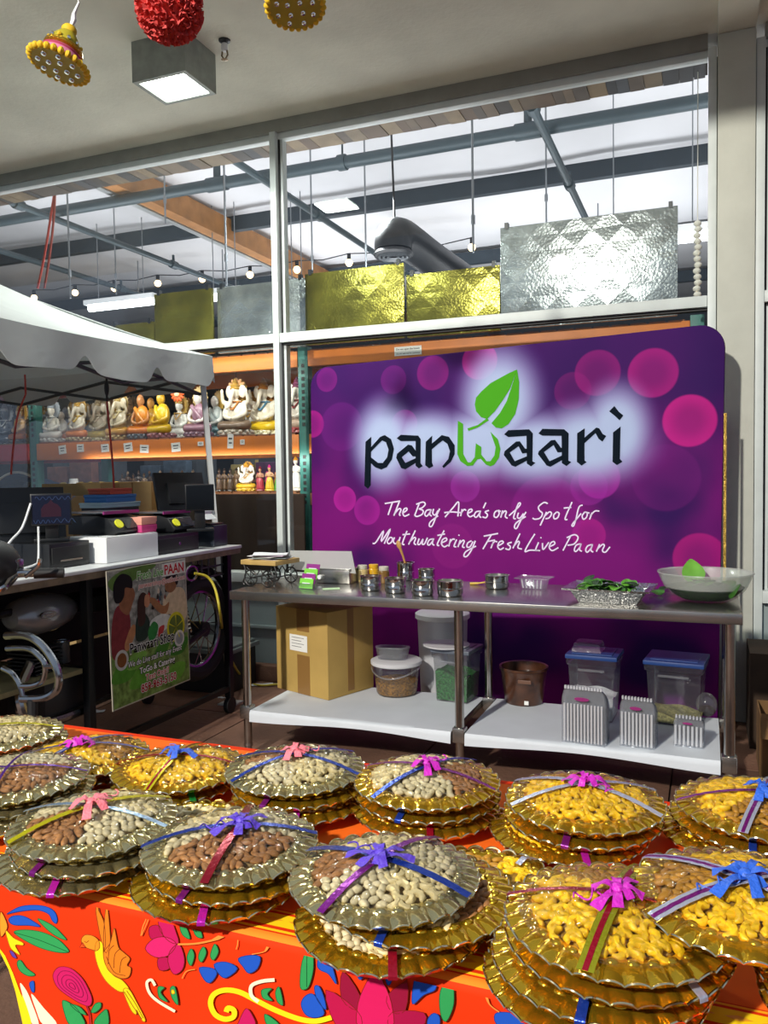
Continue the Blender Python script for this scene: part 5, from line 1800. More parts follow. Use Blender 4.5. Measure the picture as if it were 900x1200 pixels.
# round clear tub of golden mix
m_clr = clear_film('clear_plastic', (.95, .96, .97), .07, .04, .5, .25, 8, .025)
m_clr2 = clear_film('cloudy_plastic', (.90, .92, .95), .12, .05, .5, .3, 14, .07)
c = atZ(465, 812, SZT)
t = thing('round_tub', 'round clear tub holding golden seed mix with a white lid', 'tub', c)
part('bowl', MB().lathe([(.0, 0), (.105, 0), (.112, .01), (.128, .15), (.134, .155), (.134, .165), (.126, .168)], 36, c, cap=False), m_clr, t)
part('seed_mix', MB().lathe([(0, .006), (.104, .006), (.110, .014), (.117, .075), (.07, .088), (0, .080)], 32, c), M('seed_gold', '#96691f', .7, var=.7, scale=85, bump=.9, bscale=85), t)
part('lid', MB().lathe([(.138, .165), (.142, .17), (.142, .186), (.13, .192), (0, .19)], 36, c), clear_film('lid_milky', (.8, .8, .85), .15, .06, .4, .1, 8, .6), t)
part('handle', MB().tube([c + Vector((.138 * math.cos(a), .138 * math.sin(a), .13 + .02 * math.cos(a * 2))) for a in [R(180 + 9 * k) for k in range(21)]], .004, 6), m_clr2, t)
ce = c + Vector((-.01, 0, .194))


def clamshells(c, wx, dy, h, n, lab, rz=0., stick='#8d1f6a', lying=True, group='stacks of clear clamshell boxes'):
    """nested clear food boxes stood on their side: every shell its own piece"""
    t = thing('clamshell_stack', lab, 'container', c, rz, group)
    for k in range(n):
        y = -dy / 2 + dy * k / (n - 1 if n > 1 else 1)
        s = 1 - .10 * abs(k / (n - 1) - .2)
        wv = wx * s
        hv = h * (1 - .22 * (k / (n - 1)))
        o = [(-wv / 2, 0), (wv / 2, 0), (wv / 2, hv * .72)] + [(wv / 2 - wv * .16 * (1 - math.cos(R(a))), hv * .72 + hv * .28 * math.sin(R(a))) for a in (20, 45, 70, 90)]
        o += [(-x, z) for x, z in o[:2:-1]] + [(-wv / 2, hv * .72)]
        part('shell', MB().prism(o, lambda x, z, q: (x, y + q, z), dy / n * .55), m_clr2, t, world=False, tri=True)
    nr = max(5, int(wx / .016))
    for k in range(nr):
        x = -wx * .42 + wx * .84 * k / (nr - 1)
        part('rib', MB().tube([(x, -dy / 2 - .004, .01), (x, -dy / 2 - .004, h * .70)], .0045, 6), clear_film('rib_plastic', (.9, .92, .95), .10, .08, .6, 0, 8, .42, (.95, .95, .97)), t, world=False)
    for k in range(nr + 1):
        x = -wx * .40 + wx * .80 * k / nr
        part('rim_tooth', MB().box((x, -dy / 2 + .002, h * .985), (wx * .045, .012, .014)), clear_film('rib_plastic', (.9, .92, .95), .10, .08, .6, 0, 8, .42, (.95, .95, .97)), t, world=False)
    if stick:
        part('sticker', MB().prism([(wx * .17 * math.cos(a), h * .035 * math.sin(a)) for a in [2 * math.pi * q / 16 for q in range(16)]], lambda x, z, q: (x - wx * .02, -dy / 2 - .012 - q, h * .80 + z), .001), M('sticker' + stick.strip('#'), stick, .5), t, world=False)
    return t


# small stack of clear cups lying on the tub lid
cc = c + Vector((-.01, -.01, .196))
t = thing('cup_stack', 'stack of clear plastic cups resting on the round tub', 'cups', cc, .2)
for k in range(9):
    part('cup', MB().lathe([(.035, 0), (.045, .055), (.05, .06), (.047, .066), (.0, .066)], 20, (-.055 + k * .012, 0, .0)), m_clr2, t, world=False)


def cambro(px, py, wx, dy, h, fill, fillh, lidc, lab, rz=0., roundlid=False, lid2=False):
    c = atZ(px, py, SZT)
    c.y += dy / 2
    t = thing('square_container', lab, 'container', c, rz)
    z1 = h
    b = MB()
    for i, (s, z) in enumerate(((.86, 0), (.88, .01), (.98, z1 * .88), (1.06, z1 * .90), (1.06, z1))):
        vs = [(sx * wx / 2 * s, sy * dy / 2 * s, z) for sx, sy in ((-1, -1), (1, -1), (1, 1), (-1, 1))]
        b.add(vs, [])
    for i in range(4):
        for k in range(4):
            b.f.append((i * 4 + k, i * 4 + (k + 1) % 4, i * 4 + 4 + (k + 1) % 4, i * 4 + 4 + k))
    b.f.append((3, 2, 1, 0))
    part('tub', b, m_clr, t, world=False, bevel=.008)
    if fill:
        b = MB()
        n = 14
        b.grid(lambda u, v: ((u - .5) * wx * .9, (v - .5) * dy * .9, fillh + .012 * math.sin(u * 7 + v * 4) * math.sin(v * 6 + 1) - .02 * u), n, n)
        b.grid(lambda u, v: ((u - .5) * wx * (.84 + .06 * v), -dy * (.42 + .03 * v), .008 + (fillh - .02 * u - .008 + .012 * math.sin(u * 7) * math.sin(1)) * v), n, 6)
        b.grid(lambda u, v: ((.42 + .03 * v) * wx, (u - .5) * dy * (.84 + .06 * v), .008 + (fillh - .028) * v), n, 6)
        b.grid(lambda u, v: (-(.42 + .03 * v) * wx, (.5 - u) * dy * (.84 + .06 * v), .008 + (fillh - .008) * v), n, 6)
        part('contents', b, fill, t, world=False)
    if lidc:
        ld = part('lid', MB().box((0, 0, z1 + .008), (wx * 1.1, dy * 1.1, .022)), lidc, t, world=False, bevel=.006)
        part('lid_panel', MB().box((0, 0, z1 + .0205), (wx * .86, dy * .86, .005)), lidc, ld, world=False, bevel=.002)
    if roundlid:
        part('loose_lid', MB().lathe([(.0, 0), (.11, 0), (.125, .006), (.125, .012), (.0, .016)], 32, (-.05, -.03, z1 + .021)), clear_film('lid_milky', (.8, .8, .85), .15, .06, .4, .1, 8, .6), t, world=False)
    if lid2:
        part('loose_box', MB().lathe([(.05, 0), (.10, .0), (.085, .04), (.06, .045), (0, .04)], 4, (-.03, 0, z1 + .024), m=Matrix.Rotation(R(45), 3, 'Z')), m_clr2, t, world=False, smooth=10)
    part('side_handle', MB().b2(-wx * .28, wx * .28, -dy * .53, -dy * .50, z1 * .80, z1 * .84), m_clr2, t, world=False, bevel=.003)
    return t


m_green = M('green_seed', '#1f5e26', .6, var=.85, scale=80, bump=.9, bscale=80)
m_bluel = M('lid_blue', '#1f3f7c', .45)
m_greyl = M('lid_grey', '#5d6470', .4)
cambro(530, 824, .20, .20, .265, m_green, .16, m_greyl, 'square clear container half full of green mouth freshener', -.1, True)
cambro(694, 846, .225, .21, .305, M('white_sugar', '#d5d6d8', .7, var=.1, scale=90, bump=.5, bscale=120), .13, m_bluel, 'square clear container with white contents under a blue lid', -.05, False, True)
cambro(792, 852, .25, .24, .29, M('pale_mix', '#8f8a58', .7, var=.5, scale=120, bump=.6, bscale=120), .05, m_bluel, 'wide square clear container with blue lid, almost empty', -.1)
c = atZ(614, 822, SZT)
t = thing('brown_tub', 'round brown stained tub of dark paste on the undershelf', 'tub', c)
part('bowl', MB().lathe([(0, 0), (.095, 0), (.10, .008), (.122, .175), (.128, .178), (.128, .192), (.118, .19), (.096, .03)], 36, c, cap=False), M('brown_tub', '#4a2c1c', .3, var=.45, scale=18, coat=.4), t)
part('paste', MB().lathe([(.112, .14), (.06, .145), (0, .14)], 30, c), M('dark_paste', '#1b0f0a', .4), t)
part('grip', MB().box(c + Vector((.03, -.122, .135)), (.07, .012, .02)), M('brown_grip', '#6a4a3a', .4), t, bevel=.004)
part('price_tag', MB().box(c + Vector((.035, -.104, .022)), (.022, .004, .02)), m_card, t)
clamshells(atZ(685, 872, SZT) + Vector((0, .06, 0)), .195, .13, .255, 8, 'largest stack of clear clamshell boxes at the shelf front', -.08)
clamshells(atZ(748, 877, SZT) + Vector((0, .06, 0)), .15, .11, .22, 7, 'middle-sized stack of clear clamshell boxes at the shelf front', -.12)
clamshells(atZ(808, 876, SZT) + Vector((0, .05, 0)), .125, .10, .135, 6, 'smallest stack of clear clamshell boxes nearest the right leg', -.1)
# bag of dark scraps by the right leg
c = atZ(836, 842, SZT)
c.x = lx[2] - .088
c.y += .02
t = thing('plastic_bag', 'small clear bag with dark bits at the right shelf end', 'bag', c)
part('bag', MB().ell(c + Vector((0, 0, .06)), (.05, .045, .06), 16, 10), m_clr2, t)
part('dark_bits', MB().ell(c + Vector((0, 0, .03)), (.04, .035, .027), 12, 8), M('dark_bits', '#3a1c14', .6, var=.5, scale=60), t)

# ---------------------------------------------------------------- on the table top
# toy hand cart made of wood and wire, papers on it
c = atZ(312, 686, TZ_)
t = thing('model_cart', 'small wooden model cart with black wire wheels at the table end', 'model', c, R(-8))
m_pine = M('pine', '#bd9c5c', .6, var=.15, scale=12)
part('deck', MB().b2(-.125, .11, -.06, .16, .115, .14), m_pine, t, world=False, bevel=.004)
m_wire = M('black_wire', '#101010', .45)
for x in (-.06, .055):
    for y in (-.055, .15):
        b = MB().tube([(x + .042 * math.cos(a), y, .044 + .042 * math.sin(a)) for a in [2 * math.pi * k / 20 for k in range(20)]], .004, 6, closed=True)
        wl = part('wheel', b, m_wire, t, world=False)
        for k in range(4):
            a = math.pi * k / 4
            part('spoke', MB().cyl((x - .04 * math.cos(a), y, .044 - .04 * math.sin(a)), (x + .04 * math.cos(a), y, .044 + .04 * math.sin(a)), .0022, 5), m_wire, wl, world=False)
for x in (-.11, .095):
    part('post', MB().tube(smoothpath([(x, -.05, .115), (x + .012, -.05, .07), (x - .006, -.05, .02), (x, -.05, .004)]), .004, 6), m_wire, t, world=False)
for y in (-.05, .145):
    part('scroll', MB().tube(smoothpath([(-.09, y, .10), (-.03, y, .06), (0, y, .09), (.03, y, .06), (.08, y, .10)]), .003, 6), m_wire, t, world=False)
part('axle', MB().cyl((-.06, -.055, .044), (-.06, .15, .044), .004, 6), m_wire, t, world=False)
part('axle', MB().cyl((.055, -.055, .044), (.055, .15, .044), .004, 6), m_wire, t, world=False)
mdl = t
pc_ = ['#cfc6cf', '#b9c4bc', '#e0dcd8', '#b8a4b4', '#dfe0e2']
for k in range(5):
    lab = ('bottom', 'second', 'third', 'fourth', 'topmost')[k] + ' loose paper on the wooden model cart'
    z = c.z + .142 + k * .006
    ang = R((-10, 14, -20, 8, 25)[k])
    o_ = Vector((c.x + (.0, .01, -.01, .005, .0)[k], c.y + .05, z))
    solo('paper_sheet', MB().sheet(lambda u, v: o_ + Vector(((u - .5) * .19 * math.cos(ang) - (v - .5) * .15 * math.sin(ang), (u - .5) * .19 * math.sin(ang) + (v - .5) * .15 * math.cos(ang), .004 * math.sin(u * 5 + k) * math.sin(v * 4))), 8, 6, .0012), M('pap%d' % k, pc_[k], .7), lab, 'paper', group='papers on the model cart')
# leaning acrylic sheet on a steel box
c = atZ(378, 684, TZ_)
t = thing('steel_box', 'low stainless box with a round knob behind the card holder', 'box', (c.x, c.y + .08, TZ_))
part('case', MB().b2(c.x - .06, c.x + .15, c.y + .02, c.y + .18, TZ_, TZ_ + .075), m_ss, t, bevel=.005)
part('knob', MB().cyl((c.x - .02, c.y + .02, TZ_ + .035), (c.x - .02, c.y - .0, TZ_ + .035), .012, 14), m_white, t)
part('lid', MB().b2(c.x - .065, c.x + .155, c.y + .015, c.y + .185, TZ_ + .075, TZ_ + .081), m_ss, t, bevel=.002)
a0, a1 = atY(341, 668, c.y + .03), atY(417, 673, c.y + .03)
b0, b1 = atY(340, 646, c.y + .10), atY(412, 647, c.y + .10)
solo('acrylic_sheet', MB().sheet(lambda u, v: Vector(a0).lerp(a1, u).lerp(Vector(b0).lerp(b1, u), v) + Vector((0, 0, .004)), 8, 4, .004), clear_film('frosted_acrylic', (.82, .83, .8), .2, .08, .4, 0, 8, .35, (.7, .7, .68)), 'frosted acrylic sheet leaning above the card holder', 'sheet')
# card holder with green and purple cards
c = atZ(360, 690, TZ_)
t = thing('card_holder', 'clear card holder with green and purple cards', 'holder', c, R(-12))
part('holder', MB().b2(-.048, .048, -.015, .07, 0, .006).b2(-.048, .048, -.018, -.012, 0, .03).b2(-.048, .048, .015, .02, 0, .06), m_clr, t, world=False)
m_cg, m_cp = M('card_green', '#7ac943', .5), M('card_purple', '#8a2a80', .5)
for k in range(4):
    mt = (m_cg, m_cp, m_cg, m_cp)[k]
    tl = Matrix.Rotation(R(-14), 3, 'X')
    cd = part('card', MB().box((.003 * k, -.006 + .015 * k, .028 + .024 * k), (.088, .003, .052), rot=tl), mt, t, world=False)
    part('print', MB().box((.003 * k, -.0085 + .015 * k, .030 + .024 * k), (.05, .0015, .006), rot=tl), m_white, cd, world=False)
c2 = atZ(388, 690, TZ_)
solo('loose_card', MB().box((c2.x, c2.y, TZ_ + .001), (.09, .05, .002), rz=.5), M('card_pale', '#b9d8a8', .5), 'pale green card lying flat beside the card holder', 'card')


def pot(px, py, r, h, lab, fill='#5a4a30', name='steel_pot', spoon=False):
    c = atZ(px, py, TZ_)
    c.y += r
    t = thing(name, lab, 'pot', c)
    part('bowl', MB().lathe([(0, 0), (r * .86, 0), (r * .95, .004), (r, h * .2), (r, h * .5), (r * .975, h * .53), (r, h * .56), (r * 1.0, h * .94), (r * 1.06, h * .97), (r * 1.06, h), (r * .96, h), (r * .94, h * .2), (0, h * .12)], 32, c, cap=False), m_pot, t)
    part('filling', MB().lathe([(r * .94, h * .82), (r * .5, h * .88), (0, h * .84)], 24, c), M('fill' + fill.strip('#'), fill, .6, var=.4, scale=90, bump=.6, bscale=120), t)
    if spoon:
        a = c + Vector((0, 0, h * .85))
        part('spoon_handle', MB().tube([a, a + Vector((-.015, .0, .05)), a + Vector((-.03, -.01, .10))], [.006, .006, .009], 8), M('spoon_wood', '#b98a4a', .5), t)
        part('spoon_head', MB().ell(a + Vector((-.034, -.012, .112)), (.014, .007, .026), 12, 8, Matrix.Rotation(-.3, 3, 'Y')), M('spoon_wood', '#b98a4a', .5), t)
    return t


m_pot = M('pot_steel', '#c6c5c2', .10, 1.)
pot(430, 693, .053, .074, 'leftmost steel pot in the front row on the table', '#6a5030')
pot(459, 696, .053, .074, 'second steel pot from the left in the front row', '#4a3a22')
pot(491, 699, .055, .074, 'third steel pot from the left in the front row', '#3c5a2a')
pot(523, 700, .063, .074, 'widest steel pot at the right end of the front row', '#8a8a80')
pot(472, 681, .048, .10, 'tall steel pot with a wooden spoon in the back row', '#6a3a22', spoon=True)
pot(497, 684, .045, .075, 'small steel pot in the back row beside the spoon pot', '#5a5a30')
pot(579, 691, .062, .068, 'single low steel pot standing apart right of the pot rows', '#8a8d88')
for px, py, c_, lab in ((425, 681, '#c9b27a', 'small jar of pale paste in the back row'), (438, 680, '#d0a020', 'small yellow-capped jar in the back row'), (450, 683, '#7a5a2a', 'small brown jar in the back row')):
    c = atZ(px, py, TZ_)
    t = thing('spice_jar', lab, 'jar', c)
    part('jar', MB().lathe([(0, 0), (.028, 0), (.03, .004), (.03, .062), (.024, .068)], 20, c), M('jar' + c_.strip('#'), c_, .3, var=.2, scale=60), t)
    part('cap', MB().lathe([(.026, .068), (.027, .07), (.027, .088), (.024, .09), (0, .09)], 20, c), M('cap' + c_.strip('#'), c_ if c_ == '#d0a020' else '#bfb9a8', .4), t)
c = atZ(560, 686, TZ_)
solo('small_spoon', MB().tube(smoothpath([(c.x - .05, c.y + .03, TZ_ + .004), (c.x, c.y + .03, TZ_ + .008), (c.x + .04, c.y + .04, TZ_ + .016)]), [.006] * 6 + [.004] * 6 + [.009], 8), M('spoon_yellow', '#c9a63a', .4), 'small yellow spoon left of the single low pot', 'spoon')
# clear clamshell on the table
c = atZ(624, 691, TZ_)
c.y += .05
t = thing('clear_tray', 'small clear plastic tray with flared rim between pot and foil tray', 'tray', c, -.1)
b = MB()
rings = [(.055, .04, .0), (.065, .048, .05), (.088, .066, .052), (.088, .066, .058)]
for a_, b_, z in rings:
    b.add([(a_ * sx, b_ * sy, z) for sx, sy in ((-1, -1), (1, -1), (1, 1), (-1, 1))], [])
for i in range(3):
    for k in range(4):
        b.f.append((i * 4 + k, i * 4 + (k + 1) % 4, i * 4 + 4 + (k + 1) % 4, i * 4 + 4 + k))
b.f.append((3, 2, 1, 0))
part('tub', b, m_clr2, t, world=False, bevel=.006)
for k in range(6):
    x = -.045 + .018 * k
    part('rib', MB().cyl((x, -.043, .006), (x * 1.12, -.050, .048), .003, 6), clear_film('rib_plastic', (.9, .92, .95), .10, .08, .6, 0, 8, .42, (.95, .95, .97)), t, world=False)
# foil tray of betel leaves
m_alf = M('foil_tray', '#c9cbcb', .22, 1., bump=.5, bscale=70)
m_leaf = M('betel_leaf', '#3f7a26', .45, var=.35, scale=14)
m_leafb = M('betel_leaf_fresh', '#5c9a30', .45, var=.25, scale=14)
m_leafd = M('betel_leaf_dark', '#1d3a16', .5, var=.3, scale=14)
c = atZ(712, 709, TZ_)
c.y += .115
t = thing('foil_tray', 'rectangular aluminium foil tray filled with green betel leaves', 'tray', c, R(-4))
b = MB()
for a_, b_, z in ((.125, .085, 0), (.155, .115, .055), (.185, .145, .062), (.188, .148, .070), (.180, .140, .066), (.15, .11, .056), (.12, .08, .004)):
    ring = []
    for (sx, sy), (nx_, ny_) in zip(((-1, -1), (1, -1), (1, 1), (-1, 1)), ((1, -1), (1, 1), (-1, 1), (-1, -1))):
        for q in range(16):
            u = q / 16
            x = a_ * (sx + (nx_ - sx) * u)
            y = b_ * (sy + (ny_ - sy) * u)
            rr = 1 + (.035 if q % 2 else 0) * (1 if .0 < z < .058 else 0)
            ring.append((x * rr, y * rr, z))
    b.add(ring, [])
nr_ = 64
for i in range(6):
    for k in range(nr_):
        b.f.append((i * nr_ + k, i * nr_ + (k + 1) % nr_, (i + 1) * nr_ + (k + 1) % nr_, (i + 1) * nr_ + k))
b.f.append(tuple(range(nr_))[::-1])
b.f.append(tuple(range(6 * nr_, 7 * nr_)))
part('pan', b, m_alf, t, world=False, smooth=25)


def leaf_mb(c, s, rz, tilt, curl=.25):
    m = Matrix.Rotation(rz, 3, 'Z') @ Matrix.Rotation(tilt, 3, 'X')

    def f(u, v):
        y = v
        wd = .48 * math.sin(math.pi * (v * .93 + .05)) ** .7 * (1.15 - .55 * v)
        x = (u - .5) * 2 * wd
        return Vector(c) + m @ Vector((x * s, (y - .4) * s, (abs(x) * curl - .25 * (v - .5) ** 2) * s))
    return MB().sheet(f, 6, 8, .0012)


for k in range(34):
    x, y = rnd.uniform(-.12, .11), rnd.uniform(-.075, .08)
    part('leaf', leaf_mb((x, y, .048 + rnd.uniform(0, .04)), rnd.uniform(.055, .085), rnd.uniform(0, 6.28), rnd.uniform(-.6, 1.0)), (m_leaf, m_leafb, m_leafd)[k % 3], t, world=False, smooth=60)
# big white bowl with leaves
c = atZ(826, 708, TZ_)
c.y += .10
m_bowl = clear_film('bowl_milky', (.88, .91, .87), .22, .06, .35, 0, 8, .24, (.80, .82, .78))
t = thing('mixing_bowl', 'large pale translucent bowl of green leaves at the table end', 'bowl', c)
part('bowl_wall', MB().lathe([(.172, .063), (.188, .095), (.200, .125), (.204, .128), (.203, .133), (.195, .128), (.183, .096), (.168, .066)], 56, c, cap=False), m_bowl, t)
part('bowl_base', MB().lathe([(0, 0), (.08, 0), (.105, .005), (.14, .025), (.168, .055), (.172, .063)], 56, c, cap=False), clear_film('bowl_clear', (.85, .9, .84), .15, .04, .25, 0, 8, .02), t)
part('wet_greens', MB().lathe([(0, .008), (.099, .012), (.134, .032), (.156, .055), (.165, .066), (.11, .072), (0, .074)], 44, c), M('wet_greens', '#14300f', .35, var=.5, scale=40), t)
for k in range(14):
    a = rnd.uniform(0, 6.28)
    rr = rnd.uniform(0, .10)
    part('leaf', leaf_mb(c + Vector((rr * math.cos(a), rr * math.sin(a), .082)), rnd.uniform(.05, .08), rnd.uniform(0, 6.28), rnd.uniform(-.4, .4)), (m_leaf, m_leafd)[k % 2], t, smooth=60)
part('leaf', leaf_mb(c + Vector((-.05, .07, .115)), .12, .3, 1.1, .1), M('betel_leaf_bright', '#6aa63a', .45, var=.2, scale=14), t, smooth=60)
for i, (px, py, s, a) in enumerate(((770, 694, .08, .4), (779, 690, .07, -1.0))):
    p = atZ(px, py, TZ_ + .012)
    solo('betel_leaf', leaf_mb(p, s, a, .15), (m_leaf, m_leafd)[i], ('loose green betel leaf between the foil tray and the bowl', 'loose dark betel leaf touching the bowl')[i], 'leaf', smooth=60)
part('leaf', leaf_mb(c + Vector((.115, -.128, .062)), .075, -1.2, .95, .1), M('betel_leaf_side', '#35641f', .45, var=.2, scale=14), t, smooth=60)
# ---------------------------------------------------------------- clutter at the right edge
m_kdark = M('kraft_dark', '#3a2a1c', .85, var=.25, scale=7)
carton('', .24, .70, 4.20, 4.46, 0, .30, 'low brown open cardboard box on the pavement at the right edge', 1., False, M('kraft_brown', '#7a5a34', .85, var=.15, scale=7))
carton('', .215, .75, 4.60, 5.0, 0, .50, 'tall dark cardboard box against the wall at the right edge', 0, False, m_kdark)
t = thing('white_tray', 'pale plastic tray leaning on the brown box at the right edge', 'tray', (.33, 4.15, 0))
part('pan', MB().b2(.30, .50, 4.10, 4.17, .0, .20), m_white, t, bevel=.01)
part('rim', MB().b2(.29, .51, 4.09, 4.18, .20, .215), m_white, t, bevel=.004)
P = smoothpath([(.25, 3.72, .012), (.23, 3.8, .012), (.26, 3.88, .012), (.24, 3.96, .012), (.27, 4.04, .012)])
ch_ = thing('metal_chain', 'thin pale chain lying on the pavement at the right edge', 'chain', P[0])
for i in range(0, len(P) - 1):
    part('link', MB().ell(P[i], (.011, .007, .005), 8, 5), M('chain_brass', '#b9a98a', .3, .9), ch_)
# ================================================================== CLOTH-COVERED TABLE IN FRONT
FX0, FX1, FY0, FY1, FZ = -2.15, .80, 1.094, 1.87, .727
t = thing('folding_table', 'folding table hidden under the orange tablecloth', 'table', ((FX0 + FX1) / 2, 1.45, 0))
part('top', MB().b2(FX0 + .01, FX1 - .01, FY0 + .02, FY1 - .02, FZ - .04, FZ - .004), m_plast, t, bevel=.004)
for x in (FX0 + .15, FX1 - .15):
    for y in (FY0 + .10, FY1 - .10):
        part('leg', MB().cyl((x, y, 0), (x, y, FZ - .04), .014, 10), m_bksteel, t)
m_cl = M('cloth_orange', '#d83409', .75, var=.06, scale=4, spec=.12)
t_cl = thing('tablecloth', 'bright orange tablecloth printed with birds, flowers and scrolls', 'tablecloth', ((FX0 + FX1) / 2, FY0, FZ))
DY = FY0 - .006
hem = [atY(x, y, DY) for x, y in ((-12, 1085), (0, 1116), (10, 1136), (18, 1162), (27, 1202), (34, 1240))]
hx = [(FX0, .72)] + [(p.x, p.z) for p in hem] + [(hem[-1].x + .06, .30), (FX1, .30)]


def hemz(x):
    for (a, za), (b, zb_) in zip(hx, hx[1:]):
        if x <= b:
            return za + (zb_ - za) * max(0, (x - a) / (b - a + 1e-9))
    return .3


def wav(x, z):
    d = max(0, FZ - z)
    return (.010 * math.sin(x * 11 + 1) + .006 * math.sin(x * 23)) * min(1, d / .25)


def clothpt(x, s, off=0.):
    """s > 0 runs back over the top, s < 0 hangs down the front"""
    if s >= .012:
        return Vector((x, FY0 + s, FZ + .004 + off))
    if s > -.012:
        a = (s + .012) / .024 * math.pi / 2
        return Vector((x, FY0 + .012 - (.016 + off) * math.cos(a) , FZ - .012 + (.016 + off) * math.sin(a)))
    z = FZ - .012 + (s + .012)
    return Vector((x, DY + .002 - off - wav(x, z), z))


cl = MB()
nx_ = 150
rows = [FY1 - FY0 - .005, .5, .25, .12, .05, .02, .012, .006, 0, -.006, -.012]


def cf(u, j):
    x = FX0 + (FX1 - FX0) * u
    if j < len(rows):
        return clothpt(x, rows[j])
    k = (j - len(rows) + 1) / 14
    zb_ = hemz(x)
    return clothpt(x, -.012 - max(.001, (FZ - .012 - zb_)) * k)


tot = len(rows) + 14
vs = [cf(i / nx_, j) for j in range(tot) for i in range(nx_ + 1)]
cl.add(vs, [(j * (nx_ + 1) + i, (j + 1) * (nx_ + 1) + i, (j + 1) * (nx_ + 1) + i + 1, j * (nx_ + 1) + i + 1) for j in range(tot - 1) for i in range(nx_)])
part('cloth', cl, m_cl, t_cl, smooth=60)


def band(s0, s1, col, nm, x0=FX0, x1=FX1, off=.0006):
    n = 120
    ss = [s0 + (s1 - s0) * k / 4 for k in range(5)]
    mb = MB()
    mb.add([clothpt(x0 + (x1 - x0) * i / n, s, off) for s in ss for i in range(n + 1)], [(j * (n + 1) + i, j * (n + 1) + i + 1, (j + 1) * (n + 1) + i + 1, (j + 1) * (n + 1) + i) for j in range(4) for i in range(n)])
    return part(nm, mb, M('dye_' + col.strip('#'), col, .75, spec=.12), t_cl, smooth=60)


band(.0, .014, '#f08426', 'border_stripe')
band(.018, .024, '#f2c41c', 'border_stripe')
band(.032, .066, '#f0cc18', 'border_stripe')
band(.072, .077, '#f2a81c', 'border_stripe')
band(.08, .75, '#ec6a1c', 'cloth_field', off=.0004)
for k in range(60):
    x = FX0 + .03 + k * .047
    c = clothpt(x, .049, .0012)
    part('border_motif', MB().prism([(-.018, 0), (0, .006), (.018, 0), (0, -.006)], lambda a, b, h: (c.x + a, c.y + b, c.z + h), .0002), M('dye_motif', '#e2a016', .62), t_cl, smooth=0)
CL = [.0008]


def cpt(px, py, off):
    q = atY(px, py, DY)
    y = DY + .002 - off - wav(q.x, q.z)
    q = atY(px, py, y)
    return q if q.z < FZ - .012 else clothpt(q.x, -.008, off)


def dye(poly, col, nm='print', sm_=4):
    CL[0] += .00003
    P = smoothpath(poly, sm_, True) if sm_ else [Vector(p) for p in poly]
    mb = MB()
    off = CL[0]
    mb.prism([(p[0], p[1]) for p in P], lambda x, y, h: cpt(x, y, off + h), .0002)
    o = part(nm, mb, M('dye_' + col.strip('#'), col, .75, spec=.12), t_cl, smooth=0, tri=True)
    if nm not in ('hem_border', 'hem_motif'):
        line([tuple(p) for p in P] + [tuple(P[0])], .75, EDGE.get(col, '#7a1a10'), 'print_outline', 1)
    return o


EDGE = {'#1f52b8': '#123070', '#2f9450': '#14502c', '#f2d21a': '#a86a10', '#efe2c0': '#c07030', '#e07a1e': '#7a3a10', '#e88a24': '#7a3a10'}


def line(pts, w, col, nm='print_line', sub=5):
    CL[0] += .00003
    off = CL[0] + .0003
    P = smoothpath(pts, sub)
    n = len(P)
    vs = []
    for i in range(n):
        tn = (P[min(i + 1, n - 1)] - P[max(i - 1, 0)]).normalized()
        ww = w * (1 if not isinstance(w, tuple) else 1) / 2
        nn = Vector((-tn.y, tn.x)) * ww
        vs += [cpt(*(P[i] + nn), off), cpt(*(P[i] - nn), off)]
    part(nm, MB().add(vs, [(2 * i, 2 * i + 1, 2 * i + 3, 2 * i + 2) for i in range(n - 1)]), M('dye_' + col.strip('#'), col, .75, spec=.12), t_cl, smooth=0)


c1 = lambda P: [(x / 4.5, 1010 + y / 4.5) for x, y in P]
c2 = lambda P: [(x / 3, 1020 + y / 3) for x, y in P]
c3 = lambda P: [(150 + x / 3, 1040 + y / 3) for x, y in P]
c4 = lambda P: [(350 + x / 3, 1080 + y / 3) for x, y in P]
c5 = lambda P: [(600 + x / 3, 1080 + y / 3) for x, y in P]
BLU, GRN, MAG, YEL, ORG, CRM, DRK = '#1f52b8', '#2f9450', '#c21a5c', '#f2d21a', '#e89428', '#efe2c0', '#8c1034'
PEA = '#ee8a3a'
# hem border along the slanting left edge
dye([(0, 1112), (6, 1120), (15, 1140), (27, 1172), (36, 1202), (27, 1202), (18, 1162), (10, 1136), (0, 1116)], YEL, 'hem_border', 0)
dye(c1([(105, 640), (140, 680), (170, 750), (205, 855), (170, 855), (130, 740)]), CRM, 'hem_motif')
dye(c1([(165, 695), (230, 770), (300, 855), (225, 855), (190, 780)]), CRM, 'hem_motif')
dye(c1([(115, 700), (150, 790), (165, 855), (140, 855)]), YEL, 'hem_motif')
for P, c_ in ((c1([(35, 275), (100, 238), (170, 228), (240, 235), (285, 260), (302, 300), (295, 325), (275, 310), (255, 275), (200, 255), (130, 258), (70, 268)]), BLU), (c1([(45, 305), (70, 285), (120, 285), (170, 310), (212, 342), (150, 335), (70, 332)]), BLU),
              (c1([(72, 372), (130, 358), (220, 370), (300, 405), (345, 445), (362, 475), (310, 478), (230, 460), (150, 425)]), GRN), (c1([(198, 300), (240, 315), (290, 345), (330, 385), (350, 412), (300, 395), (240, 350)]), GRN),
              (c1([(2, 262), (38, 330), (28, 370), (2, 390)]), ORG), (c1([(30, 360), (70, 400), (118, 425), (120, 440), (80, 440), (105, 490), (60, 460), (40, 410)]), YEL),
              (c1([(50, 468), (70, 475), (88, 508), (65, 500)]), '#5a3aa0'), (c1([(92, 525), (110, 520), (140, 560), (185, 595), (150, 602), (110, 580), (92, 550)]), GRN), (c1([(155, 640), (178, 630), (180, 685), (165, 680)]), BLU)):
    dye(P, c_)
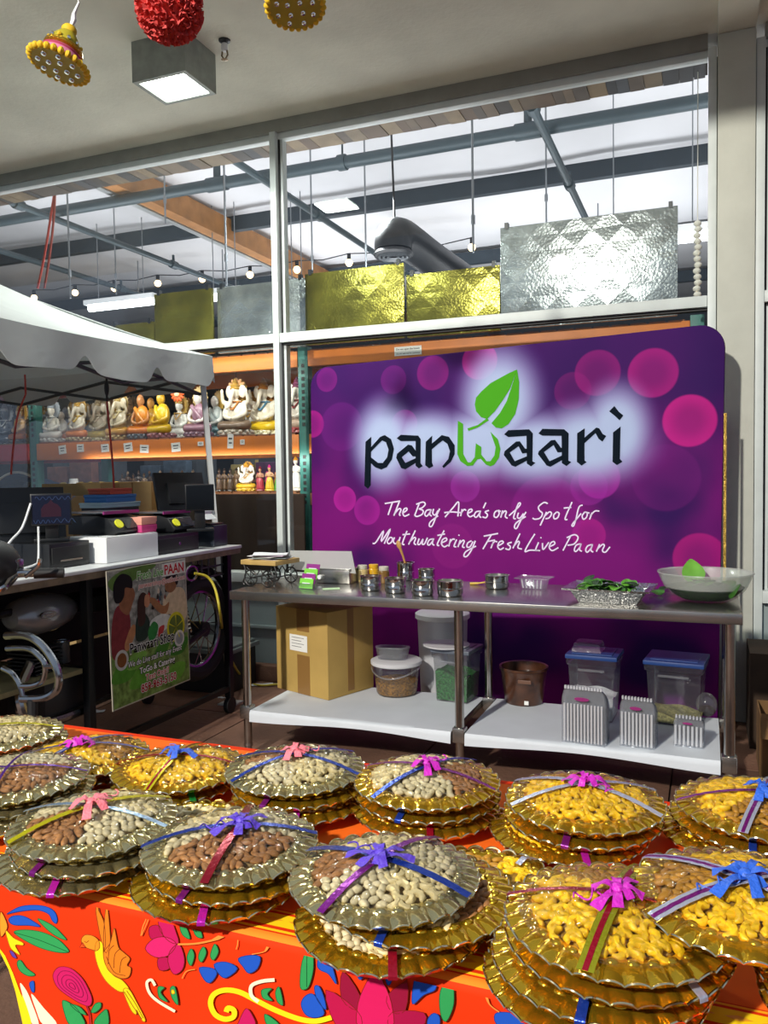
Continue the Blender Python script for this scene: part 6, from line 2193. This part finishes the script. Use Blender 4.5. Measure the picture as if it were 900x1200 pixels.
line(c1([(75, 373), (200, 410), (355, 474)]), .7, '#14502c')
# rose
rose = [(280, 590), (310, 555), (370, 560), (430, 610), (470, 680), (485, 730), (470, 760), (430, 750), (370, 715), (310, 670), (285, 630)]
dye(c1(rose), MAG, 'rose_print')
for sc_ in (.78, .56, .34, .16):
    line(c1([(380 + (x - 380) * sc_, 655 + (y - 655) * sc_) for x, y in rose + rose[:1]]), .7, '#7a0c3a')
for P in ([(330, 730), (390, 760), (430, 810), (445, 860), (370, 860), (340, 800)], [(370, 750), (420, 765), (455, 808), (410, 790)], [(480, 790), (500, 750), (530, 742), (530, 770), (500, 795)], [(500, 835), (540, 790), (565, 782), (570, 860), (505, 860)]):
    dye(c1(P), GRN, 'leaf_print')
line(c1([(455, 760), (470, 800), (475, 860)]), 1.6, DRK)
# bird
dye(c1([(505, 260), (520, 258), (550, 330), (555, 450), (535, 420)]), '#e07a1e', 'bird_print')
dye(c1([(555, 262), (568, 260), (578, 350), (580, 430), (560, 480), (545, 430)]), '#e07a1e', 'bird_print')
dye(c1([(545, 480), (580, 430), (600, 350), (610, 380), (625, 450), (655, 480), (685, 510), (670, 545), (690, 560), (680, 605), (640, 615), (590, 590), (560, 550)]), '#e07a1e', 'bird_print')
dye(c1([(510, 420), (540, 430), (545, 500), (560, 550), (600, 600), (645, 625), (680, 670), (660, 685), (620, 680), (560, 630), (520, 560), (500, 480)]), YEL, 'bird_print')
dye(c1([(430, 405), (450, 385), (490, 390), (520, 415), (525, 450), (510, 468), (490, 465), (450, 450), (432, 430)]), '#e88a24', 'bird_print')
dye(c1([(434, 425), (420, 450), (455, 452)]), '#e8501c', 'bird_print', 0)
dye(c1([(650, 680), (680, 672), (720, 740), (765, 830), (750, 838), (720, 780), (718, 805), (690, 780)]), YEL, 'bird_print')
for P in ([(445, 418), (455, 425), (468, 415)], [(570, 540), (575, 470), (600, 440)], [(600, 560), (605, 490), (630, 460)], [(630, 585), (640, 520), (665, 500)], [(560, 500), (600, 580), (660, 600)], [(655, 685), (700, 760), (748, 830)], [(668, 680), (715, 750), (755, 825)]):
    line(c1(P), .7, '#7a3a10')
# pink lily branch
for P, c_ in (([(525, 200), (560, 195), (572, 242), (530, 240)], '#b0144c'), ([(555, 310), (592, 308), (595, 345), (560, 350)], '#b0144c'), ([(555, 175), (575, 165), (610, 200), (628, 255), (595, 250), (565, 215)], MAG), ([(510, 275), (540, 240), (585, 235), (620, 260), (590, 300), (545, 305)], '#d42468'), ([(630, 260), (648, 310), (640, 350), (610, 365), (590, 320), (600, 280)], MAG)):
    dye(c2(P), c_, 'lily_print', 3)
for P in ([(628, 180), (650, 190), (668, 240), (640, 225)], [(672, 195), (695, 200), (712, 235), (690, 232)], [(720, 205), (745, 208), (760, 225), (735, 225)], [(658, 300), (672, 275), (683, 300), (672, 335), (660, 320)], [(700, 290), (715, 268), (725, 290), (710, 322), (698, 312)], [(742, 285), (755, 258), (768, 285), (752, 315), (740, 305)]):
    dye(c2(P), GRN, 'leaf_print')
line(c2([(625, 260), (700, 256), (802, 232)]), 2.2, PEA)
line(c2([(510, 205), (498, 228), (525, 165)][1:] + [(525, 165)]), 1., PEA)
for P in ([(250, 282), (300, 285), (312, 305), (290, 335), (268, 325)], [(302, 270), (345, 262), (385, 285), (345, 318), (320, 305)], [(387, 250), (430, 238), (465, 245), (455, 285), (425, 302), (405, 280)]):
    dye(c3(P), BLU, 'tulip_print', 3)
for P in ([(190, 320), (205, 295), (235, 288)], [(435, 235), (480, 225), (510, 198)], [(360, 178), (385, 190), (380, 218)], [(45, 170), (55, 130), (75, 100)]):
    line(c3(P), 1.1, PEA)
line(c3([(95, 345), (82, 325), (66, 335), (75, 370), (105, 400), (165, 436)]), 3.2, CRM)
for P in ([(105, 350), (128, 352), (115, 370), (140, 402), (110, 388)], [(148, 355), (165, 350), (176, 412), (155, 390)], [(470, 360), (505, 355), (490, 375), (508, 398), (475, 390)], [(518, 368), (532, 350), (545, 412), (525, 402)]):
    dye(c3(P), GRN, 'leaf_print')
dye(c3([(152, 362), (160, 360), (164, 372), (154, 374)]), YEL)
line(c3([(345, 438), (352, 424), (372, 432), (370, 455), (340, 463), (306, 446), (290, 408), (302, 376), (340, 361), (392, 368), (452, 398), (520, 432), (600, 462), (660, 470), (715, 457)]), 6.2, YEL, 'scroll_print')
line(c3([(515, 325), (470, 330), (434, 346), (434, 380), (458, 402)]), 4.2, CRM, 'scroll_print')
for P, c_ in (([(605, 350), (612, 260), (640, 222), (652, 270), (645, 320), (630, 355)], GRN), ([(665, 270), (680, 240), (705, 245), (722, 290), (732, 340), (705, 305), (675, 290)], BLU), ([(608, 410), (625, 380), (655, 378), (690, 440), (660, 458), (625, 448)], BLU), ([(655, 350), (672, 348), (690, 390), (695, 430), (665, 395)], BLU)):
    dye(c3(P), c_, 'leaf_print')
line(c3([(628, 225), (628, 350)]), .7, '#14502c')
dye(c3([(390, 470), (415, 425), (440, 455), (445, 485), (390, 485)]), MAG, 'lily_print')
dye(c3([(480, 445), (515, 465), (530, 485), (490, 485)]), GRN, 'leaf_print')
# large lotus
for P, c_ in (([(155, 175), (215, 260), (205, 312), (150, 270)], DRK), ([(380, 215), (310, 262), (328, 318), (375, 312)], DRK), ([(95, 240), (205, 312), (217, 372), (135, 372)], '#b01244'), ([(440, 320), (330, 318), (322, 372), (430, 372)], '#a01040'), ([(205, 310), (225, 240), (268, 178), (310, 240), (330, 310), (325, 372), (215, 372)], '#cc1a58')):
    dye(c4(P), c_, 'lotus_print', 3)
for P, c_ in (([(162, 120), (230, 170), (215, 205), (190, 160)], BLU), ([(305, 180), (345, 180), (315, 225)], BLU), ([(400, 290), (405, 220), (440, 195), (485, 205), (480, 240), (440, 258)], BLU), ([(455, 340), (475, 322), (495, 335), (492, 368), (455, 368)], BLU), ([(495, 260), (515, 205), (540, 220), (545, 290), (520, 350), (500, 330)], GRN), ([(690, 325), (740, 320), (810, 345), (800, 368), (705, 368)], BLU)):
    dye(c4(P), c_, 'leaf_print')
line(c4([(645, 240), (670, 290), (705, 318)]), 1.4, PEA)
line(c4([(795, 320), (798, 300), (830, 295)]), 1.2, PEA)
line(c5([(95, 292), (150, 330), (200, 360)]), 2.4, DRK)
for P in ([(155, 300), (180, 298), (212, 320), (175, 320)], [(205, 335), (240, 325), (275, 335), (240, 348)], [(285, 350), (310, 340), (332, 345), (325, 362)]):
    dye(c5(P), GRN, 'leaf_print')
line(c5([(40, 300), (75, 295)]), 1.2, PEA)

# ================================================================== TRAYS OF NUTS
NF = 30
TR = .147


def dish_fn(r, z, a):
    w = max(0., (r - .118) / .034)
    s = abs(math.cos(a * NF / 2)) ** .7
    return r * (1 + .022 * (s - .5) * w), z + .0075 * (s - .62) * w


dish_prof = [(0, 0), (.060, 0), (.080, .0005), (.088, .005), (.098, .020), (.106, .031), (.114, .0345), (.122, .0345), (.131, .0335), (.141, .0305), (.152, .026)]
dm = MB().lathe(dish_prof, NF * 8, fn=dish_fn)
for k in range(NF):                      # a ring of pressed blisters, one above every flute
    a = 2 * math.pi * k / NF
    m = Matrix.Rotation(a, 3, 'Z')
    dm.ell(m @ Vector((.1205, 0, .0335)), (.0078, .0098, .0052), 10, 6, m)
dish_me = mesh_of(dm, 70)
rm = MB()
rp = []
for k in range(NF * 8):
    a = 2 * math.pi * k / (NF * 8)
    r, z = dish_fn(.152, .026, a)
    rp.append((r * math.cos(a), r * math.sin(a), z + .0005))
rim_me = mesh_of(rm.tube(rp, .0016, 5, closed=True), 60)
m_gold = M('tray_gold', '#dcb02a', .15, .9, var=.12, scale=30, bump=.12, bscale=60, coat=.3)
m_pale = M('tray_pale_gold', '#c6ba88', .15, .9, var=.12, scale=30, bump=.12, bscale=60)
m_rim = M('tray_rim', '#efe2b8', .15, 1.)
dish_me.materials.append(None)
rim_me.materials.append(m_rim)
m_film = clear_film('cellophane', (.98, .98, .96), .07, .03, .42, .6, 24)


def dome(r, tight=0.):
    q = min(1, r / .117)
    return .034 + .019 * (1 - q ** 2.1)


# nuts: unit prototypes
def nut_proto(kind):
    mb = MB()
    if kind == 'cashew':
        P = [(.0098 * math.cos(a), .0082 * math.sin(a), 0) for a in [R(-20 + 44 * k) for k in range(6)]]
        mb.tube(P, [.0026, .0058, .0064, .0060, .0054, .0028], 6)
    elif kind == 'almond':
        mb.ell((0, 0, 0), (.0122, .0070, .0046), 8, 5, Matrix.Identity(3))
        mb.v = [(x * (1 if x < 0 else 1.18), y * (1 - .25 * max(0, x / .0118)), z) for x, y, z in mb.v]
    else:
        mb.ell((-.0008, 0, 0), (.0102, .0068, .006), 8, 5)
    return mb


NP = {k: nut_proto(k) for k in ('cashew', 'almond', 'pistachio')}
NM = {k: mesh_of(NP[k], 60) for k in NP}
for m_ in NM.values():
    m_.materials.append(None)
nutmat = {('cashew', 0): M('cashew_cream', '#dccb98', .5, var=.12, scale=50), ('cashew', 1): M('cashew_yellow', '#ecbe16', .5, var=.15, scale=50),
          ('almond', 0): M('almond_brown', '#9d6c3c', .6, var=.25, scale=90), ('almond', 1): M('almond_golden', '#b07c1c', .55, var=.2, scale=90),
          ('pistachio', 0): M('pistachio_shell', '#cfc29c', .5, var=.15, scale=60), ('pistachio', 1): M('pistachio_yellow', '#e0b82a', .5, var=.15, scale=60)}
bedmat = (M('nut_bed', '#8a744a', .8, var=.3, scale=120), M('nut_bed_yellow', '#94701c', .8, var=.3, scale=120))
bed_me = mesh_of(MB().lathe([(.113, .026)] + [(.113 * (1 - k / 8), dome(.113 * (1 - k / 8)) - .007) for k in range(1, 9)], 32, cap=False), 60)
bed_me.materials.append(None)
flat_me = mesh_of(MB().lathe([(.104, .027), (.09, .030), (0, .030)], 32, cap=False), 60)
flat_me.materials.append(None)


def film_fn(r, z, a):
    q = r / .136
    return r, .0375 + .0245 * (1 - q ** 2.0) + (.0016 * math.sin(a * 17 + r * 90) + .0014 * math.sin(a * 29 - r * 60)) * q * (1 - q) * 4


film_me = mesh_of(MB().lathe([(.136 * (1 - k / 14), 0) for k in range(14)] + [(.001, 0)], 96, cap=False, fn=film_fn), 80)
film_me.materials.append(m_film)


def setm(o, m):
    o.material_slots[0].link = 'OBJECT'
    o.material_slots[0].material = m
    return o


def child(nm, me, parent, mat=None):
    o = bpy.data.objects.new(nm, me)
    COL.objects.link(o)
    o.parent = parent
    if mat:
        setm(o, mat)
    return o


RIB = {}


def ribmat(c):
    return M('ribbon_' + c.strip('#'), c, .22, .55, bump=.15, bscale=150)


def fz(r):
    if r > .136:
        return .040 - .35 * (r - .136)
    q = r / .136
    return .0375 + .0245 * (1 - q * q) + .0026


def strap(t, ang, w, col, off=(0, 0), stripe=None):
    """flat ribbon pulled over the wrapped dome from rim to rim"""
    d = Vector((math.cos(ang), math.sin(ang), 0))
    n_ = Vector((-d.y, d.x, 0))
    ox = off[0] * n_.x + off[1] * n_.y
    base = Vector((off[0], off[1], 0))
    for wid, dz, cc, nm in ((w, 0, col, 'ribbon'),) + (((w * .34, .0006, stripe, 'ribbon_stripe'),) if stripe else ()):
        def f(u, v):
            s = (u * 2 - 1) * .153
            p = base * (1 - abs(u * 2 - 1)) + d * s + n_ * (v - .5) * wid
            r = math.hypot(p.x, p.y)
            return (p.x, p.y, fz(r) + dz + .0004 * math.sin(s * 300))
        part(nm, MB().sheet(f, 36, 2, .0006), ribmat(cc), t, world=False, smooth=60)


def bow(t, col, off, sz, ang, curl=True):
    rr = random.Random(hash(col) % 1000 + int(ang * 100))
    b = thing_part = bpy.data.objects.new('bow', None)
    z0 = fz(math.hypot(*off)) + .001
    bpy.data.objects.remove(b)
    kn = part('bow', MB().ell((off[0], off[1], z0 + .006), (.010, .010, .007), 10, 6), M('bow_' + col.strip('#'), col, .45, bump=.3, bscale=200), t, world=False)
    mt = M('bow_' + col.strip('#'), col, .45, bump=.3, bscale=200)
    for k, (a, l, w) in enumerate(((0.1, 1.0, .017), (.75, .75, .016), (2.2, .7, .015), (3.0, 1.05, .017), (3.8, .8, .016), (5.2, .7, .015), (1.5, .55, .014), (4.5, .5, .014))):
        a = a + ang + rr.uniform(-.2, .2)
        l = l * sz
        d = Vector((math.cos(a), math.sin(a), 0))
        n_ = Vector((-d.y, d.x, 0))
        up = rr.uniform(.004, .013)

        def f(u, v):
            p = Vector((off[0], off[1], 0)) + d * (l * u) + n_ * ((v - .5) * w * (.55 + .45 * u))
            r = math.hypot(p.x, p.y)
            return (p.x, p.y, fz(r) + .002 + up * math.sin(math.pi * min(1, u * 1.05)) + .0018 * math.sin(u * 9 + k) * (v - .5) * 2 + .0015 * ((k % 3)))
        part('loop', MB().sheet(f, 10, 3, .0006), mt, kn, world=False, smooth=30)
    if curl:
        a = ang + 2.6
        d = Vector((math.cos(a), math.sin(a), 0))
        n_ = Vector((-d.y, d.x, 0))
        P = []
        for k in range(30):
            u = k / 29
            p = Vector((off[0], off[1], 0)) + d * (sz * 1.1 * u + .01) + n_ * (.010 * math.sin(u * 13))
            P.append((p.x, p.y, fz(math.hypot(p.x, p.y)) + .004 + .004 * math.cos(u * 13)))
        part('curl', MB().tube(P, .0013, 5), mt, kn, world=False)


TCOUNT = [0]


def nuts(t, sect, tone, single, seed, flat=False):
    rr = random.Random(seed)
    acc = {}
    N = 205
    for k in range(N):
        r = .112 * math.sqrt((k + .5) / N)
        if flat and r < .082:
            continue
        a = k * 2.39996 + rr.uniform(-.05, .05)
        i = int(((a + seed * .7) % (2 * math.pi)) / (2 * math.pi) * len(sect)) % len(sect)
        kind = sect[i]
        z = (dome(r) if not flat else .031) + rr.uniform(-.002, .0015)
        slope = 0 if flat else -.019 * 2.1 * (r / .117) ** 1.1 / .117
        nrm = Vector((-slope * math.cos(a), -slope * math.sin(a), 1)).normalized()
        m = nrm.to_track_quat('Z', 'Y').to_matrix() @ Matrix.Rotation(rr.uniform(0, 6.28), 3, 'Z') @ Matrix.Rotation(rr.uniform(-.35, .35), 3, 'X')
        M4 = Matrix.Translation((r * math.cos(a), r * math.sin(a), z)) @ m.to_4x4()
        if single:
            o = child(kind, NM[kind], t, nutmat[(kind, tone)])
            o.matrix_local = M4
        else:
            mb = acc.setdefault(kind, MB())
            mb.T = M4
            mb.add(NP[kind].v, NP[kind].f)
    for kind, mb in acc.items():
        part({'cashew': 'cashews', 'almond': 'almonds', 'pistachio': 'pistachios'}[kind], mb, nutmat[(kind, tone)], t, world=False, smooth=60, kind='stuff')


def tray(c, rz, mat, sect, tone, lab, straps, bowc, top=True, single=False, tilt=(0, 0), off=(0, 0), bsz=.05, bang=0.):
    t = thing('nut_tray', lab, 'tray', c, 0, 'gift trays of nuts on the orange cloth')
    t.rotation_euler = (tilt[0], tilt[1], rz)
    child('dish', dish_me, t, mat)
    child('rim', rim_me, t)
    TCOUNT[0] += 1
    if top:
        child('nut_bed', bed_me, t, bedmat[tone])
        nuts(t, sect, tone, single, TCOUNT[0])
        child('film', film_me, t)
        for a, w, c_, s_ in straps:
            strap(t, a - rz, w, c_, off, s_)
        if bowc:
            bow(t, bowc, off, bsz, bang - rz)
    else:
        child('nut_bed', flat_me, t, bedmat[tone])
        nuts(t, sect, tone, False, TCOUNT[0], True)
        for a, w, c_, s_ in straps:
            # short ribbon end folded over the rim
            d = Vector((math.cos(a - rz), math.sin(a - rz), 0))
            n_ = Vector((-d.y, d.x, 0))
            P = [(.104, .034), (.122, .041), (.140, .034), (.156, .028), (.157, .022)]

            def f(u, v):
                i = min(len(P) - 2, int(u * (len(P) - 1)))
                q = u * (len(P) - 1) - i
                r = P[i][0] + (P[i + 1][0] - P[i][0]) * q
                z = P[i][1] + (P[i + 1][1] - P[i][1]) * q
                p = d * r + n_ * (v - .5) * w
                return (p.x, p.y, z + .002)
            part('ribbon', MB().sheet(f, 12, 2, .0006), ribmat(c_), t, world=False, smooth=60)
    return t


BZ = FZ + .0065
ST = .0275
VI, PU, BU, PK, CO, RD, SV, YG, GN = '#5a3ec0', '#7a1e78', '#1f3ea0', '#c424b4', '#f07a86', '#a0142c', '#b8bcd0', '#cfc81e', '#1f8a3a'
# name: (px, py of rim centre, count, dish, tone, sectors, label words, straps[(image-plane angle, width, colour, stripe)], bow colour, bow offset, lower-tray offsets)
vd = R(21.7)


def stack(px, py, n, mat, tone, sect, lab, straps, bowc, off=(0, 0), low=(), lowmat=None, single=False, tilt=(0, 0), bsz=.05, lowtone=None):
    zr = BZ + (n - 1) * ST
    c = atZ(px, py, zr + .032)
    c.z = zr
    st = [(a + vd, w, c_, s_) for a, w, c_, s_ in straps]
    o3 = Matrix.Rotation(vd, 2) @ Vector((off[0], off[1] - .035))
    rz = rnd.uniform(0, 6.28)
    o4 = Matrix.Rotation(-rz, 2) @ o3
    tray(c, rz, mat, sect, tone, lab, st, bowc, True, single, tilt, (o4.x, o4.y), bsz, rnd.uniform(0, 6.28))
    words = ('bottom tray', 'second tray up', 'third tray up', 'fourth tray up')
    for k in range(n - 1):
        dx, dy = low[k] if k < len(low) else (rnd.uniform(-.008, .008), rnd.uniform(-.008, .008))
        lc = (ribc[(k + TCOUNT[0]) % len(ribc)])
        tray(Vector((c.x + dx, c.y + dy + .015, BZ + k * ST)), rnd.uniform(0, 6.28), lowmat or mat, sect, tone if lowtone is None else lowtone, '%s under the %s' % (words[k], lab),
             [(R(-90 + 25 * ((k * 7 + TCOUNT[0]) % 3 - 1)) + vd, .013, lc, None)], None, False)


ribc = [PU, RD, GN, BU, PK, SV]
A = 'almond'
Cw = 'cashew'
Ps = 'pistachio'
stack(450, 1022, 3, m_pale, 0, (Ps, Cw, A, Ps, Cw), 'front nut tray with violet bow above the lotus print', [(R(52), .013, '#7a1a86', None), (R(-32), .015, BU, None)], VI, (-.005, .02), ((.02, -.035), (.055, .0)), m_gold, True, (0, 0), .055)
stack(270, 985, 3, m_pale, 0, (A, Ps, Cw, Ps, A), 'nut tray with violet bow above the pink lily print', [(R(8), .012, BU, None), (R(85), .014, '#8a1226', None)], VI, (.02, .03), ((-.015, -.025), (.01, -.012)), m_gold, True, (0, 0), .055)
stack(722, 1070, 4, m_gold, 1, (A, Cw, Cw, A), 'yellow nut tray with magenta bow at the front right', [(R(60), .022, '#9a9a20', RD), (R(-20), .008, '#8a1226', None)], PK, (.0, .028), ((-.03, -.02), (-.018, -.02), (.0, -.012)), m_gold, True, (0, 0), .05)
stack(872, 1050, 5, m_gold, 1, (Cw, A, Cw, A), 'yellow nut tray with blue bow at the right photo edge', [(R(20), .020, SV, PU), (R(-50), .018, SV, PU)], '#2a5ec8', (-.005, .02), ((.17, -.02), (.165, -.02), (.15, -.02), (.12, -.012)), m_gold, False, (0, 0), .06)
stack(110, 960, 3, m_pale, 0, (A, Ps, Cw, Ps), 'nut tray with coral pink bow above the bird print', [(R(40), .014, YG, None), (R(-15), .010, '#8fa8c0', None)], CO, (.0, .022), ((-.012, -.03), (.012, -.015)), m_pale, False, (0, 0), .055)
stack(18, 908, 3, m_pale, 0, (Ps, A, Ps), 'silvery nut tray with thin purple ribbon at photo left', [(R(5), .006, '#5a2a90', None), (R(95), .006, '#5a2a90', None)], None, (0, 0), ((.02, -.03), (.01, -.01)))
stack(2, 858, 2, m_pale, 0, (Ps, Cw), 'small-looking far nut tray at the left photo edge', [(R(10), .010, YG, None)], None)
stack(98, 884, 2, m_gold, 1, (Cw, A, Cw), 'yellow nut tray with magenta bow at the back left', [(R(60), .016, '#3a4aa0', SV), (R(8), .010, '#6a6a9a', None)], PK, (-.01, .02), (), m_gold, False, (0, 0), .04)
stack(210, 897, 2, m_gold, 1, (Cw, Cw, A), 'yellow nut tray with light blue bow in the back row', [(R(78), .016, YG, RD), (R(-5), .008, RD, None)], '#3a62d0', (.0, .02), (), m_gold, False, (0, 0), .05)
stack(346, 898, 3, m_pale, 0, (Ps, A, Ps, Cw), 'nut tray with salmon bow and blue ribbons', [(R(35), .012, BU, None), (R(-22), .012, BU, None)], CO, (.0, .03), ((.02, -.02), (.012, -.01)), m_gold, False, (0, 0), .045)
stack(500, 912, 3, m_gold, 0, (Cw, Ps, A, Cw), 'nut tray with magenta bow and crossed blue ribbon', [(R(42), .012, BU, None), (R(-28), .009, PU, None)], PK, (.0, .022), ((.0, -.02), (.0, -.01)), m_gold, False, (0, 0), .05)
stack(685, 935, 3, m_gold, 1, (Cw, A, Cw, Cw), 'yellow nut tray with magenta bow and silver ribbons', [(R(12), .012, SV, None), (R(-38), .014, SV, None)], PK, (.0, .03), ((-.03, -.03), (-.005, -.015)), m_gold, False, (0, 0), .045)
stack(890, 942, 3, m_gold, 1, (Cw, A, Cw), 'yellow nut tray with blue bow at the back right', [(R(55), .018, SV, PU), (R(-8), .008, PU, None)], '#2a5ec8', (.0, .02), ((-.03, -.01), (-.01, -.01)), m_gold, False, (0, 0), .05)
# two low trays glimpsed in the gaps between the stacks
tray(Vector((-.36, 1.30, BZ)), 1., m_gold, (Cw, A), 1, 'low gold tray wedged between the front and back stacks', [(R(60), .012, SV, None)], None, False)
tray(Vector((-.95, 1.32, BZ)), .5, m_gold, (Ps, Cw), 0, 'low gold tray half hidden between the coral and light blue bow trays', [(R(60), .012, YG, None)], None, False)
